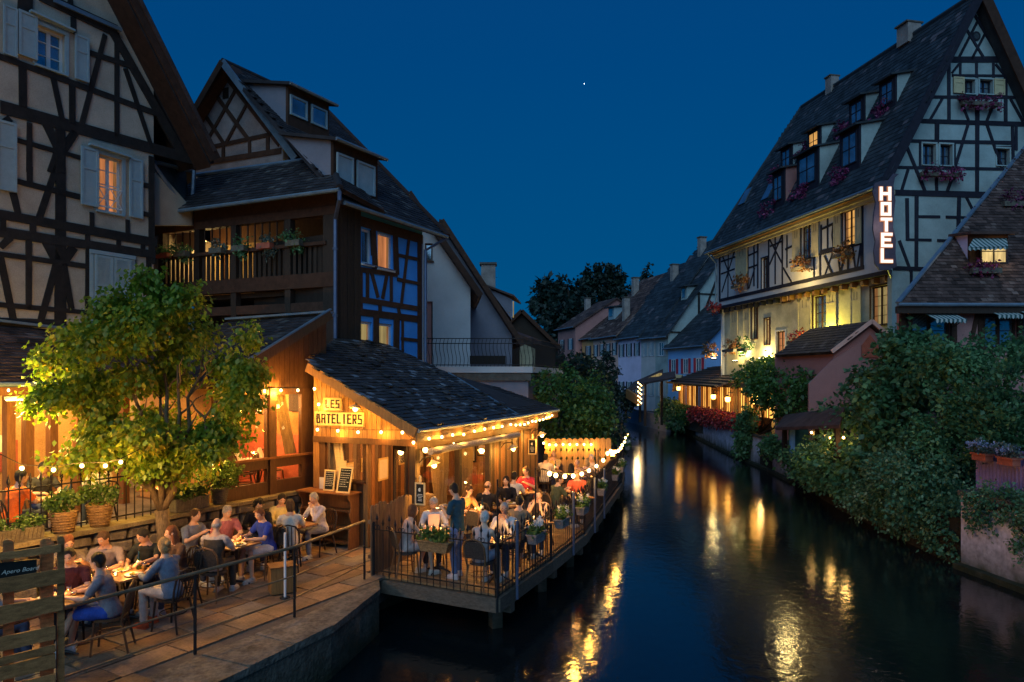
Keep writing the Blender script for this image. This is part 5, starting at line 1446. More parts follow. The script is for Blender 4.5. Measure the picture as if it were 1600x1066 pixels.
zbl = LF.uz(485, 748)[1]; zsl = LF.uz(*z7(530, 665))[1]; zs2 = LF.uz(*z7(450, 745))[1]; zs3 = LF.uz(*z7(450, 835))[1]
zcap = 2.02
lb(340, 490, ztl - .14, ztl, -.1, .03, 'lintel', 'wood_frame')
lb(340, 490, zs3 - .35, zs3, -.1, .0, 'base_panel', 'wood_frame')
lb(340, 490, zs2, zsl, -.1, .0, 'mid_rail', 'wood_frame')
lb(340, 490, zsl - .03, zsl + .02, -.0, .06, 'sill', 'wood_warm')
for a, b in ((340, 367), (417, 432), (471, 489)): lb(a, b, zs3, zs2, -.1, .001, 'post', 'wood_frame'); lb(a, b, zsl, ztl - .14, -.1, .001, 'post', 'wood_frame')
lb(420, 430, zs3 - .3, ztl, .002, .05, 'pilaster', 'wood_frame')
for a, b in ((367, 417), (432, 471)):
 lb(a, b, zsl, ztl - .14, -.06, -.052, 'pane', 'glass'); lb(a, b, zs3, zs2, -.06, -.052, 'pane', 'glass')
 ua, ub = lu(a), lu(b)
# room behind
LA, LB_ = LF.w(lu(338), 0, -.12), LF.w(lu(492), 0, -.12)
for nm, z, m in (('floor', zs3 - .4, 'interior_floor'), ('ceiling', ztl, 'wood_frame')):
 MB().prism([V((p.x, p.y, z)) for p in (LA, LB_, LB_ + bkd * 2.7, LA + bkd * 2.7)], V((0, 0, .04))).build(nm, M[m], lg)
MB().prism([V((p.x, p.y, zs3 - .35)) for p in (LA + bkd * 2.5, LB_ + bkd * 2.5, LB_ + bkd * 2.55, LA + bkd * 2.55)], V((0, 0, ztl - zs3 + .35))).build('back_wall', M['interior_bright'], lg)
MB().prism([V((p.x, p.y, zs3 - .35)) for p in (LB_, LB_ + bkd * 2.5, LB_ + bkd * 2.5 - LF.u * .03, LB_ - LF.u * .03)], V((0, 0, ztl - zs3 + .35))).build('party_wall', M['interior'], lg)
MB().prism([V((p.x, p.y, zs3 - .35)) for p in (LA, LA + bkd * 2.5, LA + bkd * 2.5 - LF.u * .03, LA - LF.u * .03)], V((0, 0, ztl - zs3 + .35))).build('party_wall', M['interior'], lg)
def wains(p0_, dv, L_, nn_):
 MB().par(V((p0_.x, p0_.y, zs3 - .35)) + nn_ * .02, dv * L_, V((0, 0, zsl - zs3 + .75)), nn_ * .03).build('wainscot', M['terracotta'], lg)
 for s_, z_, w_2, h_ in ((.25, .95, .4, .5), (.95, 1.1, .55, .4), (1.75, .9, .35, .5), (2.6, 1.05, .5, .4)):
  if s_ + w_2 > L_: continue
  MB().par(V((p0_.x, p0_.y, zsl + z_)) + dv * s_ + nn_ * .02, dv * w_2, V((0, 0, h_)), nn_ * .03).build('picture_frame', M['wood_dark'], lg)
wains(LA + bkd * 2.48, LF.u if LF.u.y > 0 else -LF.u, (LB_ - LA).length, -bkd)
wains(LB_ - (LF.u if LF.u.y > 0 else -LF.u) * .06, bkd, 2.4, -(LF.u if LF.u.y > 0 else -LF.u))
for f_, e in ((.3, 75), (.7, 75)):
 q = LA.lerp(LB_, f_) + bkd * 1.0
 point_light('room_light', (q.x, q.y, ztl - .35), e, (1, .50, .14), .1, lg)
# curtain gathered at the right window, chandelier
ca, cb_ = lu(452), lu(468)
mb = MB(); vs = []; n = 10
for j in range(9):
 t = j / 8; z = ztl - .15 - (ztl - zsl - .15) * t; c0 = lu(448) + (lu(466) - lu(448)) * t
 for i in range(n + 1): vs.append(LF.w(c0 + (i / n - .5) * .34, z, -.25 + .04 * math.sin(i * 2.2)))
mb.add(vs, [(j * 11 + i, j * 11 + i + 1, (j + 1) * 11 + i + 1, (j + 1) * 11 + i) for j in range(8) for i in range(n)]).build('curtain', M['curtain'], lg, True)
chp = LF.w(lu(438), ztl - .55, -.7)
cd = thing('chandelier', 'small candle chandelier behind the right lodge window', 'chandelier', chp)
for k in range(6):
 q = k * math.pi / 3; e_ = chp + V((.16 * math.cos(q), .16 * math.sin(q), .02))
 MB().tube([chp, chp + V((.1 * math.cos(q), .1 * math.sin(q), -.05)), e_], .008, 5).build('arm', M['iron'], cd)
 MB().ball(e_ + V((0, 0, .03)), (.016, .016, .03), 6, 4).build('candle', M['candle'], cd)
MB().tube([chp, chp + V((0, 0, .4))], .008, 5).build('rod', M['iron'], cd)
for k_, (pa_, pb2) in enumerate(((352, 406), (380, 402))):
 pass
for i, px in enumerate((386, 410, 445)):    # tables with crossed chairs behind the glass
 c = LF.w(lu(px), 0, -.9)
 t = thing('indoor_table', ['set table behind the left lodge window', 'second set table at the lodge window post', 'set table behind the right lodge window'][i], 'table', (c.x, c.y, zs3 - .35), 'indoor tables of the lodge')
 MB().box((c.x, c.y, zs3 - .35 + .74), (.65, .65, .03), .5).build('tabletop', M['cloth_white'], t)
 MB().tube([(c.x, c.y, zs3 - .34), (c.x, c.y, zs3 + .38)], .04, 8).build('leg', M['wood_dark'], t)
 MB().prism([V((c.x - .1, c.y, zs3 + .41)), V((c.x + .1, c.y, zs3 + .41)), V((c.x, c.y, zs3 + .66))], V((.03, .1, 0))).build('napkin', M['ceramic'], t)
# ---- left annex: long low roof, lit veranda, terrace behind the wall
an = thing('veranda', 'lit open veranda under a long tiled roof behind the maple', 'veranda', (-10.5, 14.2, 1.6))
ze = 4.40
AX = Pl(*P(0, 593, 13.3).xy, 0.42, 1.0)
ea, eb = AX.w(AX.uz(-60, 600)[0], ze, .3), LF.p(352, 598, .3)
eb = V((eb.x, eb.y, ze)); ea = V((ea.x, ea.y, ze))
eb = AX.w(AX.uz(365, 600)[0], ze, .3)
ba_, bb_ = TH.w(TH.uz(-30, 500)[0], 0, .02), TH.w(TH.uz(240, 500)[0], 0, .02)
zt_ = H + (593 - 510) / F * TH.Y(50)
bb3 = V((eb.x - 1.6, eb.y + 2.2, zt_ ))
rp3 = [ea, eb, bb3, V((bb_.x, bb_.y, zt_)), V((ba_.x, ba_.y, zt_))]
nrm = (eb - ea).cross(V((ba_.x, ba_.y, zt_)) - ea)
def fixz(p, p0, n):
 return V((p.x, p.y, p0.z - ((p.x - p0.x) * n.x + (p.y - p0.y) * n.y) / n.z))
rp3 = [ea, eb, fixz(bb3, ea, nrm), fixz(bb_, ea, nrm), V((ba_.x, ba_.y, zt_))]
slab(rp3, .1, 'roof', M['roof_brown'], an); tiles(rp3, an, M['roof_brown'], .21, .17)
gutter(ea, eb, an, 'zinc', .05)
MB().beam(ea + V((0, 0, -.13)), eb + V((0, 0, -.13)), .05, .16).build('eave_board', M['wood_warm'], an)
q0, q1 = rp3[3], rp3[4]
MB().beam(q0 + V((0, 0, .1)), q1 + V((0, 0, .1)), .30, .06).build('roof_flashing', M['zinc'], an)
zv = 1.62
fpts = [(-14, 9.0), (-9.0, 9.3), (-4.7, 15.9), (-8, 18), (-14, 18)]
tag(MB().prism([V((x, y, 0.7)) for x, y in fpts], V((0, 0, zv - .7))).build('upper_terrace', M['slab_grey']), kind='structure')
for i, px in enumerate((8, 38, 76, 118, 190, 270, 330)):
 u_ = AX.uz(px, 600)[0]
 MB().par(AX.w(u_, zv, -.1), AX.u * .16, V((0, 0, ze - zv - .1)), AX.n * .16).build('post', M['wood_warm'], an)
bw_ = AX.w(AX.uz(-60, 600)[0], 0, -2.3); bw2_ = AX.w(AX.uz(380, 600)[0], 0, -2.3)
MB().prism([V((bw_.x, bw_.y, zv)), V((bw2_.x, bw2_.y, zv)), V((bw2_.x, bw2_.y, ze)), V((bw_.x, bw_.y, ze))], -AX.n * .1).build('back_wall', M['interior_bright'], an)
for px, y0, y1, m in ((15, 620, 720, 'plaster_warm'), (60, 640, 715, 'interior_floor'), (95, 665, 700, 'terracotta'), (290, 630, 720, 'paint_black'), (20, 500, 560, 'paint_black')):
 u_ = AX.uz(px, 600)[0]
 MB().par(AX.w(u_, 2.4, -2.28), AX.u * .5, V((0, 0, .7)), AX.n * .03).build('picture_frame', M[m], an)
for px, e in ((20, 34), (110, 34), (210, 34), (300, 30)):
 q = AX.w(AX.uz(px, 600)[0], ze - .55, -1.0)
 point_light('veranda_light', q, e, (1, .50, .13), .1, an)
elp = P(26, 622, 11.9)
et = thing('eave_lamp', 'bright fixture hanging under the veranda eave at the far left', 'lamp', elp)
MB().box(elp, (.34, .10, .05), .5).build('housing', M['iron'], et); MB().box(elp - V((0, 0, .035)), (.30, .08, .02), .5).build('tube', M['lamp_glow'], et)
point_light('lamp_light', elp + V((.05, -.15, -.12)), 210, (1, .62, .13), .12, et)
sl_ = AX.w(AX.uz(62, 690)[0], 2.9, -1.5)
dlm = thing('standing_lamp', 'standing lamp with a glowing yellow shade inside the veranda', 'lamp', (sl_.x, sl_.y, zv))
MB().lathe((sl_.x, sl_.y, 2.95), [(.26, 0), (.16, .34)], 14).build('lamp_shade', M['tv_glow'], dlm, True)
MB().tube([(sl_.x, sl_.y, zv), (sl_.x, sl_.y, 2.95)], .02, 6).build('stem', M['iron'], dlm)
MB().lathe((sl_.x, sl_.y, zv), [(.16, 0), (.14, .03)], 14).build('foot', M['iron'], dlm)
# ---- retaining wall along the walk, coping, individual stones
RW = Pl(-4.5, 16.0, 0.555, 1.0)
ru = lambda Y: (RW.o - RW.o).length
d3 = V((0.555, 1, 0)).normalized()
rw = thing('retaining_wall', 'rubble stone wall with mossy coping between the walk and the upper terrace', 'wall', (-6.5, 12.4, ZF))
Lw = 10.5
A0 = V((-4.5, 16.0, 0));
def rwp(s, z, off=0): p = A0 - d3 * s + RW.n * off; return V((p.x, p.y, z))
MB().par(rwp(0, ZF - .1, -.05), -d3 * Lw, V((0, 0, 1.2)), -RW.n * .35).build('wall_core', M['mortar'], rw)
s = 0.0
for row in range(5):
 s = R.uniform(-.2, 0)
 z0 = ZF + row * .225
 while s < Lw:
  L = R.uniform(.22, .55); hgt = .21
  if row == 4: hgt = .19
  j = [R.uniform(-.02, .02) for _ in range(8)]
  b = 0.03
  vs = [rwp(s + b + j[0], z0 + .0 + j[1], .0), rwp(s + L - b + j[2], z0 + j[3], .0), rwp(s + L - b + j[4], z0 + hgt + j[5] - .02, .0), rwp(s + b + j[6], z0 + hgt + j[7] - .02, .0)]
  ctr = sum(vs, V((0, 0, 0))) / 4
  fv = [v + (ctr - v) * .16 + RW.n * R.uniform(.03, .065) for v in vs]
  bk_ = [v - RW.n * .06 for v in vs]
  MB().add(bk_ + vs + fv, [(4, 5, 9, 8), (5, 6, 10, 9), (6, 7, 11, 10), (7, 4, 8, 11), (8, 9, 10, 11), (0, 1, 5, 4), (1, 2, 6, 5), (2, 3, 7, 6), (3, 0, 4, 7)]).build('stone', M['stone'], rw)
  s += L
s = 0.0
while s < Lw:
 L = R.uniform(.7, 1.0)
 MB().par(rwp(s + .006, ZF + 1.10 + R.uniform(-.01, .01), .10), -d3 * (L - .012), V((0, 0, .07)), -RW.n * .50).build('coping_stone', M['cap'], rw)
 s += L
# iron fence with spear tips on the coping (left part)
fe = thing('iron_fence', 'black iron spear fence on the coping in front of the veranda tables', 'fence', rwp(6, ZF + 1.17))
s0, s1 = 3.6, 10.2
fo = -.25
for z in (ZF + 1.25, ZF + 1.95): MB().tube([rwp(s0, z, fo), rwp(s1, z, fo)], .015, 6).build('rail', M['iron'], fe)
def spear(h, scroll=False):
 m = MB(); m.tube([(0, 0, 0), (0, 0, h)], .011, 5)
 m.lathe((0, 0, h), [(.011, 0), (.030, .05), (.018, .10), (.002, .17)], 5)
 m.ball((0, 0, h - .02), .022, 6, 4)
 return m
base_ = None; s = s0
while s < s1:
 q = rwp(s, ZF + 1.17, fo) - ORG[fe.name]
 if base_ is None: o = spear(.86).build('bar', M['iron'], fe, local=True); base_ = o.data; o.location = q
 else: link_piece('bar', base_, fe, q)
 s += .155
# HOTEL
HSx, HSy = 17.25, 31.0
HS = Pl(HSx, HSy, -0.19, 1.0)             # long canal front
HG = Pl(HSx, HSy, 7.7, 1.0)               # gable front facing the bridge
ho = thing('hotel', 'tall half-timbered hotel with steep roof, two rows of dormers and glowing sign', 'hotel', (HSx, HSy, 0))
hsu = HS.u if HS.u.y > 0 else -HS.u
hgu = HG.u if HG.u.x > 0 else -HG.u
def zz5(x, y): return (1100 + x / 3.134, 240 + y / 3.134)
def zz6(x, y): return (1250 + x / 3.231, y / 3.231)
zE = 13.45; zRg = 22.3; half = 4.2
Lh = 16.3
far = HS.o + hsu * Lh
# jetty level
zJ = HS.uz(1349, 425)[1]
def hs(s, z, off=0): p = HS.o + hsu * s + HS.n * off; return V((p.x, p.y, z))
def hg(u, z, off=0): p = HG.o + hgu * u + HG.n * off; return V((p.x, p.y, z))
def sof(px): return (HS.p(px, 500) - HS.o).xy.dot(hsu.xy)
def hrect(a, yt, b, yb):      # zoom coordinates -> rectangle in wall coordinates
 r = HS.rect(*zz5(a, yt), *zz5(b, yb)); return r
up_w = [hrect(680, 285, 745, 440), hrect(478, 350, 530, 505), hrect(283, 515, 312, 668), hrect(162, 465, 196, 600)]
lo_w = [hrect(778, 655, 862, 835), hrect(500, 700, 566, 862), hrect(265, 810, 290, 935), hrect(320, 872, 364, 1010), hrect(352, 565, 388, 722), hrect(205, 745, 230, 905)]
def U_(s): return (hs(s, 0) - HS.o).dot(HS.u)
ua, ub = U_(0), U_(Lh)
u0_, u1_ = min(ua, ub), max(ua, ub)
wall(HS, [(u0_, zJ - .15), (u1_, zJ - .15), (u1_, zE), (u0_, zE)], up_w, .3, 'upper_wall', M['plaster_white'], ho)
HL = Pl(*(HS.o - HS.n * 0.45).xy, HS.u.x, HS.u.y)      # ground floor stands back under the jetty
wall(HL, [(u0_, .4), (u1_, .4), (u1_, zJ - .1), (u0_, zJ - .1)], lo_w, .3, 'lower_wall', M['plaster_cream'], ho)
gx = [0, 2 * half]
gwin = []
def grect(a, yt, b, yb): return HG.rect(*zz6(a, yt), *zz6(b, yb))
gw1, gw2 = grect(826, 400, 882, 476), grect(906, 400, 972, 478)
gw3, gw4 = grect(618, 725, 684, 835), grect(706, 728, 768, 838)
gw5 = grect(992, 750, 1056, 838); gw6 = grect(674, 400, 722, 472)
UG = lambda u: (hg(u, 0) - HG.o).dot(HG.u)
gs = 1 if HG.u.dot(hgu) > 0 else -1
def gpoly(pts):
 q = [(gs * u, z) for u, z in pts]
 return q
wall(HG, gpoly([(0.12, .4), (2 * half, .4), (2 * half, zE + .1), (half, zRg - .1), (0.12, zE + .1)]), [gw1, gw2, gw3, gw4, gw5], .3, 'gable_wall', M['plaster_mint'], ho)
MB().par(hs(Lh, .4, -.3), -HS.n * 7.5, V((0, 0, zE - .4)), hsu * -.2).build('end_wall', M['plaster_white'], ho)
MB().par(hg(2 * half, .4, -.3), -HG.n * 12, V((0, 0, zE - .4)), hgu * -.2).build('side_wall', M['plaster_white'], ho)
# roof
sR = (zRg - zE) / half
ov = .75
e0 = hs(-.55, zE - sR * .38, ov - .0); e1 = hs(Lh + .3, zE - sR * .38, ov)
e0.z = e1.z = zE - .25
inn_ = -HS.n
r0 = HG.o + hgu * half + HG.n * .55; r0 = V((r0.x, r0.y, zRg)); r1 = r0 + hsu * 13.6;
r0.z = r1.z = zRg
hrn = (e1 - e0).cross(r0 - e0).normalized(); hrn = hrn if hrn.z > 0 else -hrn
hroof = [e0, e1, r1, r0]
slab(hroof, .15, 'roof', M['roof_blue'], ho); tiles(hroof, ho, M['roof_blue'], .30, .27)
fr_ = HG.o + hgu * (2 * half + .5)
f0 = V((fr_.x, fr_.y, e0.z)) + HG.n * .55; f1 = f0 + hsu * (Lh + .8)
slab([f0, r0, r1, f1], .15, 'roof', M['roof_blue'], ho)
slab([e1, f1, r1], .12, 'hip_roof', M['roof_blue'], ho); tiles([e1, f1, r1], ho, M['roof_blue'], .3, .27)
MB().tube([r0, r1], .14, 8).build('ridge_tiles', M['roof_blue'], ho)
MB().tube([e1, r1], .12, 8).build('hip_tiles', M['roof_blue'], ho)
MB().beam(e0 + HG.n * .03, r0 + HG.n * .03, .06, .42, up=HG.u).build('verge_board', M['timber_hotel'], ho)
MB().beam(f0 + HG.n * .03, r0 + HG.n * .03, .06, .5, up=HG.u).build('verge_board', M['timber_red'], ho)
MB().prism([e0, r0, r0 - HG.n * .5, e0 - HG.n * .5], V((0, 0, -.06)) + hgu * .05).build('verge_soffit', M['timber_hotel'], ho)
MB().prism([f0 - V((.1, 0, .15)), r0 - V((0, 0, .25)), r0 - HG.n * .5 - V((0, 0, .25)), f0 - HG.n * .5 - V((.1, 0, .15))], V((0, 0, -.04))).build('verge_soffit', M['timber_red'], ho)
# eaves: moulded box, gutter
for i, (o_, z_, h_, m_) in enumerate(((.06, .52, .18, 'plaster_cream'), (.20, .36, .15, 'plaster_cream'), (.36, .22, .12, 'wood_gold'))):
 MB().par(hs(-.3, zE - z_ - .05, o_ - .1), hsu * (Lh + .4), V((0, 0, h_)), HS.n * .22).build('cornice', M[m_], ho)
MB().tube([hs(-.5, zE - .22, .80), hs(Lh + .2, zE - .22, .80)], .09, 8).build('gutter', M['zinc'], ho)
MB().tube([hs(-.3, zE - .28, .78), hs(-.1, zE - .9, .12), hs(-.1, zJ - .2, .12), hs(.15, zJ - .7, -.33), hs(.15, 1, -.33)], .06, 8).build('downpipe', M['zinc'], ho)
MB().tube([hs(Lh - .1, zE - .28, .78), hs(Lh - .05, zE - .9, .12), hs(Lh - .05, zJ, .12)], .06, 8).build('downpipe', M['zinc'], ho)
# jetty: sill beam and brackets
MB().par(hs(0, zJ - .35, -.4), hsu * Lh, V((0, 0, .2)), HS.n * .44).build('jetty_beam', M['timber_hotel'], ho)
s = .4
while s < Lh:
 MB().par(hs(s, zJ - .62, -.44), hsu * .18, V((0, 0, .26)), HS.n * .34).build('jetty_joist', M['wood_gold'] if s < 9 else M['timber_hotel'], ho); s += .75
# timbers of the canal front (zoom coordinates)
HT = [(75, 720, 785, 558, .20), (78, 485, 78, 715, .2), (85, 530, 155, 505, .1), (85, 590, 150, 565, .1), (88, 490, 150, 660, .1), (150, 480, 88, 680, .1), (120, 480, 118, 705, .09),
 (216, 450, 216, 665, .13), (246, 440, 246, 650, .11), (220, 500, 262, 480, .10), (222, 560, 262, 545, .10), (265, 430, 265, 660, .12), (222, 660, 250, 560, .10), (318, 410, 318, 655, .12),
 (322, 420, 385, 540, .10), (385, 395, 322, 545, .10), (325, 455, 382, 430, .1), (350, 400, 350, 640, .1), (385, 385, 385, 640, .12), (390, 560, 430, 630, .10), (400, 470, 440, 450, .1), (408, 400, 408, 560, .09), (400, 400, 440, 540, .0),
 (570, 480, 640, 462, .12), (606, 305, 606, 470, .10), (575, 372, 638, 342, .13), (575, 350, 575, 480, .10), (634, 345, 628, 400, .09), (628, 400, 636, 465, .09),
 (545, 500, 775, 440, .11), (570, 500, 570, 600, .11), (592, 500, 630, 590, .10), (630, 490, 592, 598, .10), (655, 480, 668, 580, .10), (690, 490, 672, 575, .10), (706, 460, 706, 570, .1), (728, 450, 742, 560, .1), (770, 440, 752, 555, .1), (775, 250, 775, 560, .2), (540, 490, 540, 610, .1), (420, 535, 545, 505, .10)]
timbers(HS, [t for t in HT if t[4] > 0], ho, 'timber_hotel', 3.134, 1100, 240)
GT = [(735, 302, 1045, 302, .30), (575, 610, 1140, 628, .20), (540, 712, 1090, 722, .16), (470, 845, 1030, 855, .14), (430, 972, 960, 985, .28), (640, 490, 1140, 492, .14), (765, 382, 1030, 384, .10),
 (870, 60, 1010, 300, .12), (820, 120, 930, 300, .12), (955, 130, 865, 300, .12), (915, 70, 800, 295, .12), (750, 300, 750, 610, .16), (808, 320, 808, 390, .12), (890, 320, 890, 395, .14), (975, 320, 975, 400, .12), (1036, 320, 1036, 615, .18), (765, 370, 800, 325, .10), (985, 325, 1030, 380, .1),
 (720, 495, 655, 608, .12), (800, 490, 850, 608, .14), (985, 500, 940, 620, .14), (893, 540, 893, 980, .20), (1060, 500, 1125, 615, .13), (690, 618, 690, 710, .20), (850, 620, 780, 850, .14), (940, 625, 1020, 860, .14),
 (530, 725, 630, 970, .15), (605, 720, 605, 845, .10), (780, 720, 780, 850, .10), (545, 855, 510, 968, .13), (685, 880, 690, 970, .14), (770, 890, 740, 972, .14), (1090, 630, 1090, 760, .14), (985, 745, 1070, 745, .10), (1070, 640, 1075, 840, .14), (845, 395, 845, 480, .0)]
timbers(HG, [t for t in GT if t[4] > 0], ho, 'timber_hotel', 3.231, 1250, 0)
def zz8(x, y): return (1380 + x / 3.332, 220 + y / 3.332)
for x0, y0, x1, y1, w in [(122, 300, 125, 520, .16), (120, 515, 250, 518, .12), (172, 290, 172, 660, .18), (182, 396, 295, 396, .12), (325, 398, 435, 400, .12), (394, 290, 390, 450, .18), (280, 520, 345, 522, .12), (82, 520, 142, 680, .14), (50, 662, 215, 668, .18), (145, 660, 145, 750, .12), (432, 292, 465, 360, .13)]:
 timber(HG, zz8(x0, y0), zz8(x1, y1), w, ho, 'timber_hotel')
# windows
for r, pn, fr in ((up_w[0], 'pane_amber', 'timber_red'), (up_w[1], 'window_sky', 'timber_red'), (up_w[2], 'window_sky', 'timber_red'), (up_w[3], 'window_sky', 'timber_red')):
 window(HS, r, ho, pn, fr, 2, 4, .14, .07, True, 'timber_hotel', .06)
for i, r in enumerate(lo_w):
 window(HL, r, ho, ['pane_dim', 'window_sky', 'pane_cream', 'pane_orange', 'pane_amber', 'window_sky'][i], 'timber_red', 2, 4, .14, .07, i != 3, 'timber_red' if i != 3 else 'plaster_white', .08)
for r in (gw1, gw2, gw3, gw4, gw5):
 window(HG, r, ho, 'window_sky', 'timber_hotel', 2, 2, .18, .06, True, 'plaster_mint', .07)
for q in ((770, 390, 824, 475), (975, 400, 1028, 485)): shutter(HG, grect(*q), ho, 'shutter_cream')
sh_up = [(640, 292, 674, 448), (746, 252, 775, 438), (438, 360, 474, 525), (532, 325, 566, 500), (160, 458, 216, 600)]
for q in sh_up: shutter(HS, hrect(*q), ho, 'shutter_cream' if q[0] in (160,) else 'plaster_white' if False else 'shutter_cream', slots=True)
for q in ((568, 672, 615, 846), (683, 655, 735, 840), (866, 630, 905, 780), (430, 695, 494, 880), (104, 770, 138, 935), (166, 760, 196, 915), (318, 675, 334, 735)): shutter(HL, hrect(*q), ho, 'shutter_cream', slots=True)
# round eye window in the gable top
c = HG.p(*zz6(888, 184));
MB().tube([c, c + HG.n * .04], .22, 16).build('round_window', M['timber_hotel'], ho)
MB().tube([c + HG.n * .041, c + HG.n * .045], .14, 16).build('pane', M['window_sky'], ho)
# dormers
def hroof_pt(px, py): return ray_plane(px, py, e0, hrn)
def hdormer(px, py, w, h, wins, cheek='plaster_mint', front='timber_hotel', rise=.22):
 a = hroof_pt(px, py); b = a + hsu * w
 return dormer(ho, b, a, a.z + h, hrn, hsu, HS.n, 2, front=front, cheek=cheek, roofm='roof_blue', over=.35, wins=wins, rise=rise, gut=False)
def zd7(x, y): return (1190 + x / 5.33, 180 + y / 5.33)
def zd6(x, y): return (1280 + x / 5.92, 60 + y / 5.92)
D = [(zd7(815, 445), 1.45, 2.2, [(.12, .88, .18, .88, 'window_sky')], 'plaster_mint'),
     (zd7(470, 605), 1.9, 2.25, [(.10, .90, .20, .90, 'window_sky')], 'plaster_mint'),
     (zd7(188, 752), 1.2, 2.2, [(.10, .85, .2, .85, 'window_sky')], 'plaster_rose'),
     (zd6(704, 632), 1.1, 1.6, [(.12, .88, .2, .88, 'window_sky')], 'plaster_mint'),
     (zd6(415, 800), 1.15, 1.6, [(.12, .88, .2, .88, 'window_sky')], 'plaster_mint'),
     (zd7(488, 320), 1.15, 1.6, [(.12, .88, .2, .88, 'pane_amber')], 'plaster_mint'),
     (zd7(250, 458), 1.15, 1.6, [(.12, .88, .2, .88, 'window_sky')], 'plaster_mint')]
for (px, py), w, h, wn, ck in D: hdormer(px, py, w, h, wn, ck)
# skylights
for px, py in ((1192 + 10, 180 + 130), (1165, 318)):
 a = hroof_pt(px, py) + hrn * .05; W_ = (r0 - e0).normalized()
 MB().par(a, hsu * .8, (hrn.cross(hsu)).normalized() * (1.2 if hrn.cross(hsu).z > 0 else -1.2), hrn * .08).build('skylight', M['window_sky'], ho)
# chimneys
for px, py, w, lbl in ((1300, 168, .9, ''), (1420, 84, 1.3, '')):
 t_ = ((px - 800) / F); q = (t_ * r0.y - r0.x) / (hsu.x - t_ * hsu.y); c = r0 + hsu * q
 MB().box(c + V((0, 0, .1)), (w * .6, w * .6, 1.0), .2).build('chimney', M['chimney'], ho)
 MB().box(c + V((0, 0, .64)), (w * .78, w * .66, .08), .2).build('chimney_cap', M['mortar'], ho)
# hotel sign: wavy dark panel standing off the corner with glowing letters
sgp = Pl(*P(1385, 350, 30.0).xy, 1, 0.05)
su_ = sgp.u if sgp.u.x > 0 else -sgp.u
def sp(px, py): return sgp.uz(px, py)
hs_ = thing('hotel_sign', 'tall wavy dark panel with glowing letters HOTEL at the corner of the building', 'sign', sgp.p(1385, 420))
out = [zz5(x, y) for x, y in [(862, 572), (838, 540), (832, 480), (840, 430), (828, 370), (832, 300), (842, 240), (828, 190), (836, 145), (862, 135), (905, 130), (928, 98), (955, 100), (935, 118), (928, 160), (938, 230), (930, 300), (926, 360), (940, 420), (938, 490), (945, 555), (900, 570)]]
MB().prism([sgp.p(a, b, 0) for a, b in out], -sgp.n * .08).build('panel', M['sign_purple'], hs_)
for ch, (x0, y0, x1, y1) in zip('HOTEL', [(857, 165, 912, 232), (862, 240, 912, 306), (862, 316, 916, 384), (864, 390, 918, 460), (862, 466, 920, 536)]):
 a, b = zz5(x0, y0), zz5(x1, y1); uu0, zt0 = sp(*a); uu1, zb0 = sp(*b)
 sg_ = 1 if uu1 > uu0 else -1
 k = MB(); letter(k, ch, sgp, uu0 - .03 * sg_, zb0 - .03, abs(uu1 - uu0) + .06, zt0 - zb0 + .06, .20, .02, .03, sg_); lo_ = k.build('letter', M['neon_edge'], hs_)
 k = MB(); letter(k, ch, sgp, uu0, zb0, abs(uu1 - uu0), zt0 - zb0, .12, .052, .03, sg_); k.build('letter_tube', M['neon'], lo_)
c = sgp.p(1385, 350, .5); point_light('sign_light', c, 8, (1, .72, .6), .4, hs_)
MB().tube([sgp.p(1380, 416, -.04), hs(.2, sgp.p(1380, 416).z, 0)], .04, 6).build('bracket', M['iron'], hs_)
MB().tube([sgp.p(1380, 292, -.04), hs(.2, sgp.p(1380, 292).z, 0)], .04, 6).build('bracket', M['iron'], hs_)
# flower boxes
def flowerbox(name_lbl, c, w, h, m, n, grp, u=V((1, 0, 0)), size=.13, box=True, boxm='planter'):
 t = thing('flower_box', name_lbl, 'flower box', c, grp)
 if box: MB().par(c - u * w / 2 + V((0, .1, -h * .3)), u * w, V((0, 0, .18)), V((0, -.2, 0)) if abs(u.x) > .5 else V((-.2, 0, 0))).build('trough', M[boxm], t)
 k = max(2, int(w / .4)); bl = []
 for i in range(k):
  q = c + u * ((i + .5) / k - .5) * w
  bl.append((q.x, q.y, q.z + R.uniform(-.05, .05), w / k * .7, .22, h * .55))
 leaves('flowers', bl, n, size, m, t, clump=.12, shell=.6)
 return t
gf = 'flower boxes on the hotel'
FB = [(zz5(685, 478), .38, 'lamplit geranium box under the glowing upper hotel window', 'flower_lamp_tint', 1.1, .9), (zz5(480, 545), .35, 'red geranium box under the dark middle window of the hotel front', 'flower_lamp_tint', 1.3, .9), (zz5(175, 632), .35, 'orange lit geranium box beside the open cream shutter of the hotel', 'flower_lamp_tint', 1.4, 1.0), (zz5(45, 755), .4, 'flower box at the far end of the jetty corner of the hotel', 'flower_red', 1.1, 1.0)]
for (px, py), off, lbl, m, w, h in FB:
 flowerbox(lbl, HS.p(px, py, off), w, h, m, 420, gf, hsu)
for (px, py), lbl, m, w, h in [(zz5(470, 905), 'red flower box at ground floor height left of the garden house roof', 'flower_red', 1.8, 1.0), (zz5(30, 958), 'brightly lit flower clump above the leftmost flood lamp', 'flower_lamp_tint', 1.5, 1.0), (zz5(132, 950), 'second lamplit flower clump from the left at ground floor of the hotel', 'flower_lamp_tint', 1.5, 1.0), (zz5(200, 942), 'dark green plant ball right of the lit flower clumps', 'leaf_dark', 1.1, 1.1)]:
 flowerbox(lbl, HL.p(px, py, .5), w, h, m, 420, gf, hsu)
for (px, py), lbl in [(zz6(915, 515), 'magenta flower box below the shuttered attic windows in the hotel gable'), (zz6(712, 872), 'magenta flower box below the double window lower in the hotel gable')]:
 flowerbox(lbl, HG.p(px, py, .3), 2.0, .62, 'flower_pink', 620, gf, hgu, size=.11)
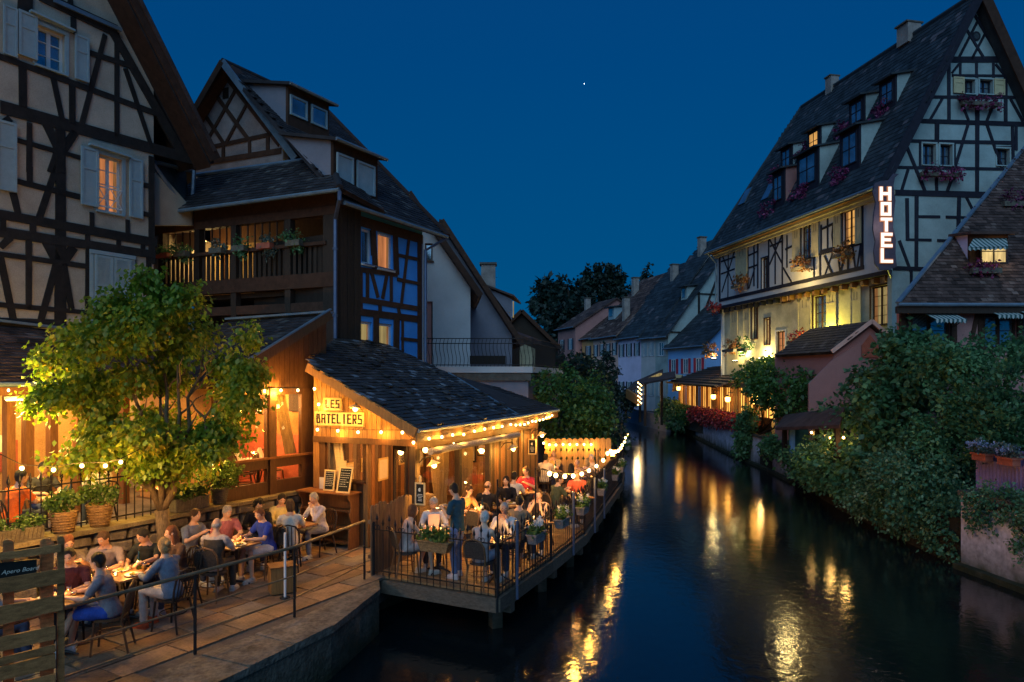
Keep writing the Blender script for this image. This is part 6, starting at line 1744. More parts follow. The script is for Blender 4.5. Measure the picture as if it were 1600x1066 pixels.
for (px, py), lbl in [(zd6(590, 680), 'magenta plant at the top right dormer of the hotel roof'), (zd6(240, 850), 'lilac plant at the second dormer of the upper row'), (zd7(380, 300), 'dark plant between the lit dormer and the last upper dormer'), (zd7(150, 500), 'dark red plant hanging at the far left dormer'), (zd7(670, 510), 'crimson plant beside the lower right dormer window'), (zd7(340, 650), 'grey pink plant under the middle lower dormer window'), (zd7(85, 790), 'purple plant beside the far roof windows')]:
 c = hroof_pt(px, py) + HS.n * .25
 flowerbox(lbl, c, 1.3, .9, 'flower_pink', 300, gf, hsu, size=.13, box=False)
# flood lamps at the foot of the facade
for i, ((x, y), e) in enumerate([(zz5(48, 1002), 55), (zz5(185, 985), 65), (zz5(152, 1014), 12), (zz5(280, 1002), 110), (zz5(590, 900), 150)]):
 c = HL.p(x, y, .42)
 if c.z < 5: pass
 t = thing('flood_lamp', ['leftmost flood lamp washing the hotel wall between flower clumps', 'flood lamp with bright beam between flower clump and dark plant ball', 'small flood lamp housing low beside the second flower clump', 'flood lamp lighting the narrow door of the hotel', 'flood lamp hidden behind the garden house roof lighting the yellow shutters'][i], 'lamp', c, 'flood lamps of the hotel')
 MB().box(c + V((0, 0, -.06)), (.32, .22, .10), .2).build('housing', M['iron'], t)
 MB().box(c + V((0, 0, .0)), (.26, .16, .02), .2).build('lens', M['flood_glow'], t)
 point_light('beam_light', c + V((-.02, -.05, .15)), e, (1, .78, .30) if i != 4 else (1, .85, .12), .08, t)
point_light('cornice_light', hs(6, zJ + .4, 1.3), 70, (1, .72, .25), .2, ho)
# lit terrace by the water
te = thing('canal_restaurant', 'lamplit waterside restaurant terrace with slatted brown roof and wooden window bays', 'restaurant', (14, 45, 1.6))
TP = Pl(14.0, 57.0, -0.5 / -21 * 1.0, 1.0) if False else Pl(14.0, 57.0, (14.0 - 13.5) / (57.0 - 36.0), 1.0)
tu = TP.u if TP.u.y < 0 else -TP.u
def tp(s, z, off=0): p = TP.o + tu * s + TP.n * off; return V((p.x, p.y, z))
Lt = 21.5
MB().par(tp(-.5, .5, -.2), tu * (Lt + .5), V((0, 0, 1.1)), -TP.n * 3.2).build('terrace_base', M['mortar'], te)
zs_, zt2_ = 2.45, 4.0
MB().par(tp(0, 1.6, 0), tu * Lt, V((0, 0, zs_ - 1.6)), -TP.n * .1).build('parapet', M['wood_frame'], te)
MB().par(tp(0, zt2_, 0.05), tu * Lt, V((0, 0, .3)), -TP.n * .2).build('head_beam', M['wood_gold'], te)
MB().par(tp(0, 1.6, -2.9), tu * Lt, V((0, 0, 2.7)), -TP.n * .1).build('back_wall', M['interior'], te)
s = 0; i = 0
while s < Lt:
 MB().par(tp(s, zs_, 0.02), tu * .16, V((0, 0, zt2_ - zs_)), -TP.n * .16).build('post', M['wood_gold'], te)
 for q in (.55, .95): MB().par(tp(s + q, zs_, 0), tu * .05, V((0, 0, zt2_ - zs_)), -TP.n * .06).build('glazing_bar', M['wood_gold'], te)
 if i % 3 != 1: MB().par(tp(s + .2, zs_ + .02, -.10), tu * 1.1, V((0, 0, zt2_ - zs_ - .04)), -TP.n * .01).build('pane', M['pane_bright'], te)
 s += 1.45; i += 1
ra, rb_ = tp(-.6, 4.25, .9), tp(14.6, 4.05, .9)
rc, rd_ = tp(14.6, 5.5, -3.0), tp(-.6, 5.6, -3.0)
slab([ra, rb_, rc, rd_], .08, 'roof', M['roof_brown'], te)
for k in range(9):
 t = k / 9; a = ra.lerp(rd_, t); b = rb_.lerp(rc, t)
 MB().beam(a + V((0, 0, .04)), b + V((0, 0, .04)), .16, .07).build('roof_batten', M['wood_grey'] if k % 2 else M['wood_fence'], te)
rng_l = 'carriage lanterns of the waterside terrace'
for k, (x, y, Y_) in enumerate([(1067, 607, 56), (1123, 620, 47), (1146, 624, 43.5), (1189, 627, 37.5), (1198, 622, 36.0)]):
 c = P(x, y, Y_); c = V((TP.w(0, 0, 0).x, c.y, c.z)); c = P(x, y, TP.Y(x)); c = c + TP.n * .35
 t = thing('wall_lantern', ['leftmost glowing lantern by the pale signboard of the waterside terrace', 'second glowing lantern hanging before the window bays of the terrace', 'third lantern half behind the vine edge', 'lantern glowing below the vine over the terrace', 'last lantern at the right end of the waterside terrace'][k], 'lantern', c, rng_l)
 MB().lathe(c - V((0, 0, .16)), [(.10, 0), (.15, .06), (.16, .26), (.10, .30)], 6).build('lantern_glass', M['lantern_glow'], t)
 MB().lathe(c + V((0, 0, .14)), [(.19, 0), (.03, .13)], 6).build('lantern_cap', M['iron'], t)
 MB().tube([c + V((0, 0, .27)), c + V((0, 0, .4)), c - TP.n * .35 + V((0, 0, .42))], .02, 5).build('lantern_arm', M['iron'], t)
 point_light('lantern_light', c, [75, 60, 50, 45, 45][k], (1, .50, .12), .14, t)
for k, s_ in enumerate((4, 10, 16)): point_light('terrace_light', tp(s_, 3.7, -1.4), 70, (1, .58, .18), .15, te)
sgn_ = thing('terrace_signboard', 'pale upright signboard at the far corner of the waterside terrace', 'sign', P(1055, 600, 57.5))
MB().prism([P(1050, 612, 57.4), P(1063, 610, 57.4), P(1066, 586, 57.4), P(1053, 585, 57.4)], V((.1, .12, 0))).build('board', M['shutter_cream'], sgn_)
for i, (a, b, n) in enumerate([(2.0, 6.5, 1300), (6.5, 11.5, 1500), (11.5, 16.5, 1500), (16.5, 20.5, 1200)]):
 t = thing('flower_hedge', ['green and yellow shrub run at the far end of the terrace parapet', 'red flower run under the second lantern of the terrace', 'crimson flower run hanging over the canal wall at mid terrace', 'nearest crimson flower run at the right end of the terrace'][i], 'flower box', tp((a + b) / 2, 2.1, .35), 'flower runs on the terrace parapet')
 MB().par(tp(a, 2.0, .1), tu * (b - a), V((0, 0, .25)), TP.n * .28).build('trough', M['terracotta'], t)
 bl = [(*tp(a + (b - a) * (j + .5) / 6, 1.95, .45), .35, (b - a) / 10, .58) for j in range(6)]
 leaves('flowers', bl, n, .17, 'leaf_vine' if i == 0 else 'flower_red', t, clump=.2)
# plants on and in front of the right bank
shrub('climbing_plant', 'dark climber hanging into the canal at the far end of the white wall', 'climber', (13.6, 56.5, .5), [(13.6, 57, 1.5, .8, 2.6, 1.4), (13.7, 60, 1.3, .8, 2, 1.5), (13.5, 55, 1.0, .6, 1.2, .9)], 4200, .26, 'leaf_dark')
shrub('vine', 'big leafy vine spilling over the roof of the waterside terrace', 'vine', (13.2, 36.5, 1.6), [(13.6, 36, 4.6, 1.6, 2.6, 1.0), (12.9, 33.5, 4.2, 1.3, 2.2, 1.2), (14.2, 32.5, 4.6, 1.6, 1.8, .9), (14.8, 38, 4.9, 1.4, 2.5, .7), (13.4, 32, 3.2, 1.2, 1.5, 1.1), (12.9, 30.2, 4.1, .8, 1.2, .9), (12.6, 29.3, 2.8, .7, 1.2, .9)], 13000, .19, 'leaf_vine')
shrub('climbing_plant', 'green curtain of climber hanging to the water between the white walls', 'climber', (12.6, 36.8, 1.4), [(12.55, 36.9, 1.6, .4, .8, 1.2), (12.6, 36.2, 2.3, .4, .8, .7), (12.45, 36.9, .7, .3, .6, .6)], 2600, .18, 'leaf_ivy')
shrub('climbing_plant', 'low leafy tuft hanging over the broken wall by the green shed post', 'climber', (12.2, 32.5, 1.4), [(12.1, 31.6, 1.25, .35, .9, .45)], 1100, .17, 'leaf_ivy')
# garden house and boat shed
gd = thing('garden_house', 'small rose gabled house with dark tiled roof in front of the hotel', 'house', (12.8, 24.5, 1.2))
Yg = 27.5
Gp = Pl(0, Yg, 1, 0.06)
pk_ = Gp.uz(1362, 508); lf_ = Gp.uz(1302, 549); rt_ = Gp.uz(1420, 560)
wall(Gp, [(lf_[0], 1.2), (rt_[0], 1.2), (rt_[0], rt_[1]), (pk_[0], pk_[1]), (lf_[0], lf_[1])], [], .25, 'gable_wall', M['plaster_rose'], gd)
bkv = V((-.16, 1, 0)).normalized() * 4.3
A_, B_, C_ = Gp.p(1299, 552, .25), Gp.p(1362, 504, .25), Gp.p(1428, 562, .25)
A_, B_, C_ = A_ + V((0, 0, .06)), B_ + V((0, 0, .06)), C_ + V((0, 0, .06))
slab([A_, A_ + bkv, B_ + bkv, B_], .12, 'roof', M['roof'], gd); tiles([A_, A_ + bkv, B_ + bkv, B_], gd, M['roof'], .24, .21)
slab([C_, C_ + bkv, B_ + bkv, B_], .12, 'roof', M['roof'], gd)
MB().beam(A_ + Gp.n * .03, B_ + Gp.n * .03, .05, .16, up=Gp.u).build('verge_board', M['plaster_salmon'], gd)
MB().beam(C_ + Gp.n * .03, B_ + Gp.n * .03, .05, .16, up=Gp.u).build('verge_board', M['plaster_salmon'], gd)
k = MB(); c = Gp.p(1359, 540, .02)
k.prism([c + V((-.35, 0, -.5)), c + V((.35, 0, -.5)), c + V((.35, 0, .0)), c + V((0, 0, .45)), c + V((-.35, 0, .0))], Gp.n * .03)
k.build('gable_niche', M['terracotta'], gd)
MB().par(Gp.w(lf_[0], 1.2, -.26), bkv, V((0, 0, lf_[1] - 1.2)), V((.2, 0, 0))).build('side_wall', M['plaster_rose'], gd)
MB().prism([Gp.p(1264, 690, .1), Gp.p(1345, 690, .1), Gp.p(1345, 535, .1), Gp.p(1302, 562, .1), Gp.p(1264, 600, .1)], V((0, .1, 0))).build('garden_wall', M['plaster_rose'], gd)
bs = thing('boat_shed', 'low brown roof over a lamplit landing with green post beside the canal', 'shed', (12.0, 26, 1.2))
qa, qb, qc, qd = P(1212, 668, 28.5), P(1312, 664, 22.5), P(1320, 636, 23.6), P(1226, 648, 30.5)
MB().prism([qa, qb, qc, qd], V((0, 0, -.12))).build('roof', M['roof_brown'], bs)
for px, py, Y_, m in ((1226, 670, 29, 'wood_dark'), (1238, 672, 28, 'plaster_sky'), (1275, 668, 25, 'wood_dark'), (1308, 668, 23, 'wood_dark')):
 c = P(px, py, Y_); MB().box((c.x, c.y, (c.z + .9) / 2), (.16, .16, c.z - .9)).build('post', M[m], bs)
c = P(1240, 700, 28.2); MB().box((c.x + .25, c.y, 1.75), (.9, .1, 1.3), .1).build('green_panel', mat('green_board', (.05, .16, .13), .7, .2, 4), bs)
for k, (px, py, Y_) in enumerate(((1268, 676, 25.2), (1296, 684, 23.8), (1318, 684, 22.6), (1267, 714, 25.4))):
 c = P(px, py, Y_)
 t = thing('shed_lamp', ['left warm lamp under the boat shed eave', 'middle warm lamp behind leaves under the boat shed eave', 'right warm lamp among leaves at the shed corner', 'low warm lamp near the landing of the boat shed'][k], 'lamp', c, 'lamps of the boat shed')
 MB().ball(c, .045, 8, 6).build('bulb', M['lamp_glow'], t, True)
 MB().tube([c + V((0, 0, .07)), c + V((0, 0, .25))], .015, 5).build('stem', M['iron'], t)
 point_light('shed_light', c + V((0, -.12, -.05)), 5, (1, .55, .14), .08, t)
# house at the right edge
RH = Pl(12.5, 22.0, 1, 0.02)
rh = thing('tiled_house', 'brown tiled house with awnings and lit dormer at the right edge', 'house', (14, 23, 1.2))
ru0, zru = RH.uz(1405, 475); rz = zru
topL = P(1625, 205, 27.5)
eL = RH.p(1403, 476, .5); eR = RH.p(1403, 476, .5) + V((9, .18, 0))
tL_ = V((topL.x, topL.y, topL.z)); tR_ = tL_ + V((6, 0, 0))
rr = [eL, eR, tR_, tL_]
slab(rr, .12, 'roof', M['roof_brown'], rh); tiles(rr, rh, M['roof_brown'], .19, .15)
rhn = (eR - eL).cross(tL_ - eL).normalized(); rhn = rhn if rhn.z > 0 else -rhn
bp_ = eL + V((5.5, 6, 0)); bp_.z = eL.z
slab([eL, bp_, tL_], .1, 'roof', M['roof_brown'], rh)
MB().beam(eL + V((-.02, -.02, .06)), tL_ + V((-.02, 0, .06)), .14, .06).build('verge_flashing', M['zinc'], rh)
gutter(eL, eR, rh, 'zinc', .06)
MB().beam(eL + V((0, .1, -.16)), eR + V((0, .1, -.16)), .1, .22).build('eave_board', M['wood_dark'], rh)
rx = lambda px: RH.uz(px, 500)[0]
wr = [RH.rect(1412, 487, 1420, 530), RH.rect(1425, 488, 1486, 545), RH.rect(1538, 488, 1590, 545), RH.rect(1598, 488, 1660, 545)]
wall(RH, [(rx(1408), 1.2), (rx(1760), 1.2), (rx(1760), rz), (rx(1408), rz)], wr, .25, 'front_wall', M['plaster_rose'], rh)
for r in wr: window(RH, r, rh, 'window_sky', 'timber_red', 2, 2, .15, .07, True, 'timber_red', .07)
for px in (1410, 1490, 1532, 1594): timber(RH, (px, 480), (px, 560), .18, rh, 'timber_red')
timber(RH, (1528, 482), (1518, 530), .13, rh, 'timber_red'); timber(RH, (1405, 482), (1640, 482), .25, rh, 'timber_red', off=.05)
def awning(pl, pxa, pxb, py0, dz, out_, par, lbl):
 a = pl.p(pxa, py0, .06); b = pl.p(pxb, py0, .06); b.z = a.z
 t = thing('awning', lbl, 'awning', a, 'striped awnings of the tiled house')
 o0 = a + pl.n * out_ - V((0, 0, dz)); o1 = b + pl.n * out_ - V((0, 0, dz))
 mb = MB(); mb.prism([a, b, o1, o0], V((0, 0, -.015)));
 n = 9
 for i in range(n):
  p, q = o0.lerp(o1, i / n), o0.lerp(o1, (i + 1) / n)
  mb.prism([p + V((0, 0, 0)), q, q - V((0, 0, .08)), p.lerp(q, .5) - V((0, 0, .14)), p - V((0, 0, .08))], pl.n * .01)
 mb.build('canvas', M['awning'], t)
 MB().tube([a - V((0, 0, .5)), o0 + V((.05, 0, -.02))], .012, 5).build('awning_arm', M['iron'], t)
 MB().tube([b - V((0, 0, .5)), o1 - V((.05, 0, .02))], .012, 5).build('awning_arm', M['iron'], t)
awning(RH, 1440, 1487, 488, .28, .7, rh, 'left striped awning of the tiled house, half hidden by the shrub')
awning(RH, 1538, 1576, 484, .22, .6, rh, 'middle striped awning under the tiled eave')
awning(RH, 1580, 1625, 482, .22, .6, rh, 'striped awning cut by the right edge under the tiled eave')
# lit dormer with its awning
a_ = ray_plane(1534, 412, eL, rhn); b_ = a_ + V((.95, .02, 0))
a_ = ray_plane(1515, 414, eL, rhn); b_ = a_ + V((1.30, .02, 0))
dn = V((0, -1, 0))
dormer(rh, a_, b_, a_.z + 1.05, rhn, V((1, 0, 0)), dn, 2, front='timber_red', cheek='plaster_lilac', roofm='roof_brown', over=.3, wins=[(.25, .97, .03, .80, 'pane_cream')], rise=.12, gut=False)
dp_ = Pl(a_.x, a_.y, 1, .02)
o0 = V((a_.x + .1, a_.y - .05, a_.z + .88)); o1 = o0 + V((1.1, 0, 0)); t = thing('awning', 'green and white striped awning over the lit dormer window', 'awning', o0, 'striped awnings of the tiled house')
mb = MB(); l0, l1 = o0 + V((-.55, -.55, -.42)), o1 + V((-.35, -.55, -.38)); mb.prism([o0, o1, l1, l0], V((0, 0, -.015)))
for i in range(8):
 p, q = l0.lerp(l1, i / 8), l0.lerp(l1, (i + 1) / 8); mb.prism([p, q, q - V((0, 0, .06)), p.lerp(q, .5) - V((0, 0, .11)), p - V((0, 0, .06))], V((0, .01, 0)))
mb.build('canvas', M['awning'], t); MB().tube([o1 - V((0, 0, .4)), l1], .012, 5).build('awning_arm', M['iron'], t)
point_light('dormer_light', V((b_.x - .35, b_.y - .25, a_.z + .55)), 4, (1, .75, .35), .1, rh)
gpk = 'pink flower boxes on the tiled house roof'
flowerbox('magenta flower box under the lit dormer of the tiled house', ray_plane(1532, 424, eL, rhn) + V((0, -.25, .05)), .95, .55, 'flower_pink', 420, gpk, size=.09)
flowerbox('magenta flower box higher up at the right edge of the tiled roof', ray_plane(1585, 318, eL, rhn) + V((0, -.25, .05)), 1.2, .75, 'flower_pink', 460, gpk, size=.09)
def rblobs(x0, x1, y0, y1, z0, z1, n, r0, r1, sd):
 q = random.Random(sd); out = []
 for i in range(n):
  z = z0 + (z1 - z0) * q.random() ** .9; lean_ = (z - z0) / (z1 - z0)
  x = x0 + (x1 - x0) * q.random(); x = max(x, x0 + lean_ * .7)
  s = q.uniform(r0, r1); out.append((x, q.uniform(y0, y1), z, s, s * .9, s * .8))
 return out
# big shrubs over the right bank
gs_ = 'shrubs spilling over the right bank'
shrub('shrub', 'feathery dark shrub rising in front of the garden house', 'shrub', (12.0, 21.5, 1.1), [(12.3, 21.3, 4.4, 1.2, 1.1, 1.5), (11.7, 21.2, 3.1, .9, 1.1, 1.2), (13.2, 21.8, 4.9, 1.2, 1.2, 1.3), (11.3, 21.6, 2.0, .8, 1.0, .9), (12.0, 21.4, 5.6, .5, .5, .5, .4), (11.2, 21.2, 3.9, .4, .5, .4, .3), (11.9, 23.4, 3.3, .7, .8, .9, .5), (12.3, 25.6, 3.0, .7, .6, 1.1, .6), (12.2, 23.6, 4.6, .45, .5, .5, .25)], 9500, .19, 'leaf_dark', group=gs_, clump=.26, shell=.5)
shrub('shrub', 'broad glossy evergreen mass in the middle of the right bank', 'shrub', (12.3, 18.6, 1.1), rblobs(11.2, 14.9, 18.0, 19.6, 1.6, 5.6, 30, .42, .85, 4), 17000, .115, 'leaf_ivy', group=gs_, clump=.17, shell=.4)
shrub('shrub', 'pale speckled ivy tumbling down to the water at the foot of the evergreens', 'shrub', (11.0, 18.0, .8), [(11.0, 18.4, 1.5, .9, 1.8, 1.2), (10.9, 17.2, .9, .55, 1.0, .75), (11.1, 19.8, 1.4, .8, 1.2, 1.0), (10.9, 20.8, .8, .6, 1.0, .6), (10.75, 16.9, .5, .35, .8, .45), (10.85, 19.0, .55, .4, 1.2, .5), (11.1, 21.8, .5, .4, 1.0, .5)], 17000, .095, 'leaf_varieg', group=gs_, clump=.18, zmin=.05)
shrub('climbing_plant', 'dense climber covering the foot of the garden house down to the canal', 'climber', (11.6, 25.5, 1.1), [(11.5, 25.6, 1.1, .8, 1.6, .8), (11.9, 24.0, 1.3, .8, .8, .9), (11.9, 28, 1.1, .7, 1.4, .7)], 4200, .16, 'leaf_ivy', zmin=.05)
shrub('shrub', 'loose leafy bush between the speckled ivy and the boat shed landing', 'shrub', (11.2, 23.4, .9), [(11.1, 23.6, 1.6, .8, 1.5, 1.1), (11.5, 25.4, 1.5, .9, 1.2, .9), (11.3, 22.4, 1.0, .7, 1.0, .8)], 5200, .15, 'leaf_ivy', group=gs_, zmin=.05)
shrub('shrub', 'tall upright shrub behind the purple fence at the right edge', 'shrub', (12.9, 16.2, 1.8), rblobs(11.4, 14.6, 16.0, 16.9, 2.6, 4.9, 16, .32, .6, 9), 9000, .105, 'leaf_dark', group=gs_, droop=-.6)
shrub('climbing_plant', 'reddish green creeper over the top of the pale quay wall', 'climber', (10.95, 14.6, 1.7), [(10.85, 14.9, 1.75, .35, .75, .42), (10.8, 15.6, 1.5, .3, .55, .65), (10.8, 14.1, 1.6, .22, .4, .35), (10.82, 14.5, .95, .16, .25, .45)], 4200, .075, 'leaf_varieg', clump=.11)
# corrugated purple fence with flower pots
cf = thing('corrugated_fence', 'purple corrugated metal fence on top of the pale quay wall', 'fence', (11.2, 14.5, 1.75))
fa, fb = V((11.35, 16.6, 0)), V((11.15, 9.0, 0))
L = (fb - fa).length; e_ = (fb - fa).normalized(); nn_ = V((-1, 0, 0))
mb = MB(); vs = []; N_ = int(L / .025)
for i in range(N_ + 1):
 p = fa + e_ * (L * i / N_) + nn_ * (.018 * math.sin(i * .025 / .16 * 2 * math.pi * 1.3))
 vs += [V((p.x, p.y, 1.78)), V((p.x, p.y, 2.86))]
mb.add(vs, [(2 * i, 2 * i + 2, 2 * i + 3, 2 * i + 1) for i in range(N_)])
mb.build('sheet', M['corrugated'], cf, True)
MB().beam(V((fa.x, fa.y, 2.88)), V((fb.x, fb.y, 2.88)), .05, .05).build('top_rail', M['corrugated'], cf)
for i, (px, py) in enumerate(((1548, 715), (1590, 722))):
 Yp = 11.32 * F / (px - 800) ; c = V((11.12, Yp, 2.74))
 t = thing('flower_pot', ['terracotta trough with pale blue flowers hung on the purple fence', 'terracotta trough with dry grassy lavender hung on the purple fence'][i], 'flower pot', c)
 MB().prism([c + V((-.09, -.24, 0)), c + V((-.09, .24, 0)), c + V((.09, .24, 0)), c + V((.09, -.24, 0))], V((0, 0, -.16))).build('pot', M['terracotta'], t)
 MB().box(c + V((0, 0, .0)), (.23, .54, .04)).build('rim', M['terracotta'], t)
 leaves('foliage', [(c.x, c.y, c.z + .14, .2, .36, .16)], 420, .07, 'leaf_grey', t, droop=-.7, clump=.08)
 leaves('flowers', [(c.x - .05, c.y + .1, c.z + .22, .2, .48, .09)], 300, .04, 'flower_lilac', t, clump=.05)
# BACKGROUND ROW OF HOUSES
def row_house(name, label, pxa, pxb, ze, zr, wm, rm, depth=11, line=(36.3, -0.3), nwin=3, z0=1.0, sh='shutter', frac=.5, floors=2, chim=None, cat='house', roofshift=0, tw=True, group=None, timb=False, gm=None):
 """house on the canal front line between two photo columns; ridge parallel to the front, gable ends visible"""
 c, m_ = line
 Yof = lambda px: c / ((px - 800) / F - m_)
 Ya, Yb = Yof(pxa), Yof(pxb)            # a = near end (right), b = far end
 a = V((c + m_ * Ya, Ya, 0)); b = V((c + m_ * Yb, Yb, 0))
 pl = Pl(a.x, a.y, (b - a).x, (b - a).y); u = pl.u; n = pl.n
 if (b - a).dot(u) < 0: u = -u
 L = (b - a).length
 t = thing(name, label, cat, a, group)
 def q(s, d, z): p = a + u * s - n * d; return V((p.x, p.y, z))
 prof = [(0, z0), (0, ze), (depth * frac, zr), (depth, ze), (depth, z0)]
 MB().prism([q(0, d, z) for d, z in prof], u * L).build('wall', M[wm], t)
 ov = .5; s_ = (zr - ze) / (depth * frac)
 A, B, C_, D_ = q(-.3, -ov, ze - s_ * ov + .12), q(L + .3, -ov, ze - s_ * ov + .12), q(L + .3, depth * frac, zr + .12), q(-.3, depth * frac, zr + .12)
 slab([A, B, C_, D_], .15, 'roof', M[rm], t)
 tiles([A, B, C_, D_], t, M[rm], .9, .45)
 E_, F_ = q(-.3, depth + ov, ze - .1), q(L + .3, depth + ov, ze - .1)
 slab([D_, C_, F_, E_], .15, 'roof', M[rm], t)
 mb = MB().tube([A, B], .08, 6).build('gutter', M['zinc'], t)
 # openings of the front
 k = max(1, nwin); pl2 = Pl(a.x, a.y, u.x, u.y);
 if pl2.u.dot(u) < 0: pl2.u = -pl2.u
 hh = (ze - z0) / floors
 for f in range(floors):
  for i in range(k):
   s0 = L * (i + .5) / k; w = min(.5, L / k * .2); zz = z0 + hh * f + hh * .42
   r = (s0 - w, zz, s0 + w, zz + min(1.45, hh * .45))
   fr = MB(); d = .05
   for (x0, y0, x1, y1) in ((r[0], r[1], r[0] + .08, r[3]), (r[2] - .08, r[1], r[2], r[3]), (r[0] + .08, r[1], r[2] - .08, r[1] + .08), (r[0] + .08, r[3] - .08, r[2] - .08, r[3]), (s0 - .03, r[1] + .08, s0 + .03, r[3] - .08)):
    fr.par(pl2.w(x0, y0, 0), pl2.u * (x1 - x0), V((0, 0, y1 - y0)), pl2.n * d)
   fo = fr.build('window', M['white_paint'], t)
   MB().par(pl2.w(r[0] + .07, r[1] + .07, .003), pl2.u * (2 * w - .14), V((0, 0, r[3] - r[1] - .14)), pl2.n * .02).build('pane', M['window_sky'], fo)
   for sgn in (-1, 1):
    x0 = r[0] - w * .9 if sgn < 0 else r[2] + .02
    MB().par(pl2.w(x0, r[1], .03), pl2.u * (w * .85), V((0, 0, r[3] - r[1])), pl2.n * .04).build('shutter', M[sh], t)
 if timb or gm:
  for (d0, z_0, d1, z_1) in ((0, ze, depth, ze), (0, ze + (zr - ze) * .45, 0, 0), (depth * .5, z0, depth * .5, zr - .2), (depth * .25, ze, depth * .5, zr - .6), (depth * .75, ze, depth * .5, zr - .6), (0.1, z0 + 3, depth, z0 + 3), (depth * .2, z0, depth * .2, ze), (depth * .8, z0, depth * .8, ze), (.1, z0 + 3, depth * .22, ze), (depth * .27, ze + .1, depth * .27, ze + (zr - ze) * .5), (depth * .73, ze + .1, depth * .73, ze + (zr - ze) * .5), (depth * .24, ze + (zr - ze) * .48, depth * .76, ze + (zr - ze) * .48)):
   if z_1 == 0: continue
   MB().beam(q(-.03, d0, z_0), q(-.03, d1, z_1), .1, .22, up=n).build('timber', M['timber'], t)
 if chim:
  for (s, d, h) in chim:
   zc = ze + s_ * d
   h *= .8; MB().box(q(s, d, zc + h / 2 - .3), (.75, .6, h + .6), .3).build('chimney', M['chimney'], t)
   MB().box(q(s, d, zc + h + .05), (.9, .75, .12), .3).build('chimney_cap', M['mortar'], t)
 return t, q, L
h1, q1, _ = row_house('row_house', 'bright blue low house with a red shutter next to the hotel', 1103, 1044, 7.9, 11.6, 'plaster_sky', 'roof_blue', 8, nwin=3, sh='shutter_red', floors=1, z0=3.0)
MB().prism([q1(0, 0, 1), q1(0, 8, 1), q1(0, 8, 3.05), q1(0, 0, 3.05)], (q1(1, 0, 0) - q1(0, 0, 0)) * 7).build('base_wall', M['plaster_sky'], h1)
h2, q2, _ = row_house('row_house', 'narrow teal house with half-timbered gable above the blue house', 1044, 1024, 9.3, 17.6, 'plaster_mint', 'roof_blue', 13, nwin=1, timb=True, floors=2)
h3, _, _ = row_house('row_house', 'pale blue slim house with a white gable peak and tall chimney', 1024, 1002, 9.4, 19.6, 'plaster_white', 'roof_blue', 15, nwin=2, chim=[(1.5, 6.5, 2.2)])
h4, _, _ = row_house('row_house', 'lilac house with dark shutters in the middle of the row', 1002, 966, 9.6, 17.8, 'plaster_lilac', 'roof_blue', 14, nwin=3, sh='shutter_dark', chim=[(2.5, 5.5, 2.0)])
h5, q5, _ = row_house('row_house', 'pink house with small dormer and pale chimney', 966, 927, 10.0, 17.4, 'plaster_salmon', 'roof_brown', 14, nwin=4, sh='shutter_dark', chim=[(1.2, 1.6, 3.2), (5.5, 5.0, 2.6)])
h6, _, _ = row_house('row_house', 'orange lit house under a brown roof left of the pink one', 927, 899, 10.0, 14.6, 'plaster_orange', 'roof_brown', 12, nwin=2, sh='shutter_dark')
h7, _, _ = row_house('row_house', 'farthest small rose house with gable against the dark trees', 899, 872, 11.6, 15.4, 'plaster_rose', 'roof_brown', 12, line=(38, -0.33), nwin=2, sh='shutter_dark', chim=[(6, 4.5, 2.0)])
# dormers on the row roofs
for (q_, s, d, z, w, m, own) in ((q5, 4.6, 2.0, 12.0, 1.6, 'shutter', h5), (q2, .8, 3.0, 12.6, 1.1, 'plaster_mint', h2)):
 MB().prism([q_(s, d - .4, z), q_(s + w, d - .4, z), q_(s + w, d - .4, z + 1.5), q_(s, d - .4, z + 1.5)], q_(0, 2.5, 0) - q_(0, 0, 0)).build('dormer', M[m], own)
 MB().prism([q_(s + .3, d - .45, z + .4), q_(s + w - .3, d - .45, z + .4), q_(s + w - .3, d - .45, z + 1.3), q_(s + .3, d - .45, z + 1.3)], q_(0, .04, 0) - q_(0, 0, 0)).build('dormer_window', M['window_sky'], own)
 MB().prism([q_(s - .3, d - .9, z + 1.45), q_(s + w + .3, d - .9, z + 1.45), q_(s + w + .3, d + 2.6, z + 1.9), q_(s - .3, d + 2.6, z + 1.9)], V((0, 0, .15))).build('dormer_roof', M['roof_blue'], own)
# big dark roof behind the row
bd = thing('town_house', 'tall dark roofed house rising behind the row next to the hotel', 'house', (25, 90, 1))
MB().prism([P(1050, 480, 88), P(1130, 480, 80), P(1130, 452, 80), P(1050, 452, 88)], V((6, 10, 0))).build('wall', M['plaster_grey'], bd)
MB().prism([P(1046, 456, 87), P(1135, 456, 79), P(1135, 397, 86), P(1078, 399, 91)], V((0, .3, 0))).build('roof', M['roof_blue'], bd)
MB().prism([P(1046, 456, 87), P(1078, 399, 91), P(1060, 440, 99)], V((0, .3, 0))).build('roof', M['roof_blue'], bd)
MB().box(P(1092, 444, 78), (2.2, 2, 3.0)).build('roof_turret', M['plaster_grey'], bd)
an_ = thing('roof_antenna', 'thin television antenna on the dark roof beside the hotel', 'antenna', P(1106, 450, 76))
MB().tube([P(1106, 452, 76), P(1106, 415, 76)], .05, 5).build('mast', M['white_paint'], an_)
for z in (416, 420, 424):
 MB().beam(P(1097, z, 76.5), P(1110, z - 1, 75.5), .06, .06).build('antenna_rod', M['white_paint'], an_)
# the pink and orange houses' warm tone is plaster colour; no lantern is placed
for loc, e, lb_ in ((P(930, 560, 80), 900, 'town street lantern glowing low before the pink house'), (P(906, 555, 86), 1100, 'town street lantern glowing low before the orange house')):
 pass
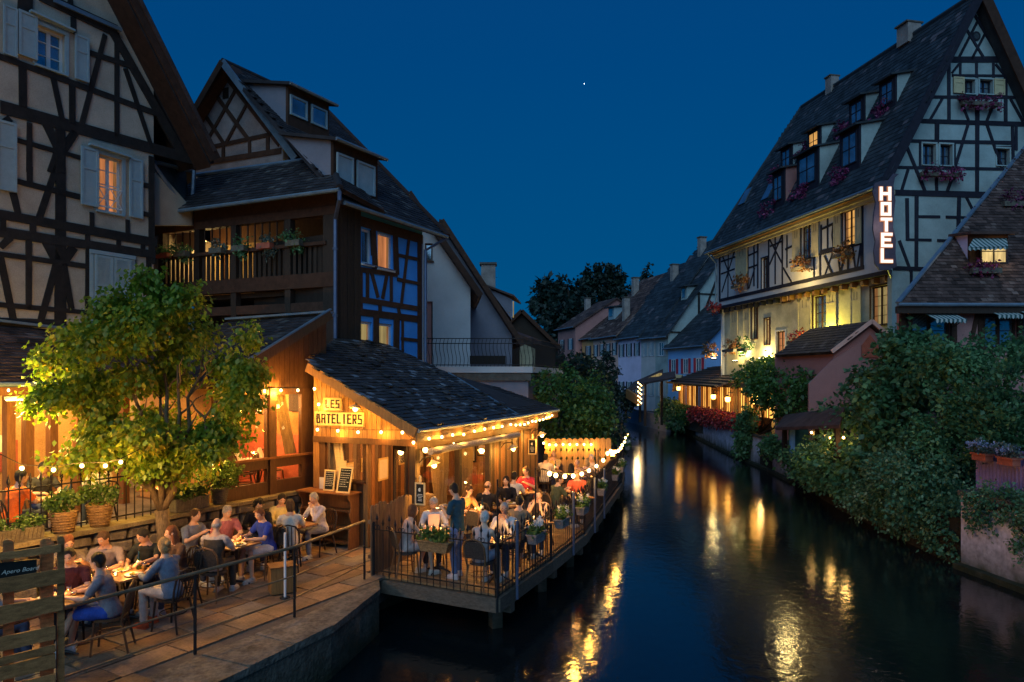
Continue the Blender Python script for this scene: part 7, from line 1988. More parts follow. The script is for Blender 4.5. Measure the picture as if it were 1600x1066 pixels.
# covered landing in the middle distance with fairy lights
wl = thing('covered_landing', 'small open timber landing with lean-to roof and fairy lights far up the canal', 'boat shelter', P(1000, 640, 66))
c0_ = P(1005, 640, 62)
MB().prism([P(974, 617, 66), P(1036, 590, 58), P(1036, 580, 62), P(990, 600, 70)], V((0, 0, .2))).build('roof', M['roof_brown'], wl)
MB().prism([P(1006, 601, 57), P(1056, 592, 52), P(1054, 583, 56), P(1020, 588, 61)], V((0, 0, .15))).build('roof', M['roof_brown'], wl)
for px, py, Y_ in ((978, 616, 66), (1000, 606, 62), (1034, 592, 58), (1008, 602, 57)):
 c = P(px, py, Y_); MB().box((c.x, c.y, (c.z + .2) / 2 + .3), (.2, .2, c.z - .4)).build('post', M['wood_dark'], wl)
MB().prism([P(978, 622, 64.5), P(997, 634, 60.5), P(997, 620, 60.5), P(978, 608, 64.5)], V((.3, .3, 0))).build('side_boarding', M['wood_gold'], wl)
MB().prism([P(1014, 596, 60), P(1030, 589, 57), P(1030, 583, 57), P(1014, 590, 60)], V((.3, .3, 0))).build('lit_pane', M['pane_dim'], wl)
ll = thing('string_lights', 'column of tiny fairy lights at the far covered landing', 'string lights', P(998, 620, 60))
for i in range(16):
 c = P(997 + (i % 3) * 2.5, 598 + i * 2.3, 60); MB().ball(c, .055, 6, 4).build('bulb', M['bulb'], ll)
MB().tube([P(999, 597, 60), P(999, 636, 60)], .015, 5).build('cable', M['iron'], ll)
point_light('landing_light', P(995, 612, 59.4), 60, (1, .7, .3), .2, ll)
# low parapets of the far quays
tag(MB().prism([P(880, 640, 60), P(958, 640, 66), P(958, 612, 66), P(880, 606, 60)], V((0, 1, 0))).build('quay_wall', M['plaster_grey'], origin=P(920, 640, 63)), 'dark far quay wall below the houses on the left side of the canal', 'quay wall')
tag(MB().prism([V((13.2, 58, -.5)), V((12.0, 76, -.5)), V((9.2, 90, -.5)), V((9.6, 90, -.5)), V((12.4, 76, -.5)), V((13.6, 58, -.5))], V((0, 0, 1.9))).build('quay_wall', M['plaster_grey'], origin=(12, 75, 0)), 'dark far quay wall on the right side beyond the covered landing', 'quay wall')
# trees far behind
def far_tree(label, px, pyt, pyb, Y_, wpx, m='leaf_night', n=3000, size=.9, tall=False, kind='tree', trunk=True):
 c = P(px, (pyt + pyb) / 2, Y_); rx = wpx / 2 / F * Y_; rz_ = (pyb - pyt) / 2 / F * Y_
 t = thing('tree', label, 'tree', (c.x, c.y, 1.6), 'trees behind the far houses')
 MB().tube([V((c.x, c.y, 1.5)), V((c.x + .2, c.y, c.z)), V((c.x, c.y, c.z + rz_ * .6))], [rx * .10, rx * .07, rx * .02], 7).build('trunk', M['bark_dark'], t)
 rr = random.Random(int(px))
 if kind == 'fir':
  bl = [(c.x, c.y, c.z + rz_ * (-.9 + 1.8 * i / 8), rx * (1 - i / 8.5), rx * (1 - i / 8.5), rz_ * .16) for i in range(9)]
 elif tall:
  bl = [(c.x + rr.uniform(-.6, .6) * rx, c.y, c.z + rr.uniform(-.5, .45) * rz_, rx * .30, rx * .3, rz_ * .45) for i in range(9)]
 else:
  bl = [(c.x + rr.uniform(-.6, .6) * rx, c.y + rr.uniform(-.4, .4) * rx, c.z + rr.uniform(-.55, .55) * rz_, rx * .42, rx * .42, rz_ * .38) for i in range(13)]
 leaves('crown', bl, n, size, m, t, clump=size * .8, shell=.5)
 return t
far_tree('broad dark round-topped tree above the far end of the canal', 888, 418, 590, 118, 128, n=9000, size=.85)
far_tree('two-stemmed slender tree with upright airy twigs behind the row of houses', 928, 402, 520, 128, 50, n=3600, size=.7, tall=True)
far_tree('second slender upright tree close right of the airy one', 962, 398, 520, 130, 44, n=3400, size=.7, tall=True)
far_tree('dark pointed fir between the slender trees and the hotel', 1010, 407, 470, 125, 34, n=1600, size=.7, kind='fir')
far_tree('low dark tree filling the gap left of the farthest house', 858, 500, 600, 100, 60, n=3000, size=.7)
far_tree('wide dark hedge tree behind the pale chimney', 985, 440, 520, 118, 60, n=2600, size=.75)
# left bank vegetation in the middle distance
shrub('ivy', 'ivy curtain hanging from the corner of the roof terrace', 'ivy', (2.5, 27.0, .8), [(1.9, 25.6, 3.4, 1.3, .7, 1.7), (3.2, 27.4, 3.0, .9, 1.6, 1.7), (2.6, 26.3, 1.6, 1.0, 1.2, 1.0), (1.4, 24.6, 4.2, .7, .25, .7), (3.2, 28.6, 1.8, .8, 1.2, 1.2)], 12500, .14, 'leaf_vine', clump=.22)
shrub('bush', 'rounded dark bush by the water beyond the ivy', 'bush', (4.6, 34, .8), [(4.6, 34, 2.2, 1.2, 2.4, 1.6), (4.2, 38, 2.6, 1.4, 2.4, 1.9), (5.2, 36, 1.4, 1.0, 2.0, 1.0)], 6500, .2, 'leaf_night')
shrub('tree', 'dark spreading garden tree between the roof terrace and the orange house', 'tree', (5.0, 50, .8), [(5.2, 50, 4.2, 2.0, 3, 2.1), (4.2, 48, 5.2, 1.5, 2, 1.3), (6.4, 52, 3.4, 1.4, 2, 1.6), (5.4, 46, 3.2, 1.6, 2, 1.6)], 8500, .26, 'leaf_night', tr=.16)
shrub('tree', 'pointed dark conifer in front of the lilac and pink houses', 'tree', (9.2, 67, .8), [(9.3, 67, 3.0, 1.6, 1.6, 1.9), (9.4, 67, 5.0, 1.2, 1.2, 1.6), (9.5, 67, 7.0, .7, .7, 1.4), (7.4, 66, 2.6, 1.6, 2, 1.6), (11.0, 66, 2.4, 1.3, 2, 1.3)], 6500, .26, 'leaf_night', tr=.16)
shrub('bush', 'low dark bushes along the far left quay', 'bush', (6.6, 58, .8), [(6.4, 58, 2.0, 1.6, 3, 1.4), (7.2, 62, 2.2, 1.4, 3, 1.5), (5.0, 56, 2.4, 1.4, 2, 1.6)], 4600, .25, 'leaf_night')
# moored flat boats
def boat(label, c, L, w, rz_, m):
 t = thing('boat', label, 'boat', c, 'flat boats moored on the far left bank', rz=rz_)
 ORG[t.name] = V((0, 0, 0))
 h = MB(); n = 9; ring = []
 vs = []
 for i in range(n):
  s = i / (n - 1); y = (s - .5) * L; ww = w / 2 * (1 - abs(2 * s - 1) ** 3 * .75); zz = .05 + abs(2 * s - 1) ** 3 * .22
  vs += [(-ww, y, zz + .34), (-ww * .8, y, zz - .1), (ww * .8, y, zz - .1), (ww, y, zz + .34), (ww * .93, y, zz + .34), (ww * .74, y, zz - .02), (-ww * .74, y, zz - .02), (-ww * .93, y, zz + .34)]
 fs = []
 for i in range(n - 1):
  for k in range(8):
   a = i * 8 + k; b = i * 8 + (k + 1) % 8; fs.append((a, b, b + 8, a + 8))
 h.add(vs, fs + [tuple(range(8))[::-1], tuple(range((n - 1) * 8, n * 8))]); h.build('hull', M[m], t, local=True)
 for y in (-.25, .05, .3): MB().box((0, y * L, .34), (w * .85, .22, .04)).build('bench', M['wood_fence'], t, local=True)
 return t
boat('flat boat with pale blue cover moored nearest the lights of the landing', (6.2, 46, 0), 6.0, 1.5, .15, 'shutter')
boat('dark flat boat moored just left of the covered one', (4.7, 42, 0), 6.5, 1.4, -.1, 'wood_dark')
tag(MB().box((6.2, 46.5, .62), (1.5, 3.0, .25), .15).build('boat_cover', M['shutter'], origin=(6.2, 46.5, .5)), 'pale blue tarpaulin stretched over the moored boat', 'tarpaulin')
pier = thing('jetty', 'small plank jetty with planter beside the moored boats', 'jetty', (4.6, 36, 0))
for i in range(7): MB().box((4.4 + i * .0, 34.2 + i * .32, .55), (2.4, .28, .06)).build('plank', M['wood_grey'], pier)
for x, y in ((3.6, 34.2), (5.4, 34.2), (5.4, 36.2)): MB().box((x, y, .3), (.14, .14, 1.4)).build('pile', M['wood_dark'], pier)
# PEOPLE
CM = {}
def cloth(col, var=.22):
 k = tuple(round(c, 3) for c in col)
 if k not in CM:
  CM[k] = mat('cloth_%d' % len(CM), col, .88, var, 9, (1, 1, .6), bump=.5, spec=.12, fine=60)
 return CM[k]
SK = [mat('skin_%d' % i, c, .55, .12, 14, bump=.05, spec=.3) for i, c in enumerate([(.56, .33, .22), (.48, .27, .17), (.62, .40, .28), (.36, .20, .12)])]
HC = {k: mat('hair_' + k, c, .6, .5, 30, (4, 4, .5), bump=.8, spec=.35) for k, c in dict(brown=(.07, .035, .018), dark=(.015, .011, .009), blond=(.48, .30, .12), grey=(.42, .40, .38), white=(.68, .66, .62), auburn=(.20, .065, .025)).items()}
EYEW = mat('eye_white', (.7, .68, .64), .3, .02, 5, bump=0); EYED = mat('eye_iris', (.02, .015, .01), .2, .02, 5, bump=0); LIP = mat('lips', (.42, .13, .10), .5, .05, 5, bump=0)
def remesh(mb, voxel, name, mats, smooth_it=2, extra=None, parent=None, disp=0.0):
 me = bpy.data.meshes.new('tmp'); me.from_pydata([tuple(v) for v in mb.v], [], mb.f); me.update()
 o = bpy.data.objects.new('tmp', me); C.objects.link(o)
 m = o.modifiers.new('r', 'REMESH'); m.mode = 'VOXEL'; m.voxel_size = voxel; m.adaptivity = 0.0
 s = o.modifiers.new('s', 'SMOOTH'); s.iterations = smooth_it; s.factor = .5
 dg = bpy.context.evaluated_depsgraph_get()
 ev = o.evaluated_get(dg); m2 = ev.to_mesh()
 n = len(m2.vertices); co = np.empty(n * 3); m2.vertices.foreach_get('co', co); co = co.reshape(-1, 3)
 pf = [list(p.vertices) for p in m2.polygons]
 if disp:
  no = np.empty(n * 3); m2.vertices.foreach_get('normal', no); no = no.reshape(-1, 3)
  ph = (mb.seed if hasattr(mb, 'seed') else 0)
  f = np.sin(co[:, 2] * 46 + co[:, 0] * 31 + ph) * np.sin(co[:, 0] * 38 - co[:, 2] * 17 + co[:, 1] * 29 + ph * 2)
  co = co + no * (f * disp)[:, None]
 ev.to_mesh_clear(); bpy.data.objects.remove(o); bpy.data.meshes.remove(me)
 vs = [tuple(c) for c in co]; fs = pf; mi = [0] * len(fs)
 if extra is not None:
  b = len(vs); vs += [tuple(v) for v in extra.v]; fs += [[i + b for i in f] for f in extra.f]; mi += extra.m
 out = bpy.data.meshes.new(name); out.from_pydata(vs, [], fs)
 for mm in mats: out.materials.append(mm)
 out.polygons.foreach_set('material_index', mi); out.polygons.foreach_set('use_smooth', [True] * len(fs)); out.update()
 ob = bpy.data.objects.new(name, out); C.objects.link(ob)
 if parent is not None: ob.parent = parent
 return ob
def loft(mb, rings, n=14):
 b = len(mb.v)
 for c, rx, ry in rings:
  for k in range(n):
   q = 2 * math.pi * k / n; mb.v.append((c[0] + rx * math.cos(q), c[1] + ry * math.sin(q), c[2]))
 for i in range(len(rings) - 1):
  for k in range(n):
   k2 = (k + 1) % n; mb.f.append([b + i * n + k, b + i * n + k2, b + (i + 1) * n + k2, b + (i + 1) * n + k]); mb.m.append(0)
 mb.f.append([b + k for k in range(n)][::-1]); mb.m.append(0)
 e = b + (len(rings) - 1) * n; mb.f.append([e + k for k in range(n)]); mb.m.append(0)
def xf(mb, st, Mx, piv):
 for i in range(st, len(mb.v)):
  v = Mx @ (V(mb.v[i]) - piv) + piv; mb.v[i] = tuple(v)
def limb(mb, pts, rs):
 mb.tube(pts, rs, 10)
 for p, r in zip(pts, rs): mb.ball(p, r * .99, 10, 6)
ARMS = {  # elbow, wrist relative to the shoulder height frame (x outward, y forward, z above seat level)
 'table': ((.25, .14, -.22), (.13, .37, -.21)), 'fork': ((.26, .12, -.20), (.08, .33, -.06)), 'chin': ((.15, .26, -.22), (.05, .14, .045)),
 'up': ((.20, .22, -.20), (.07, .20, .03)), 'lap': ((.23, .04, -.26), (.09, .26, -.34)), 'reach': ((.24, .24, -.14), (.14, .50, -.14)), 'hang': ((.24, -.02, -.30), (.25, .04, -.56)),
 'write': ((.24, .03, -.26), (.09, .26, -.13)), 'back': ((.27, -.02, -.26), (.22, .20, -.34)),
}
def person(label, x, y, z, face=None, rz=None, pose='sit', arms=('table', 'table'), shirt=(.5, .5, .5), sleeve='short', legs='trousers', lcol=(.06, .07, .11), hair='short', hcol='brown', skin=0, lean=.08, yaw=0, nod=.15, shoes=(.5, .5, .5), fem=False, glasses=False, dress=False, group='diners and staff of the restaurant', seat=.47, legfold=0, vest=None):
 if yaw == 0: yaw = R.uniform(-.4, .4)
 lean += R.uniform(-.02, .05)
 if rz is None: rz = math.atan2(face[1] - y, face[0] - x) - math.pi / 2
 t = thing('person', label, 'person', (x, y, z), group, rz)
 sc_ = .95 if fem else 1.0
 body, shp, ex = MB(), MB(), MB()
 seedv = R.random() * 6
 if pose == 'sit':
  pz = seat + .075; l = lean
  torso = [((0, -.02, pz - .07), .155, .115), ((0, -.01, pz + .02), .165, .12), ((0, l * .25, pz + .15), .128 * sc_, .10), ((0, l * .6, pz + .34), .155 * sc_, .112), ((0, l * .85, pz + .45), .165 * sc_, .095), ((0, l, pz + .505), .10, .07), ((0, l + .01, pz + .55), .055, .055)]
  sh_z = pz + .46; sy = l * .85; hd = V((0, l + .04, pz + .675)); nk = V((0, l + .015, pz + .56))
  hips = [V((s * .085, .02, pz)) for s in (-1, 1)]
  knees = [V((-.11, .42, pz + .01)), V((.12, .43, pz + .01))]
  ank = [V((-.12, .40 - .12 * legfold, .10)), V((.13, .46, .10))]
  if legfold < 0: ank = [V((-.12, .62, .11)), V((.10, .50, .10))]
 else:
  pz = .93; l = 0.02
  torso = [((0, 0, pz - .08), .155, .115), ((0, 0, pz + .03), .15, .11), ((0, 0, pz + .18), .132 * sc_, .10), ((0, .01, pz + .36), .162 * sc_, .115), ((0, .01, pz + .47), .172 * sc_, .095), ((0, .015, pz + .53), .10, .07), ((0, .02, pz + .58), .055, .055)]
  sh_z = pz + .48; sy = .01; hd = V((0, .05, pz + .705)); nk = V((0, .025, pz + .58))
  hips = [V((s * .085, 0, pz - .02)) for s in (-1, 1)]
  knees = [V((-.10, .03, .50)), V((.11, .05, .50))]; ank = [V((-.12, -.03, .10)), V((.13, .04, .10))]
 loft(body, torso)
 body.tube([nk - V((0, .01, .05)), V((hd.x, hd.y - .01, hd.z - .06))], [.056, .052], 10)
 elbows, wrists, shs = [], [], []
 for s, a in zip((-1, 1), arms):
  e_, w_2 = ARMS[a]
  S = V((s * .185 * sc_, sy, sh_z - .02)); E = V((s * e_[0], sy + e_[1], sh_z + e_[2])); Wp = V((s * w_2[0], sy + w_2[1], sh_z + w_2[2]))
  shs.append(S); elbows.append(E); wrists.append(Wp)
  limb(body, [V((s * .13, sy, sh_z)), S, S.lerp(E, .5), E, E.lerp(Wp, .35), Wp], [.052, .053, .046, .040, .041, .027])
  d_ = (Wp - E).normalized()
  pm = Wp + d_ * .045
  body.tube([Wp, Wp + d_ * .03, pm + d_ * .03], [.024, .030, .030], 8)
  upv = V((0, 0, 1)) if abs(d_.z) < .8 else V((0, 1, 0))
  sd = d_.cross(upv).normalized(); dn = sd.cross(d_).normalized()
  if dn.z > 0 and abs(d_.z) < .8: dn = -dn
  tip0 = pm + d_ * .025
  for k, (o_, L_) in enumerate(((-.026, .052), (-.009, .064), (.009, .068), (.026, .058))):
   b0 = tip0 + sd * o_
   b1 = b0 + d_ * L_ * .45 + dn * .006; b2_ = b1 + (d_ * .6 + dn * .8).normalized() * L_ * .55
   ex.tube([b0 - d_ * .02, b0, b1, b2_], [.0095, .0095, .0088, .0068], 6)
  th0 = Wp + d_ * .025 + sd * (.024 * (-s)); ex.tube([th0, th0 + (d_ * .6 - sd * s * .8).normalized() * .03, th0 + (d_ * .9 - sd * s * .4).normalized() * .058 + dn * .012], [.012, .011, .008], 6)
 for h, k, a in zip(hips, knees, ank):
  limb(body, [h, h.lerp(k, .5), k, k.lerp(a, .3), a], [.088, .075, .056, .054, .036])
  body.tube([a + V((0, -.045, -.05)), a + V((0, .05, -.055)), a + V((0, .15, -.07))], [.036, .040, .026], 8)
 # head
 st = len(body.v)
 body.ball(hd, (.073, .092, .108), 16, 12)
 body.ball(hd + V((0, .028, -.055)), (.052, .058, .055), 12, 8)
 body.ball(hd + V((0, .088, -.012)), (.013, .020, .024), 8, 6)
 for s in (-1, 1): body.ball(hd + V((s * .076, -.005, -.005)), (.012, .020, .030), 8, 6)
 Mh = Matrix.Rotation(yaw, 3, 'Z') @ Matrix.Rotation(-nod, 3, 'X')
 piv = hd - V((0, .02, .09)); xf(body, st, Mh, piv)
 st = len(ex.v)
 for s in (-1, 1):
  ex.mi = 1; ex.ball(hd + V((s * .029, .081, .010)), (.013, .008, .008), 8, 5)
  ex.mi = 2; ex.ball(hd + V((s * .029, .087, .010)), (.006, .0045, .0065), 6, 4)
  ex.mi = 2; ex.ball(hd + V((s * .030, .084, .030)), (.018, .006, .0035), 6, 4)
 ex.mi = 3; ex.ball(hd + V((0, .083, -.055)), (.022, .008, .0065), 8, 4); ex.mi = 0
 xf(ex, st, Mh, piv)
 remesh(body, .0135, 'body', [SK[skin], EYEW, EYED, LIP], 2, ex, t)
 # clothes
 top = MB(); top.seed = seedv
 g = .017
 rings = [(c, rx + g, ry + g) for c, rx, ry in torso[(0 if pose != 'sit' else 1):5]] + [(torso[5][0], .088, .072)]
 if dress or True: rings = [((torso[0][0][0], torso[0][0][1], torso[0][0][2] + .01), torso[0][1] + g, torso[0][2] + g)] + rings[(1 if pose != 'sit' else 0):]
 loft(top, rings)
 for S, E, Wp, s in zip(shs, elbows, wrists, (-1, 1)):
  A0 = V((s * .12, sy, sh_z))
  if sleeve == 'none': top.ball(V((s * .14, sy, sh_z - .01)), (.05, .07, .05), 10, 6); continue
  if sleeve == 'short': limb(top, [A0, S, S.lerp(E, .62)], [.062, .064, .062])
  else: limb(top, [A0, S, S.lerp(E, .5), E, E.lerp(Wp, .4), E.lerp(Wp, .88)], [.062, .064, .060, .054, .050, .042])
 remesh(top, .0165, 'dress' if dress else 'shirt', [cloth(shirt)], 2, None, t, .0045)
 if vest is not None:
  vs_ = MB(); vs_.seed = seedv; loft(vs_, [(c, rx + .028, ry + .028) for c, rx, ry in torso[1:5]]); remesh(vs_, .018, 'vest', [cloth(vest)], 2, None, t, .004)
 bt = MB(); bt.seed = seedv + 1
 bt.ball((0, torso[0][0][1], pz - .02), (.165, .125, .10), 14, 8)
 for h, k, a in zip(hips, knees, ank):
  if legs == 'shorts' or dress: limb(bt, [h, h.lerp(k, .5), h.lerp(k, .82)], [.102, .094, .085])
  else: limb(bt, [h, h.lerp(k, .5), k, k.lerp(a, .4), k.lerp(a, .93)], [.100, .086, .068, .064, .055])
 if dress: bt.ball((0, (hips[0].y + knees[0].y) / 2 - .02, (hips[0].z + knees[0].z) / 2 - .02), (.19, .24 if pose == 'sit' else .14, .09 if pose == 'sit' else .26), 14, 8)
 remesh(bt, .018, 'skirt' if dress else ('shorts' if legs == 'shorts' else 'trousers'), [cloth(shirt if dress else lcol)], 2, None, t, .004)
 for a in ank:
  so = MB(); so.tube([a + V((0, -.055, -.052)), a + V((0, .04, -.055)), a + V((0, .13, -.062)), a + V((0, .175, -.072))], [.042, .047, .040, .024], 10)
  so.box(a + V((0, .055, -.089)), (.078, .245, .022)); so.tube([a + V((0, -.01, -.05)), a + V((0, -.005, .0))], [.046, .044], 10)
  so.build('shoe', cloth(shoes), t, True, local=True)
 hm = MB(); hm.seed = seedv
 hh = hd.copy()
 if hair != 'bald':
  hm.ball(hh + V((0, -.018, .020)), (.085, .097, .108), 14, 10); hm.ball(hh + V((0, -.045, -.035)), (.072, .052, .06), 12, 8)
  if hair in ('long', 'bob', 'pony', 'bun'): hm.ball(hh + V((0, -.035, -.03)), (.084, .075, .11), 12, 8)
  if hair == 'long':
   hm.ball(hh + V((0, -.06, -.15)), (.085, .05, .15), 12, 8)
   for s in (-1, 1): hm.ball(hh + V((s * .068, -.01, -.10)), (.030, .040, .13), 10, 6)
  if hair == 'bob':
   for s in (-1, 1): hm.ball(hh + V((s * .070, .005, -.05)), (.026, .048, .085), 10, 6)
  if hair == 'bun': hm.ball(hh + V((0, -.12, .03)), .045, 10, 8)
  if hair == 'pony': hm.ball(hh + V((0, -.125, -.04)), (.035, .04, .09), 10, 8)
  if hair == 'curly':
   for i in range(18):
    q = R.uniform(0, 6.28); zz = R.uniform(-.5, 1); rr_ = math.sqrt(1 - zz * zz) if zz > 0 else .9
    yy = math.sin(q) * rr_
    if yy > .55 and zz < .5: continue
    hm.ball(hh + V((math.cos(q) * rr_ * .085, yy * .09 - .02, .01 + zz * .10)), .038, 8, 6)
 else:
  hm.ball(hh + V((0, -.045, -.015)), (.077, .055, .055), 12, 8)
 xf(hm, 0, Mh, piv)
 remesh(hm, .0125, 'hair', [HC[hcol]], 1, None, t, .004)
 if glasses:
  gm_ = MB()
  for s in (-1, 1):
   c_ = hd + V((s * .031, .100, .010)); pts = [c_ + V((.022 * math.cos(q), 0, .015 * math.sin(q))) for q in [i * math.pi / 4 for i in range(9)]]
   gm_.tube(pts, .002, 4, False); gm_.tube([hd + V((s * .053, .10, .014)), hd + V((s * .08, 0, .012))], .002, 4)
  gm_.tube([hd + V((-.009, .100, .012)), hd + V((.009, .100, .012))], .002, 4)
  xf(gm_, 0, Mh, piv); gm_.build('glasses', M['iron'], t, local=True)
 return t
# ---- furniture prototypes
def make_chair(kind):
 t = thing('bistro_chair' if kind == 'bistro' else 'wooden_chair', 'x', 'chair')
 fm_, wv = (M['chair_frame'], M['chair_weave']) if kind == 'bistro' else (M['wood_frame'], M['wood_frame'])
 if kind == 'dark': fm_ = M['wood_dark']; wv = M['wood_dark']
 MB().prism([V((.21 * math.cos(q) * (1 + .08 * math.cos(q)), .21 * math.sin(q) + .02, .44)) for q in [i * math.pi / 8 for i in range(16)]], V((0, 0, .03))).build('seat', wv, t, local=True)
 for sx in (-1, 1):
  MB().tube([(sx * .16, .17, .44), (sx * .19, .21, 0)], [.017, .014], 7).build('leg', fm_, t, local=True)
  MB().tube([(sx * .15, -.15, .44), (sx * .19, -.24, 0)], [.017, .014], 7).build('leg', fm_, t, local=True)
 MB().tube([V((.185 * math.cos(q), .185 * math.sin(q) + .0, .25)) for q in [i * math.pi / 6 for i in range(13)]], .009, 5, False).build('stretcher', fm_, t, local=True)
 hoop = [V((-.18, -.16, .44)), V((-.205, -.20, .62)), V((-.20, -.235, .78)), V((-.14, -.255, .88)), V((0, -.262, .92)), V((.14, -.255, .88)), V((.20, -.235, .78)), V((.205, -.20, .62)), V((.18, -.16, .44))]
 MB().tube(hoop, .016, 8).build('back_frame', fm_, t, local=True)
 if kind == 'bistro':
  MB().prism([V((-.18, -.205, .56)), V((.18, -.205, .56)), V((.195, -.24, .76)), V((.13, -.255, .86)), V((-.13, -.255, .86)), V((-.195, -.24, .76))], V((0, .012, 0))).build('backrest', wv, t, local=True)
 else:
  for i in range(5):
   x_ = (i - 2) * .066
   MB().tube([(x_ * .9, -.155, .45), (x_, -.215, .66), (x_, -.25, .89 - abs(i - 2) * .012)], .009, 6).build('spindle', fm_, t, local=True)
 return Proto(t)
CH = {'bistro': make_chair('bistro'), 'wood': make_chair('wood'), 'dark': make_chair('dark')}
def make_table(cloth_=False):
 t = thing('table', 'x', 'table')
 MB().box((0, 0, .735), (.70, .66, .03)).build('tabletop', M['table_wood'], t, local=True)
 MB().lathe((0, 0, .03), [(.045, 0), (.03, .08), (.028, .60), (.05, .685)], 10).build('pedestal', M['iron'], t, local=True)
 k = MB()
 for a in range(4):
  q = a * math.pi / 2 + math.pi / 4; k.tube([(0, 0, .09), (.15 * math.cos(q), .15 * math.sin(q), .06), (.28 * math.cos(q), .28 * math.sin(q), .015)], [.022, .018, .014], 6)
 k.build('foot', M['iron'], t, local=True)
 return Proto(t)
TB = make_table()
def make_plate():
 t = thing('plate', 'x', 'plate'); MB().lathe((0, 0, 0), [(.06, 0), (.12, .014), (.128, .020), (.115, .018), (.05, .008)], 16).build('dish', M['ceramic'], t, True, local=True)
 k = MB()
 for i in range(9):
  q = R.uniform(0, 6.28); r_ = R.uniform(0, .06); k.ball((r_ * math.cos(q), r_ * math.sin(q), .022), (R.uniform(.015, .03), R.uniform(.015, .03), .014), 6, 4)
 k.build('food', M['food'], t, True, local=True); return Proto(t)
def make_glass(beer=False):
 t = thing('beer_glass' if beer else 'glass', 'x', 'glass')
 MB().lathe((0, 0, 0), [(.026, 0), (.030, .06), (.034, .13 if beer else .10), (.031, .13 if beer else .10), (.027, .06), (.022, .008)], 10).build('tumbler', M['glass_tumbler'], t, True, local=True)
 MB().lathe((0, 0, .008), [(.022, 0), (.026, .05), (.028, .09 if beer else .05)], 10).build('drink', M['beer'], t, True, local=True); return Proto(t)
def make_bottle():
 t = thing('bottle', 'x', 'bottle'); MB().lathe((0, 0, 0), [(.034, 0), (.036, .02), (.036, .16), (.014, .22), (.013, .28)], 10).build('glass_body', M['bottle_green'], t, True, local=True)
 MB().lathe((0, 0, .28), [(.015, 0), (.015, .02)], 8).build('cap', M['iron'], t, local=True); MB().lathe((0, 0, .06), [(.0368, 0), (.0368, .07)], 10).build('bottle_label', M['ceramic'], t, True, local=True); return Proto(t)
def make_candle():
 t = thing('candle_jar', 'x', 'candle'); MB().lathe((0, 0, 0), [(.034, 0), (.038, .07), (.035, .07), (.030, .006)], 10).build('jar', M['glass_tumbler'], t, True, local=True)
 MB().ball((0, 0, .035), (.014, .014, .024), 8, 6).build('flame', M['candle'], t, True, local=True); return Proto(t)
PR = dict(plate=make_plate(), glass=make_glass(), beer=make_glass(True), bottle=make_bottle(), candle=make_candle())
def table(x, y, rz_, desc, z=ZF, items=('plate', 'plate', 'glass', 'glass', 'candle'), top=.751):
 TB.put((x, y, z), rz_, 'small square wooden table ' + desc, 'restaurant tables')
 spots = [(-.20, .02), (.20, -.03), (-.05, .20), (.12, .18), (.02, -.20), (-.22, -.20), (.24, .22)]
 cnt = {}; short = ' '.join(desc.split(',')[0].split()[:8])
 if 'candle' in items: point_light('candle_fill', (x, y, z + top + .14), 3.5, (1, .48, .12), .03)  # warm fill light added above the candle jar to brighten the diners
 wd_ = dict(plate='white plate of food', glass='half full water glass', beer='tall glass of beer', bottle='green bottle', candle='lit candle jar')
 for k, it in enumerate(items):
  sx, sy_ = spots[k]; c, s = math.cos(rz_), math.sin(rz_)
  cnt[it] = cnt.get(it, 0) + 1
  nth = '' if items.count(it) == 1 else (['first ', 'second ', 'third ', 'fourth '][cnt[it] - 1])
  PR[it].put((x + sx * c - sy_ * s, y + sx * s + sy_ * c, z + top), R.uniform(0, 3), nth + wd_[it] + ' on the table ' + short, 'things on the tables')
def seat(kind, x, y, rz_, lbl, z=ZF, grp='chairs of the restaurant'):
 CH[kind].put((x, y, z), rz_, lbl, grp)
def sitter(label, x, y, face, kind='bistro', z=ZF, chair=None, chl=None, **kw):
 rz_ = math.atan2(face[1] - y, face[0] - x) - math.pi / 2
 person(label, x, y, z, rz=rz_, **kw)
 d_ = V((math.cos(rz_ + math.pi / 2), math.sin(rz_ + math.pi / 2)))
 seat(kind, x - d_.x * .02, y - d_.y * .02, rz_, chl or ({'bistro': 'rattan bistro chair', 'wood': 'warm brown hoop back chair', 'dark': 'dark hoop back chair'}[kind] + ' under the ' + chair), z)
# ---- deck guests
t5, t6, t7, t8, t8b, t9, t10, t11, t12, t13 = (-1.42, 12.98), (-.30, 12.50), (-.86, 15.0), (-.22, 15.95), (.22, 17.75), (.42, 14.05), (1.62, 17.05), (1.80, 19.45), (1.2, 21.9), (2.42, 20.6)
table(*t5, .45, 'between the brown haired woman and the white sweater man', items=('plate', 'glass', 'glass', 'candle'))
table(*t6, .4, 'between the silver haired woman and the man with glasses', items=('plate', 'plate', 'glass', 'beer', 'candle'))
table(*t7, .4, 'behind the waiter by the restaurant windows', items=('plate', 'bottle', 'glass', 'candle'))
table(*t8, .4, 'beside the man in the black jacket', items=('plate', 'plate', 'glass', 'beer'))
table(*t8b, .4, 'between the white blouse back and the woman in red', items=('plate', 'glass', 'glass', 'candle'))
table(*t9, .4, 'between the olive shirt man and the girl leaning on her hand', items=('plate', 'glass', 'beer', 'candle'))
table(*t10, .3, 'of the pair in green and red near the rail', items=('plate', 'plate', 'glass', 'candle'))
table(*t11, .3, 'of the dark haired couple at mid deck', items=('plate', 'glass', 'candle'))
table(*t12, .2, 'by the far slatted fence', items=('plate', 'bottle', 'glass', 'candle'))
table(*t13, .2, 'at the far corner of the deck', items=('plate', 'glass', 'candle'))
sitter('brown haired person in a flowered dress seen from behind at the plank fence', -1.98, 12.70, t5, shirt=(.50, .36, .32), sleeve='none', dress=True, hair='bob', hcol='auburn', fem=True, chair='brown haired woman by the plank fence', legfold=1, shoes=(.5, .45, .4))
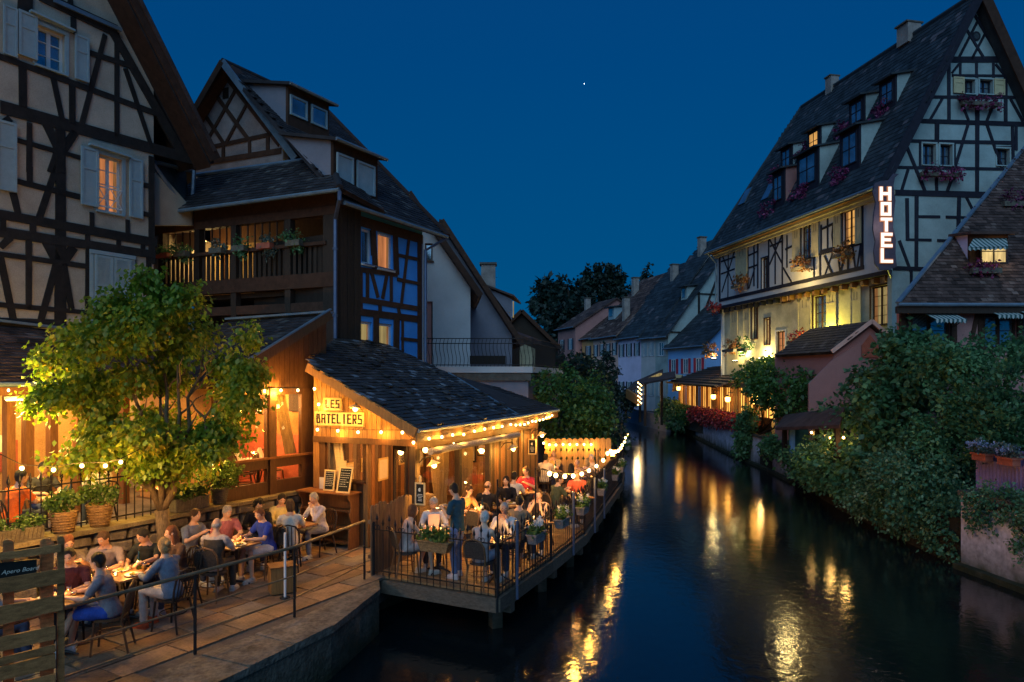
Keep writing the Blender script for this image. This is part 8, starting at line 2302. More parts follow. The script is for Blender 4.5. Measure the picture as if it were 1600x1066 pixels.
sitter('grey haired person in a white sweater and glasses reading the menu', -1.55, 13.68, (-1.55, 12.6), shirt=(.62, .58, .56), sleeve='long', hair='short', hcol='grey', lcol=(.03, .03, .05), glasses=True, chair='man in the white sweater', yaw=-.5, shoes=(.55, .5, .5), skin=1)
person('standing waiter in a dark teal shirt and jeans writing an order', -1.02, 12.62, ZF, rz=rad(62), pose='stand', arms=('write', 'write'), shirt=(.025, .07, .10), sleeve='short', lcol=(.13, .18, .34), hair='short', hcol='dark', nod=.35, shoes=(.62, .56, .58))
tag(MB().box((-1.36, 12.76, ZF + 1.26), (.13, .10, .012), .4).build('order_pad', M['ceramic'], origin=(-1.36, 12.76, ZF + 1.26)), 'small white order pad in the hands of the waiter', 'pad')
sitter('silver haired person in a floral sleeveless top, back turned, at the deck corner', -.55, 11.98, t6, shirt=(.48, .40, .40), sleeve='none', hair='short', hcol='white', lcol=(.30, .33, .42), legs='shorts', fem=True, chair='silver haired woman at the deck corner', kind='bistro', skin=2)
sitter('person with glasses in a white shirt resting chin on folded hands', -.10, 13.10, t6, shirt=(.66, .60, .58), sleeve='long', arms=('up', 'up'), hair='short', hcol='grey', glasses=True, chair='man with folded hands', skin=1)
sitter('person in an orange brown top bending over behind the waiter', -1.15, 15.35, t7, shirt=(.50, .26, .10), sleeve='short', hair='long', hcol='brown', fem=True, lean=.16, nod=.5, chair='person bending behind the waiter')
sitter('person in a black jacket seen from behind before the curtains', -.62, 15.55, (-.3, 16.6), shirt=(.018, .018, .022), sleeve='long', hair='bald', hcol='brown', chair='man in the black jacket', kind='dark')
sitter('person with long dark hair and black top facing the canal at mid deck', -.12, 16.62, (-.3, 15.4), shirt=(.02, .018, .02), sleeve='long', hair='long', hcol='dark', fem=True, chair='long dark haired woman')
sitter('person in a white blouse seen from behind beside the woman in red', .02, 17.12, t8b, shirt=(.66, .60, .52), sleeve='short', hair='short', hcol='dark', chair='white blouse back', kind='dark')
sitter('person in a bright red top with dark bob hair facing the camera', .42, 18.38, t8b, shirt=(.60, .05, .07), sleeve='short', hair='curly', hcol='brown', fem=True, arms=('fork', 'table'), chair='woman in the red top')
sitter('person in an olive t-shirt seen from behind near the flowered rail', .10, 13.62, (.62, 14.6), shirt=(.20, .16, .11), sleeve='short', hair='short', hcol='dark', chair='man in the olive shirt', kind='dark')
sitter('person with long brown hair leaning the cheek on one hand', .62, 14.72, t9, shirt=(.07, .05, .05), sleeve='none', hair='long', hcol='brown', arms=('chin', 'up'), fem=True, lean=.14, nod=.25, chair='girl leaning on her hand', skin=2)
sitter('person in a dark green t-shirt sideways behind the bulbs', 1.05, 16.72, t10, shirt=(.07, .085, .05), sleeve='short', hair='short', hcol='brown', yaw=-.6, chair='man in the dark green shirt', arms=('fork', 'table'))
sitter('person in a salmon red shirt at the table by the rail', 1.72, 17.82, t10, shirt=(.62, .12, .07), sleeve='short', hair='short', hcol='blond', lean=.12, chair='person in the salmon shirt')
sitter('person with long dark hair seen from behind under the bulbs', 1.62, 18.78, t11, shirt=(.02, .02, .03), sleeve='long', hair='long', hcol='dark', fem=True, chair='dark haired woman under the bulbs', kind='dark')
sitter('person with tanned bare arms facing the camera before the far fence', 1.95, 20.15, t11, shirt=(.52, .30, .14), sleeve='none', hair='bald', hcol='brown', skin=1, chair='tanned man before the fence')
sitter('person in a white shirt seen from behind at the far table', 1.02, 21.25, t12, shirt=(.66, .58, .46), sleeve='long', hair='short', hcol='dark', chair='white shirt back at the far table', kind='dark')
sitter('person with blond hair raising both hands to the face at the far fence', 1.42, 22.45, t12, shirt=(.60, .42, .16), sleeve='short', hair='long', hcol='blond', arms=('up', 'up'), fem=True, chair='blond person at the far fence')
sitter('person in pale linen at the far corner of the deck', 2.5, 21.4, t13, shirt=(.58, .46, .34), sleeve='short', hair='short', hcol='grey', chair='person in pale linen')
sitter('person in a brown blouse with back to the flower boxes', 2.15, 19.95, t13, shirt=(.24, .14, .08), sleeve='short', hair='bob', hcol='blond', fem=True, chair='person in the brown blouse', kind='dark')
for i, (x_, y_, r_, d_) in enumerate([(-1.0, 14.3, 2.4, 'empty rattan chair between the windows and the white sweater man'), (.65, 15.2, .4, 'empty dark chair standing alone at mid deck'), (1.3, 18.1, 1.0, 'empty dark chair under the string of bulbs'), (.55, 19.6, -.4, 'empty dark chair by the boarded wall')]):
 seat('bistro' if i == 0 else 'dark', x_, y_, r_, d_)
# ---- quay walk guests
w1, w2, w3, w4 = (-6.05, 8.98), (-5.82, 10.28), (-4.98, 12.12), (-4.42, 13.72)
dr = math.atan2(.866, .5) - math.pi / 2
table(*w1, dr, 'nearest the slatted screen, before the laughing man', items=('plate', 'glass', 'beer', 'glass', 'candle'))
table(*w2, dr, 'of the denim shirt woman, crowded with dishes', items=('plate', 'plate', 'bottle', 'beer', 'candle', 'glass'))
table(w2[0] - .62, w2[1] - .32, dr, 'pushed up behind the crowded one', items=('plate', 'glass', 'beer', 'candle'))
table(*w3, dr, 'before the woman in royal blue', items=('plate', 'plate', 'beer', 'glass', 'candle'))
table(*w4, dr, 'of the men in pale shirts next to the shelf stand', items=('plate', 'glass', 'bottle', 'beer', 'candle'))
sitter('young laughing person in a grey t-shirt, blue shorts and white sneakers', -5.46, 9.22, (-6.2, 9.0), shirt=(.24, .22, .24), legs='shorts', lcol=(.04, .09, .40), hair='short', hcol='dark', shoes=(.72, .70, .68), legfold=-1, lean=.10, kind='wood', chair='laughing young man', nod=.05)
sitter('person in a maroon t-shirt half hidden behind the laughing one', -6.25, 9.66, w1, shirt=(.06, .02, .03), hair='short', hcol='dark', chair='maroon shirt person', kind='dark', nod=.4)
sitter('person in a grey shirt behind the slatted wooden screen', -6.62, 8.45, w1, shirt=(.22, .22, .25), hair='short', hcol='brown', chair='person behind the slatted screen', kind='dark')
sitter('person in a black and white flowered blouse leaning forward over food', -6.95, 10.45, (-6.3, 10.0), shirt=(.16, .14, .13), hair='pony', hcol='auburn', fem=True, lean=.16, nod=.4, arms=('fork', 'fork'), chair='flowered blouse woman', kind='dark')
sitter('person with reddish face in a grey top at the crowded table', -6.40, 10.78, (-6.2, 10.0), shirt=(.20, .17, .18), hair='short', hcol='brown', skin=1, lean=.12, nod=.4, chair='grey top person at the crowded table', kind='dark')
sitter('person in a black polo leaning over the table with both arms', -5.85, 11.05, w2, shirt=(.022, .026, .026), hair='short', hcol='dark', lean=.2, nod=.5, skin=1, chair='black polo man', kind='dark', arms=('reach', 'table'))
sitter('person with long chestnut hair at the middle of the walk', -5.38, 11.0, w2, shirt=(.10, .06, .04), sleeve='long', hair='long', hcol='auburn', fem=True, chair='chestnut haired woman', kind='dark')
sitter('person with blond bun and denim shirt seen from behind', -5.02, 10.02, (-6.0, 10.3), shirt=(.16, .20, .27), sleeve='long', hair='bun', hcol='blond', lcol=(.50, .45, .42), fem=True, chair='denim shirt woman', kind='dark', shoes=(.5, .10, .04))
sitter('person in a blue grey shirt with back to the trunk of the maple', -5.88, 12.35, (-5.2, 12.1), shirt=(.16, .19, .27), sleeve='short', hair='short', hcol='brown', chair='blue grey shirt man', kind='dark', arms=('table', 'fork'))
sitter('balding person in a dark vest over a white shirt with back to the railing', -5.02, 11.38, w3, shirt=(.46, .40, .38), sleeve='short', hair='bald', hcol='grey', vest=(.075, .06, .045), chair='man in the dark vest', kind='bistro', lcol=(.07, .06, .05))
sitter('person in a pink grey shirt on the wall side of the blue woman', -5.45, 12.85, w3, shirt=(.38, .13, .14), hair='short', hcol='grey', chair='pink shirt person', kind='dark', lean=.14, nod=.4)
sitter('person in a royal blue v-neck top and white shorts cutting food', -4.55, 12.66, w3, shirt=(.03, .06, .36), sleeve='short', legs='shorts', lcol=(.62, .60, .60), hair='short', hcol='auburn', fem=True, lean=.12, nod=.5, arms=('table', 'table'), chair='royal blue woman', kind='bistro', shoes=(.4, .38, .36))
sitter('person with black curly hair in front of the rubble wall', -5.08, 13.62, (-4.9, 12.9), shirt=(.02, .02, .025), sleeve='long', hair='curly', hcol='dark', chair='black curly haired person', kind='dark', nod=.5)
sitter('person in a loose white shirt seen from behind at the shelf stand table', -4.30, 13.12, w4, shirt=(.66, .60, .50), sleeve='short', hair='pony', hcol='brown', fem=True, legs='shorts', lcol=(.45, .40, .36), chair='loose white shirt back', kind='dark')
sitter('person in a pale yellow shirt looking down beside the wall', -4.92, 14.22, w4, shirt=(.62, .52, .22), sleeve='long', hair='short', hcol='dark', lean=.12, nod=.5, chair='yellow shirt man', kind='dark', arms=('fork', 'table'))
sitter('person in a pale violet shirt with grey trousers eating next to the shelf stand', -4.02, 14.28, w4, shirt=(.56, .52, .58), sleeve='long', lcol=(.22, .23, .28), hair='short', hcol='grey', lean=.12, nod=.4, arms=('up', 'table'), chair='pale violet shirt man', kind='dark')
for i, (px, o_, r_) in enumerate(((378, .55, 1.2), (396, 1.3, -1.0), (412, .5, 2.2), (440, 1.2, .4), (456, .55, -2.0))):
 c = LF.w(lu(px), 0, -o_ - .12); seat('wood', c.x, c.y, r_, ['chair leaning close behind the left lodge window', 'chair deeper in the lodge behind the left window', 'chair behind the wooden post of the lodge', 'chair deeper in the lodge behind the right window', 'chair by the gathered curtain of the lodge'][i], zs3 - .31, 'chairs inside the lodge')
# ---- upper veranda guests
gz = 1.62
table(-8.15, 12.2, .3, 'up on the veranda between the orange and white shirts', z=gz, items=('plate', 'bottle', 'glass', 'candle'))
table(-7.0, 13.4, .3, 'up on the veranda behind the maple trunk', z=gz, items=('plate', 'bottle', 'glass', 'candle'))
sitter('person in a bright orange t-shirt seen from behind on the veranda', -8.45, 11.45, (-8.2, 12.3), z=gz, shirt=(.80, .16, .03), hair='short', hcol='dark', chair='orange shirt person', kind='dark')
sitter('person in a white shirt seen from behind through the spear fence', -8.02, 13.25, (-8.6, 13.6), z=gz, shirt=(.66, .60, .40), sleeve='short', hair='bald', hcol='brown', chair='white shirt person on the veranda', kind='dark')
sitter('person in a dark shirt at the left of the veranda', -8.85, 12.75, (-8.1, 12.2), z=gz, shirt=(.05, .05, .05), hair='short', hcol='dark', chair='dark shirt person on the veranda', kind='dark')
tag(MB().box((-1.53, 13.30, ZF + .90), (.22, .02, .28), .2).build('menu_card', M['menu'], origin=(-1.53, 13.3, ZF + .85)), 'pink menu card held up by the man in the white sweater', 'menu')
# RAILINGS, LIGHTS, PLANTS OF THE TERRACES
# quay walk railing: posts and three rails
wr_ = thing('walk_railing', 'plain brown steel railing with three rails along the quay walk', 'railing', (-3.39, 10.57, ZF))
rp2 = [V((-5.75, 6.3)), V((-5.15, 7.7)), V((-4.27, 9.14)), V((-3.39, 10.57)), V((-2.72, 12.5))]
for z, r_, m in ((1.07, .026, 'steel_brown'), (.62, .013, 'steel_brown'), (.28, .013, 'steel_brown')):
 MB().tube([v3(p, ZF + z) for p in rp2], r_, 8).build('rail', M[m], wr_)
for p in rp2[1:]: MB().tube([v3(p, ZF - .02), v3(p, ZF + 1.06)], .022, 8).build('post', M['iron'], wr_)
# slatted screen at the left edge
sc0 = P(100, 593, 7.4)
SP = Pl(sc0.x, sc0.y, 1.13, 1.0)
ss = thing('slatted_screen', 'weathered wooden screen of wide horizontal slats at the bottom left corner', 'fence', SP.p(60, 1040))
for (y0a, y0b, y1a, y1b, x1) in [(864, 875, 850, 862, 95), (904, 927, 887, 910, 101), (947, 976, 929, 952, 98), (996, 1018, 977, 998, 86), (1028, 1040, 1006, 1018, 86), (1042, 1064, 1020, 1042, 86), (1072, 1092, 1052, 1072, 86)]:
 a, b, c_, d_ = SP.p(-40, y0a - (y1a - y0a) * .4), SP.p(-40, y0b - (y1b - y0b) * .4), SP.p(x1, y1b), SP.p(x1, y1a)
 MB().prism([a, b, c_, d_], SP.n * .03).build('slat', M['screen_wood'], ss)
def vpost(pxa, pxb, yt, off, name, rnd=False):
 a, b = SP.p(pxa, yt, off), SP.p(pxb, yt, off); w = (b - a)
 pts = [V((a.x, a.y, .8)), V((b.x, b.y, .8)), V((b.x, b.y, a.z - .03))]
 n = 6
 pts += [a + w * (.5 + .5 * math.cos(math.pi * i / n)) + V((0, 0, -.03 + w.length * .45 * math.sin(math.pi * i / n))) for i in range(1, n)]
 pts += [V((a.x, a.y, a.z - .03))]
 MB().prism(pts, -SP.n * .05).build(name, M['screen_wood'], ss)
vpost(90, 101, 838, -.012, 'post'); vpost(63, 84, 845, -.10, 'back_board'); vpost(5, 22, 845, -.10, 'back_board')
cbd = thing('chalkboard', 'small dark chalkboard hanging between the two top slats of the screen', 'chalkboard', SP.p(25, 890))
MB().prism([SP.p(-30, 883, -.03), SP.p(-30, 909, -.03), SP.p(57, 897, -.03), SP.p(57, 873, -.03)], SP.n * .02).build('slate', M['slate'], cbd)
fo_ = bpy.data.curves.new('txt', 'FONT'); fo_.body = 'Apero Board'; fo_.size = .06; fo_.extrude = .001; fo_.shear = .3
to_ = bpy.data.objects.new('txt', fo_); C.objects.link(to_)
tm = bpy.data.meshes.new_from_object(to_.evaluated_get(bpy.context.evaluated_depsgraph_get())); bpy.data.objects.remove(to_)
tm.materials.append(M['chalk']); wo_ = bpy.data.objects.new('chalk_writing', tm); C.objects.link(wo_); wo_.parent = cbd
xd = (SP.p(57, 885) - SP.p(0, 893)).normalized();
Mx = Matrix((xd, SP.n.cross(xd), SP.n)).transposed().to_4x4()
if (SP.n.cross(xd)).z < 0: Mx = Matrix((xd, -SP.n.cross(xd), -SP.n)).transposed().to_4x4()
wo_.matrix_local = Matrix.Translation(SP.p(2, 898, -.005) - ORG[cbd.name]) @ Mx
# spear railing round the deck
dk = thing('deck_railing', 'black wrought railing with spear tips and scrolls round the timber deck', 'railing', (-.25, 11.6, ZF))
line = [DI[0]] + DE
og = ORG[dk.name]
segs = list(zip(line[:-1], line[1:]))
def scroll_bar(h, sc_):
 m = MB(); m.tube([(0, 0, -.04), (0, 0, h)], .0095, 5); m.lathe((0, 0, h), [(.009, 0), (.030, .045), (.016, .09), (.002, .15)], 4)
 if sc_:
  for s in (-1, 1):
   pts = [V((s * (.008 + .028 * (1 - math.cos(q))), 0, h - .12 + .034 * math.sin(q) * 1.2)) for q in [i * .7 for i in range(7)]]
   m.tube(pts, .007, 4)
 return m
bA = bB = None; cnt_ = 0; along = 0.14
for a, b in segs:
 e = (b - a); L = e.length; e.normalize()
 for z in (.09, .86): MB().beam(v3(a, ZF + z), v3(b, ZF + z), .03, .018).build('rail', M['iron'], dk)
 ang = math.atan2(e.y, e.x)
 s = .07
 while s < L - .02:
  q = a + e * s; sc2 = cnt_ % 2 == 0
  loc = v3(q, ZF) - og
  if sc2 and bA is None: o = scroll_bar(1.02, True).build('bar', M['iron'], dk, local=True); bA = o.data; o.location = loc; o.rotation_euler = (0, 0, ang)
  elif (not sc2) and bB is None: o = scroll_bar(.94, False).build('bar', M['iron'], dk, local=True); bB = o.data; o.location = loc
  else: link_piece('bar', bA if sc2 else bB, dk, loc, (0, 0, ang))
  cnt_ += 1; s += .14
for i, p in enumerate(DE + [DI[0]]):
 MB().tube([v3(p, ZF - .3), v3(p, ZF + 1.0)], .022, 8).build('post', M['iron'], dk)
for Y_ in (12.15, 15.2, 17.4, 19.2):
 p = edge_at_Y(DE, Y_) + V((.10, -.02)); MB().tube([v3(p, ZF - .25), v3(p, ZF + 1.16)], .028, 8).build('mooring_pole', M['steel_blue'], tag(thing('mooring_pole', {12.15: 'blue grey steel tube post nearest the deck corner', 15.2: 'second blue grey tube post along the deck edge', 17.4: 'third blue grey tube post along the deck edge', 19.2: 'fourth blue grey tube post along the deck edge'}[Y_], 'post', v3(p, ZF), 'tube posts at the deck edge')))
# tall thin poles that carry the lights
pole_pts = []
for Y_, h, lb_ in ((11.72, 1.95, 'tall thin black pole at the near corner of the deck'), (13.35, 1.93, 'tall thin black pole where the string of bulbs begins'), (18.6, 1.75, 'thin dark pole carrying the bulbs at mid deck'), (19.1, 1.70, 'second thin dark pole right next to the mid deck one'), (26.6, 2.1, 'far thin pole at the end of the string of bulbs')):
 p = edge_at_Y(DE, Y_) - fd * .06
 t = thing('light_pole', lb_, 'pole', v3(p, ZF), 'poles of the deck lights'); MB().tube([v3(p, ZF), v3(p, ZF + h)], .016, 8).build('tube', M['iron'], t); MB().lathe(v3(p, ZF), [(.05, 0), (.045, .015)], 10).build('base_plate', M['iron'], t)
 pole_pts.append(v3(p, ZF + h))
# ---- strings of bulbs
def bulb_string(label, pts, every=3, e=14, parent_group='strings of warm bulbs', cable=True, r=.036, hang=.05, ends=None):
 t = thing('string_lights', label, 'string lights', pts[0], parent_group)
 og_ = ORG[t.name]; base_ = None; bs2 = None
 cab = ([ends[0]] if ends else []) + [p + V((0, 0, hang)) for p in pts] + ([ends[1]] if ends else [])
 if cable and len(cab) > 1: MB().tube(cab, .006, 4).build('cable', M['iron'], t)
 for i, p in enumerate(pts):
  if base_ is None:
   o = MB().ball((0, 0, 0), (r, r, r * 1.15), 10, 7).build('bulb', M['bulb'], t, True, local=True); base_ = o.data; o.location = p - og_
   s = MB().tube([(0, 0, r), (0, 0, hang + .005)], .013, 6).build('socket', M['iron'], t, local=True); bs2 = s.data; s.location = p - og_
  else: link_piece('bulb', base_, t, p - og_); link_piece('socket', bs2, t, p - og_)
  if i % every == every // 2: point_light('bulb_light', p + V((0, -.1, -.07)), e, (1, .47, .07), .05, t)
 return t
z2_ = lambda x, y: (620 + x / 4.1, 620 + y / 4.1)
z8_ = lambda x, y: (800 + x / 5.33, 620 + y / 5.33)
eb1 = []
evn = (E2 - G1).cross(V((0, 0, 1))).normalized(); evn2 = (E3 - E2).cross(V((0, 0, 1))).normalized()
for x, y in [(207, 268), (289, 258), (358, 245), (429, 242), (498, 221), (563, 207), (620, 198), (675, 190), (730, 178)]:
 eb1.append(ray_plane(*z2_(x, y), G1 + V((.07, -.02, 0)), evn))
bulb_string('string of bulbs under the near half of the restaurant eave', eb1, 2, 9, r=.028)
eb2 = [ray_plane(*z2_(x, y), E2 + V((.08, -.02, 0)), evn2) for x, y in [(763, 182), (790, 180), (818, 178), (842, 168), (868, 158), (890, 158), (915, 150), (938, 145), (958, 135), (978, 130), (995, 120)]]
bulb_string('string of bulbs under the far half of the restaurant eave', eb2, 4, 10, r=.028)
fs_ = [BF.p(*z7(x, y), .10) for x, y in [(628, 212), (657, 320), (648, 495), (790, 503), (930, 513), (1090, 513), (1238, 515), (1315, 585)]]
bulb_string('string of bulbs down and along the name board gable', fs_, 2, 8, r=.03)
ls_ = [LF.p(*z7(x, y), .12) for x, y in [(60, 232), (170, 228), (283, 228), (395, 222), (513, 222)]]
bulb_string('string of bulbs over the lodge windows', ls_, 2, 36, r=.03)
def edge_pt(px, py):
 k = (px - 800) / F
 for a, b in zip(DE[:-1], DE[1:]):
  den = (b.x - a.x) - k * (b.y - a.y)
  t = (k * a.y - a.x) / den if abs(den) > 1e-9 else -1
  if -.001 <= t <= 1.001 or b is DE[-1]: Y_ = a.y + (b.y - a.y) * t; return P(px, py, Y_)
rs1 = [edge_pt(*z8_(x, y)) for x, y in [(313, 640), (365, 655), (440, 662), (510, 660), (580, 643), (640, 615), (703, 577)]]
bulb_string('sagging string of big bulbs over the middle of the deck rail', rs1, 2, 15, r=.045, ends=(pole_pts[1], pole_pts[2]))
rs2 = [edge_pt(*z8_(x, y)) for x, y in [(760, 530), (795, 473), (820, 452), (842, 455), (862, 458), (885, 450), (905, 430), (918, 403), (937, 377), (945, 343), (962, 312)]]
bulb_string('string of bulbs climbing to the far pole over the water', rs2, 3, 7, r=.05, ends=(pole_pts[3], pole_pts[4]))
# far fence with pointed boards
ff = thing('board_fence', 'tall warm lit fence of notched boards closing the far end of the deck', 'fence', (1.2, 23, ZF))
FP = Pl(1.1, 23.0, 1, .05)
for i in range(12):
 u = i * .19; a = u + .005; b = u + .185; zt3 = ZF + 1.68 + R.uniform(-.01, .01)
 q = lambda uu, z: FP.w(uu, z, 0)
 m_ = (a + b) / 2
 def prof(z): return .018 if False else 0
 pts = [q(a, ZF + .02), q(b, ZF + .02), q(b, ZF + .92), q(b - .035, ZF + 1.0), q(b, ZF + 1.08), q(b, ZF + 1.22), q(b - .035, ZF + 1.29), q(b, ZF + 1.36), q(b, zt3 - .05), q(m_ + .04, zt3), q(m_ - .04, zt3), q(a, zt3 - .05), q(a, ZF + 1.36), q(a + .035, ZF + 1.29), q(a, ZF + 1.22), q(a, ZF + 1.08), q(a + .035, ZF + 1.0), q(a, ZF + .92)]
 MB().prism(pts, -FP.n * .022).build('board', M['wood_fence_gold'], ff)
for z in (ZF + .4, ZF + 1.5): MB().beam(FP.w(0, z, -.05), FP.w(2.3, z, -.05), .04, .08).build('cross_rail', M['wood_fence'], ff)
fl = [FP.w(FP.uz(*z8_(x, 396))[0], FP.uz(*z8_(x, y))[1], .08) for x, y in [(262, 385), (310, 398), (363, 400), (423, 396), (479, 396), (538, 396), (597, 396), (656, 397)]]
bulb_string('straight string of bulbs along the top of the far fence', fl, 3, 9, r=.036)
# plank fence with round tops between the walk and the deck
pf_ = thing('plank_fence', 'dark fence of round topped planks between the walk and the deck', 'fence', (-2.6, 12.75, ZF))
a, b = V((-2.66, 12.72)), V((-2.10, 14.12)); e = (b - a).normalized(); L = (b - a).length; nrm_ = V((e.y, -e.x, 0))
n = 11
for i in range(n):
 s0 = L * i / n + .006; w = L / n - .012; h_ = 1.30 + R.uniform(-.02, .02) + .03 * math.sin(i)
 p = a + e * s0
 pts = [V((p.x, p.y, ZF)), V((p.x + e.x * w, p.y + e.y * w, ZF))]
 for k in range(7):
  q = math.pi * k / 6; s = w * (.5 + .5 * math.cos(q)); pts.append(V((p.x + e.x * s, p.y + e.y * s, ZF + h_ - .05 + .05 * math.sin(q))))
 MB().prism(pts, nrm_ * .022).build('plank', M['wood_fence'], pf_)
for z in (.35, 1.0): MB().beam(v3(a, ZF + z) - nrm_ * .03, v3(b, ZF + z) - nrm_ * .03, .04, .07).build('cross_rail', M['wood_fence'], pf_)
# ---- wall lamps with enamel shades
def shade_lamp(lbl, p, n, down=.35, e=45):
 t = thing('wall_lamp', lbl, 'lamp', p, 'enamel wall lamps')
 base_ = p - n * .34
 MB().tube([base_, base_ + V((0, 0, .12)) + n * .1, p + V((0, 0, .16)), p + V((0, 0, .08))], .012, 6).build('arm', M['iron'], t)
 st = MB(); st.lathe(p, [(.03, .09), (.05, .06), (.15, -.01), (.155, -.02)], 14)
 ax = V((0, 0, -1)).slerp(n, down) if False else None
 Mx_ = Matrix.Rotation(-down, 3, V((0, 0, 1)).cross(n).normalized()); xf(st, 0, Mx_, p)
 st.build('lamp_shade', M['sign_board'], t, True)
 MB().ball(p - V((0, 0, .03)) + n * .02, .055, 10, 7).build('bulb', M['lamp_glow'], t, True)
 point_light('lamp_light', p - V((0, 0, .12)) + n * .05, e, (1, .46, .07), .07, t)
shade_lamp('enamel lamp between the name board and the roof verge', BF.p(556, 637, .36), BF.n, .3, 18)
for px, py, lb_, e in ((677, 725, 'enamel lamp before the first curtained window of the canal side', 62), (801, 700, 'enamel lamp on the dark boarded part of the canal side', 50), (846, 679, 'enamel lamp near the far end of the eave', 40)):
 shade_lamp(lb_, BS.p(px, py, .38), BS.n, .3, e)
# ---- flower boxes on the deck rail
def basket(lbl, c, u, flowers=True, w=.55, m='basket_grey', i=0):
 t = thing('flower_box', lbl, 'flower box', c, 'flower boxes on the deck rail')
 k = MB(); nn_ = V((u.y, -u.x, 0))
 lo, hi = .8, 1.0
 vs = []
 for z, f in ((-.10, .8), (.08, 1.0)):
  for a_, b_ in ((-1, -1), (1, -1), (1, 1), (-1, 1)): vs.append(c + u * (a_ * w / 2 * f) + nn_ * (b_ * .10 * f) + V((0, 0, z)))
 k.add(vs, [(0, 3, 2, 1), (4, 5, 6, 7), (0, 1, 5, 4), (1, 2, 6, 5), (2, 3, 7, 6), (3, 0, 4, 7)]); k.build('basket', M[m], t)
 k = MB(); rim = [c + u * (a_ * w / 2 * 1.02) + nn_ * (b_ * .103) + V((0, 0, .08)) for a_, b_ in ((-1, -1), (1, -1), (1, 1), (-1, 1), (-1, -1))]
 k.tube(rim, .013, 5); k.build('rim', M[m], t)
 bl = [(*(c + u * (q * w * .28) + V((0, 0, .16))), w * .22, .14, .13) for q in (-1, 0, 1)]
 leaves('foliage', bl, 520, .06, 'leaf_herb' , t, clump=.06)
 if flowers: leaves('flowers', [(x_, y_, z_ + .10, rx * 1.05, ry * 1.1, .06) for x_, y_, z_, rx, ry, rz_ in bl[i % 2:]], 300, .042, 'flower_white', t, clump=.035, droop=0, per=26)
 return t
fd3 = V((fd.x, fd.y, 0))
pf0 = P(680, 853, 12.05); basket('wide light wicker box of green herbs on the front rail of the deck', V((pf0.x, pf0.y, pf0.z)), fd3, False, .66, 'wicker')
nth = ['first', 'second', 'third', 'fourth', 'fifth', 'sixth', 'seventh']
for i, px in enumerate((830, 871, 904, 935, 957, 966, 977)):
 c = edge_pt(px, 700); Y_ = c.y; a = edge_at_Y(DE, Y_ - .2); b = edge_at_Y(DE, Y_ + .2); u_ = V(((b - a).x, (b - a).y, 0)).normalized()
 zt4 = [1.42, 1.41, 1.39, 1.36, 1.30, 1.34, 1.36][i]
 basket(nth[i] + ' grey basket of white flowers along the canal side rail, counted from the corner', V((c.x + .10, c.y, zt4 + .06)), u_, True, .55, i=i)
# lantern on the far deck table
t = thing('table_lantern', 'small glowing lantern on the rail at the far corner of the deck', 'lantern', P(957, 708, 22.0)); c = P(957, 708, 22.0)
MB().lathe(c - V((0, 0, .1)), [(.07, 0), (.07, .2)], 6).build('lantern_glass', M['lantern_glow'], t); MB().lathe(c + V((0, 0, .1)), [(.09, 0), (.02, .07)], 6).build('lantern_cap', M['iron'], t)
# ---- planters on the coping of the retaining wall
def cop(px):   # point on the coping centre under a photo column
 k = (px - 800) / F; x0, y0 = -4.5 - .10, 16.0
 Y_ = (x0 - .555 * y0) / (k - .555); return V((k * Y_, Y_, ZF + 1.175))
def wicker_pot(px, lbl, r=.17, h=.30, m='wicker', fol='leaf_herb', handle=True, n=700, fr=.26):
 c = cop(px); t = thing('wicker_basket' if m == 'wicker' else 'flower_pot', lbl, 'planter', c)
 MB().lathe(c, [(r * .72, 0), (r * .80, h * .3), (r * .93, h * .7), (r * 1.05, h), (r * .95, h), (r * .8, h * .8)], 16).build('basket', M[m], t, True)
 k = MB()
 for z in [h * .12 * q for q in range(1, 9)]:
  rr_ = r * (.72 + .33 * z / h) + .004
  k.tube([c + V((rr_ * math.cos(q), rr_ * math.sin(q), z)) for q in [i * math.pi / 8 for i in range(17)]], .008, 4, False)
 k.build('woven_rings', M[m], t)
 if handle: MB().tube([c + V((-r * 1.0, 0, h)), c + V((-r * 1.2, 0, h + .1)), c + V((-r * .9, 0, h + .12)), c + V((-r * .8, .03, h))], .012, 6).build('handle', M[m], t)
 leaves('foliage', [(c.x, c.y, c.z + h + fr * .5, fr, fr, fr * .7)], n, .06, fol, t, clump=.07, droop=-.3)
wicker_pot(100, 'tall wicker basket with small looped handle and low green plant', .20, .36)
wicker_pot(156, 'wicker basket with bushy thyme plant left of the maple trunk', .20, .38, handle=False, fr=.30)
wicker_pot(343, 'round grey pot with tall grass at the foot of the lodge window', .17, .34, 'planter', 'leaf_herb', False, 1500, .46)
def trough(px, w, lbl, h=.26, fol='leaf_herb', n=900, fh=.16, m='planter'):
 c = cop(px); d_ = V((.555, 1, 0)).normalized(); nn_ = V((d_.y, -d_.x, 0)); t = thing('planter_box', lbl, 'planter', c)
 MB().par(c - d_ * w / 2 - nn_ * .11, d_ * w, nn_ * .22, V((0, 0, h))).build('box', M[m], t)
 k = MB()
 for i in range(int(w / .06)):
  p = c - d_ * (w / 2 - .03 - i * .06) + nn_ * .112; k.beam(p + V((0, 0, .02)), p + V((0, 0, h - .02)) + d_ * .03, .012, .006)
 k.build('lattice', M['wood_grey'], t)
 MB().par(c - d_ * (w / 2 + .01) - nn_ * .12, d_ * (w + .02), nn_ * .24, V((0, 0, .03))).data if False else None
 leaves('foliage', [(*(c + d_ * (q * w * .3) + V((0, 0, h + fh * .6))), w * .22, .16, fh) for q in (-1, 0, 1)], n, .055, fol, t, clump=.07)
trough(22, .75, 'long low lattice planter at the far left of the coping', .20, n=500, fh=.10)
trough(296, .70, 'grey box planter of bright thyme right of the maple trunk', .24, n=1300, fh=.18)
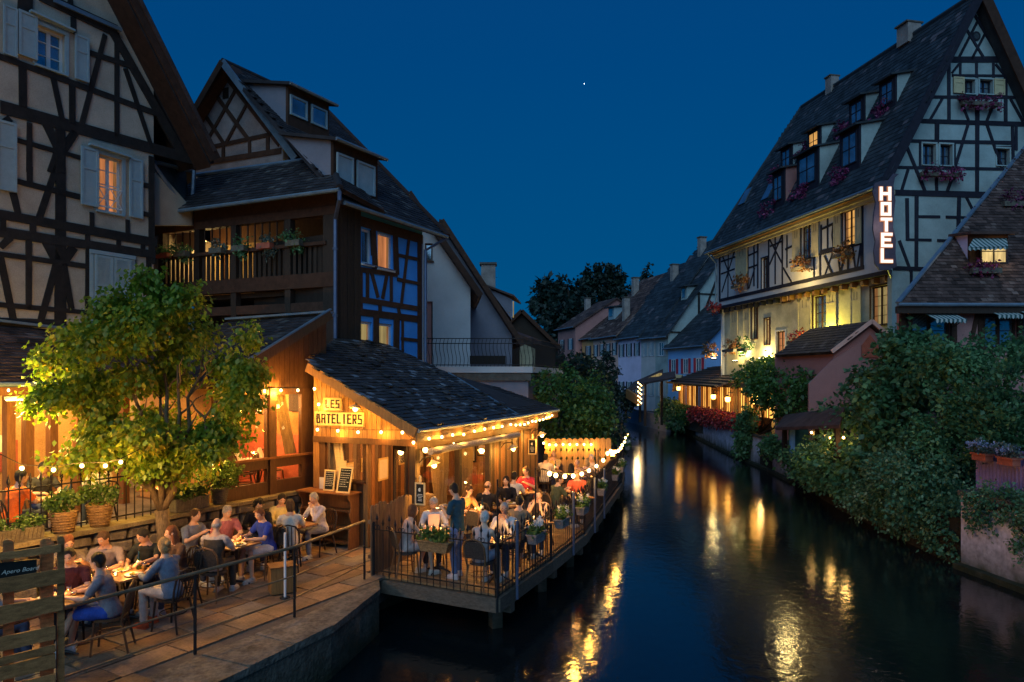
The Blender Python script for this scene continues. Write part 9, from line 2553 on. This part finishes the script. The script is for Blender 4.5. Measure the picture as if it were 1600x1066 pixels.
# strings of bulbs on the upper terrace
vz = lambda x, y: (x / 3.948, 500 + y / 3.948)
s1_ = [P(*vz(x, y), Y_) for x, y, Y_ in [(135, 915, 9.7), (330, 925, 9.9), (505, 900, 10.1), (650, 900, 10.3), (745, 877, 10.5)]]
bulb_string('low sagging string of bulbs across the spear fence', s1_, 1, 22, r=.028, ends=(P(-20, 700, 9.5), P(222, 700, 11.0)))
s2_ = [P(*vz(x, y), Y_) for x, y, Y_ in [(1160, 825, 13.6), (1285, 803, 13.6), (1303, 887, 13.5)]]
bulb_string('three bulbs shining through the lower right leaves of the maple', s2_, 2, 36)
s3_ = [AX.p(*vz(x, y), .35) for x, y in [(47, 437), (317, 580), (350, 580)]]
bulb_string('bulbs under the veranda eave at the far left', [AX.p(12, 610, .3), AX.p(80, 645, -.2), AX.p(150, 640, -.2), AX.p(225, 640, -.2)], 2, 16)
# ---- the maple
mp = thing('maple_tree', 'leafy lamplit maple with several stems rising from the walk by the wall', 'tree', (-6.12, 11.85, ZF))
tb0 = V((-6.12, 11.85, ZF - .05))
mb = MB()
trk = [tb0, tb0 + V((-.02, 0, .5)), tb0 + V((.03, .02, 1.0)), tb0 + V((.0, 0, 1.45))]
mb.tube(trk, [.15, .115, .105, .12], 10)
fork = tb0 + V((0, 0, 1.42)); tips = []
for q in [(-.95, .1, 1.9), (-.45, -.25, 2.7), (.0, .2, 3.2), (.35, -.15, 2.6), (.95, .15, 2.0), (-.2, .35, 2.4), (.6, .3, 2.9)]:
 tip = fork + V(q); pts, rr_ = limb_path(fork, tip, .062, .014, .07, 7); mb.tube(pts, rr_, 7); tips.append((pts, tip))
 for j in range(5):
  s = pts[2 + j % 4]; e = s + V((R.uniform(-1, 1), R.uniform(-.8, .8), R.uniform(.1, .9))) * .8
  p2_, r2_ = limb_path(s, e, .022, .006, .1, 5); mb.tube(p2_, r2_, 5)
mb.build('trunk', M['bark'], mp, True)
cr = random.Random(21); cb_l = []
for k in range(34):
 z_ = cr.uniform(-1, 1); q = cr.uniform(0, 6.28); rr_ = math.sqrt(max(0, 1 - abs(z_) ** 1.7)) * cr.uniform(.35, 1.0)
 s_ = cr.uniform(.34, .62)
 cb_l.append((-6.35 + 1.62 * rr_ * math.cos(q), 11.95 + 1.15 * rr_ * math.sin(q), 4.45 + 1.55 * z_, s_, s_ * .9, s_ * .72, 1))
cb_l += [(-7.95, 11.6, 4.8, .34, .4, .26, .5), (-7.9, 11.5, 4.1, .4, .4, .3, .6), (-4.65, 12.0, 5.2, .32, .4, .3, .5), (-4.6, 12.0, 4.6, .36, .4, .3, .5), (-6.2, 11.6, 6.15, .4, .4, .34, .6), (-5.6, 11.7, 5.9, .36, .4, .3, .5), (-6.9, 11.6, 5.8, .36, .4, .3, .5), (-5.3, 11.6, 3.2, .45, .4, .3, .6), (-7.2, 11.3, 3.2, .5, .4, .3, .6)]
leaves('crown', cb_l, 33000, .092, 'leaf_maple', mp, droop=1.2, clump=.13, shell=.35, per=11, seed=3)
bx = thing('wooden_box', 'orange brown plywood box on the walk beside the white pole', 'box', (-3.98, 11.75, ZF))
MB().box((-3.98, 11.75, ZF + .24), (.42, .34, .44), .5).build('panel_box', M['wood_gold'], bx); MB().box((-3.98, 11.75, ZF + .47), (.46, .38, .02), .5).build('lid', M['wood_warm'], bx)
wp_ = thing('white_pole', 'short white pole standing on the walk in front of the plywood box', 'pole', (-3.82, 11.42, ZF)); MB().tube([(-3.82, 11.42, ZF), (-3.82, 11.42, ZF + 1.1)], .022, 8).build('tube', M['white_paint'], wp_); MB().lathe((-3.82, 11.42, ZF), [(.09, 0), (.08, .02)], 10).build('foot', M['iron'], wp_)
# first evening star
tag(MB().ball(P(913, 131, 1500), .65, 8, 6).build('evening_star', emit('star_glow', (.8, .9, 1), 6), origin=P(913, 131, 1500)), 'single bright evening star high over the canal', 'star')
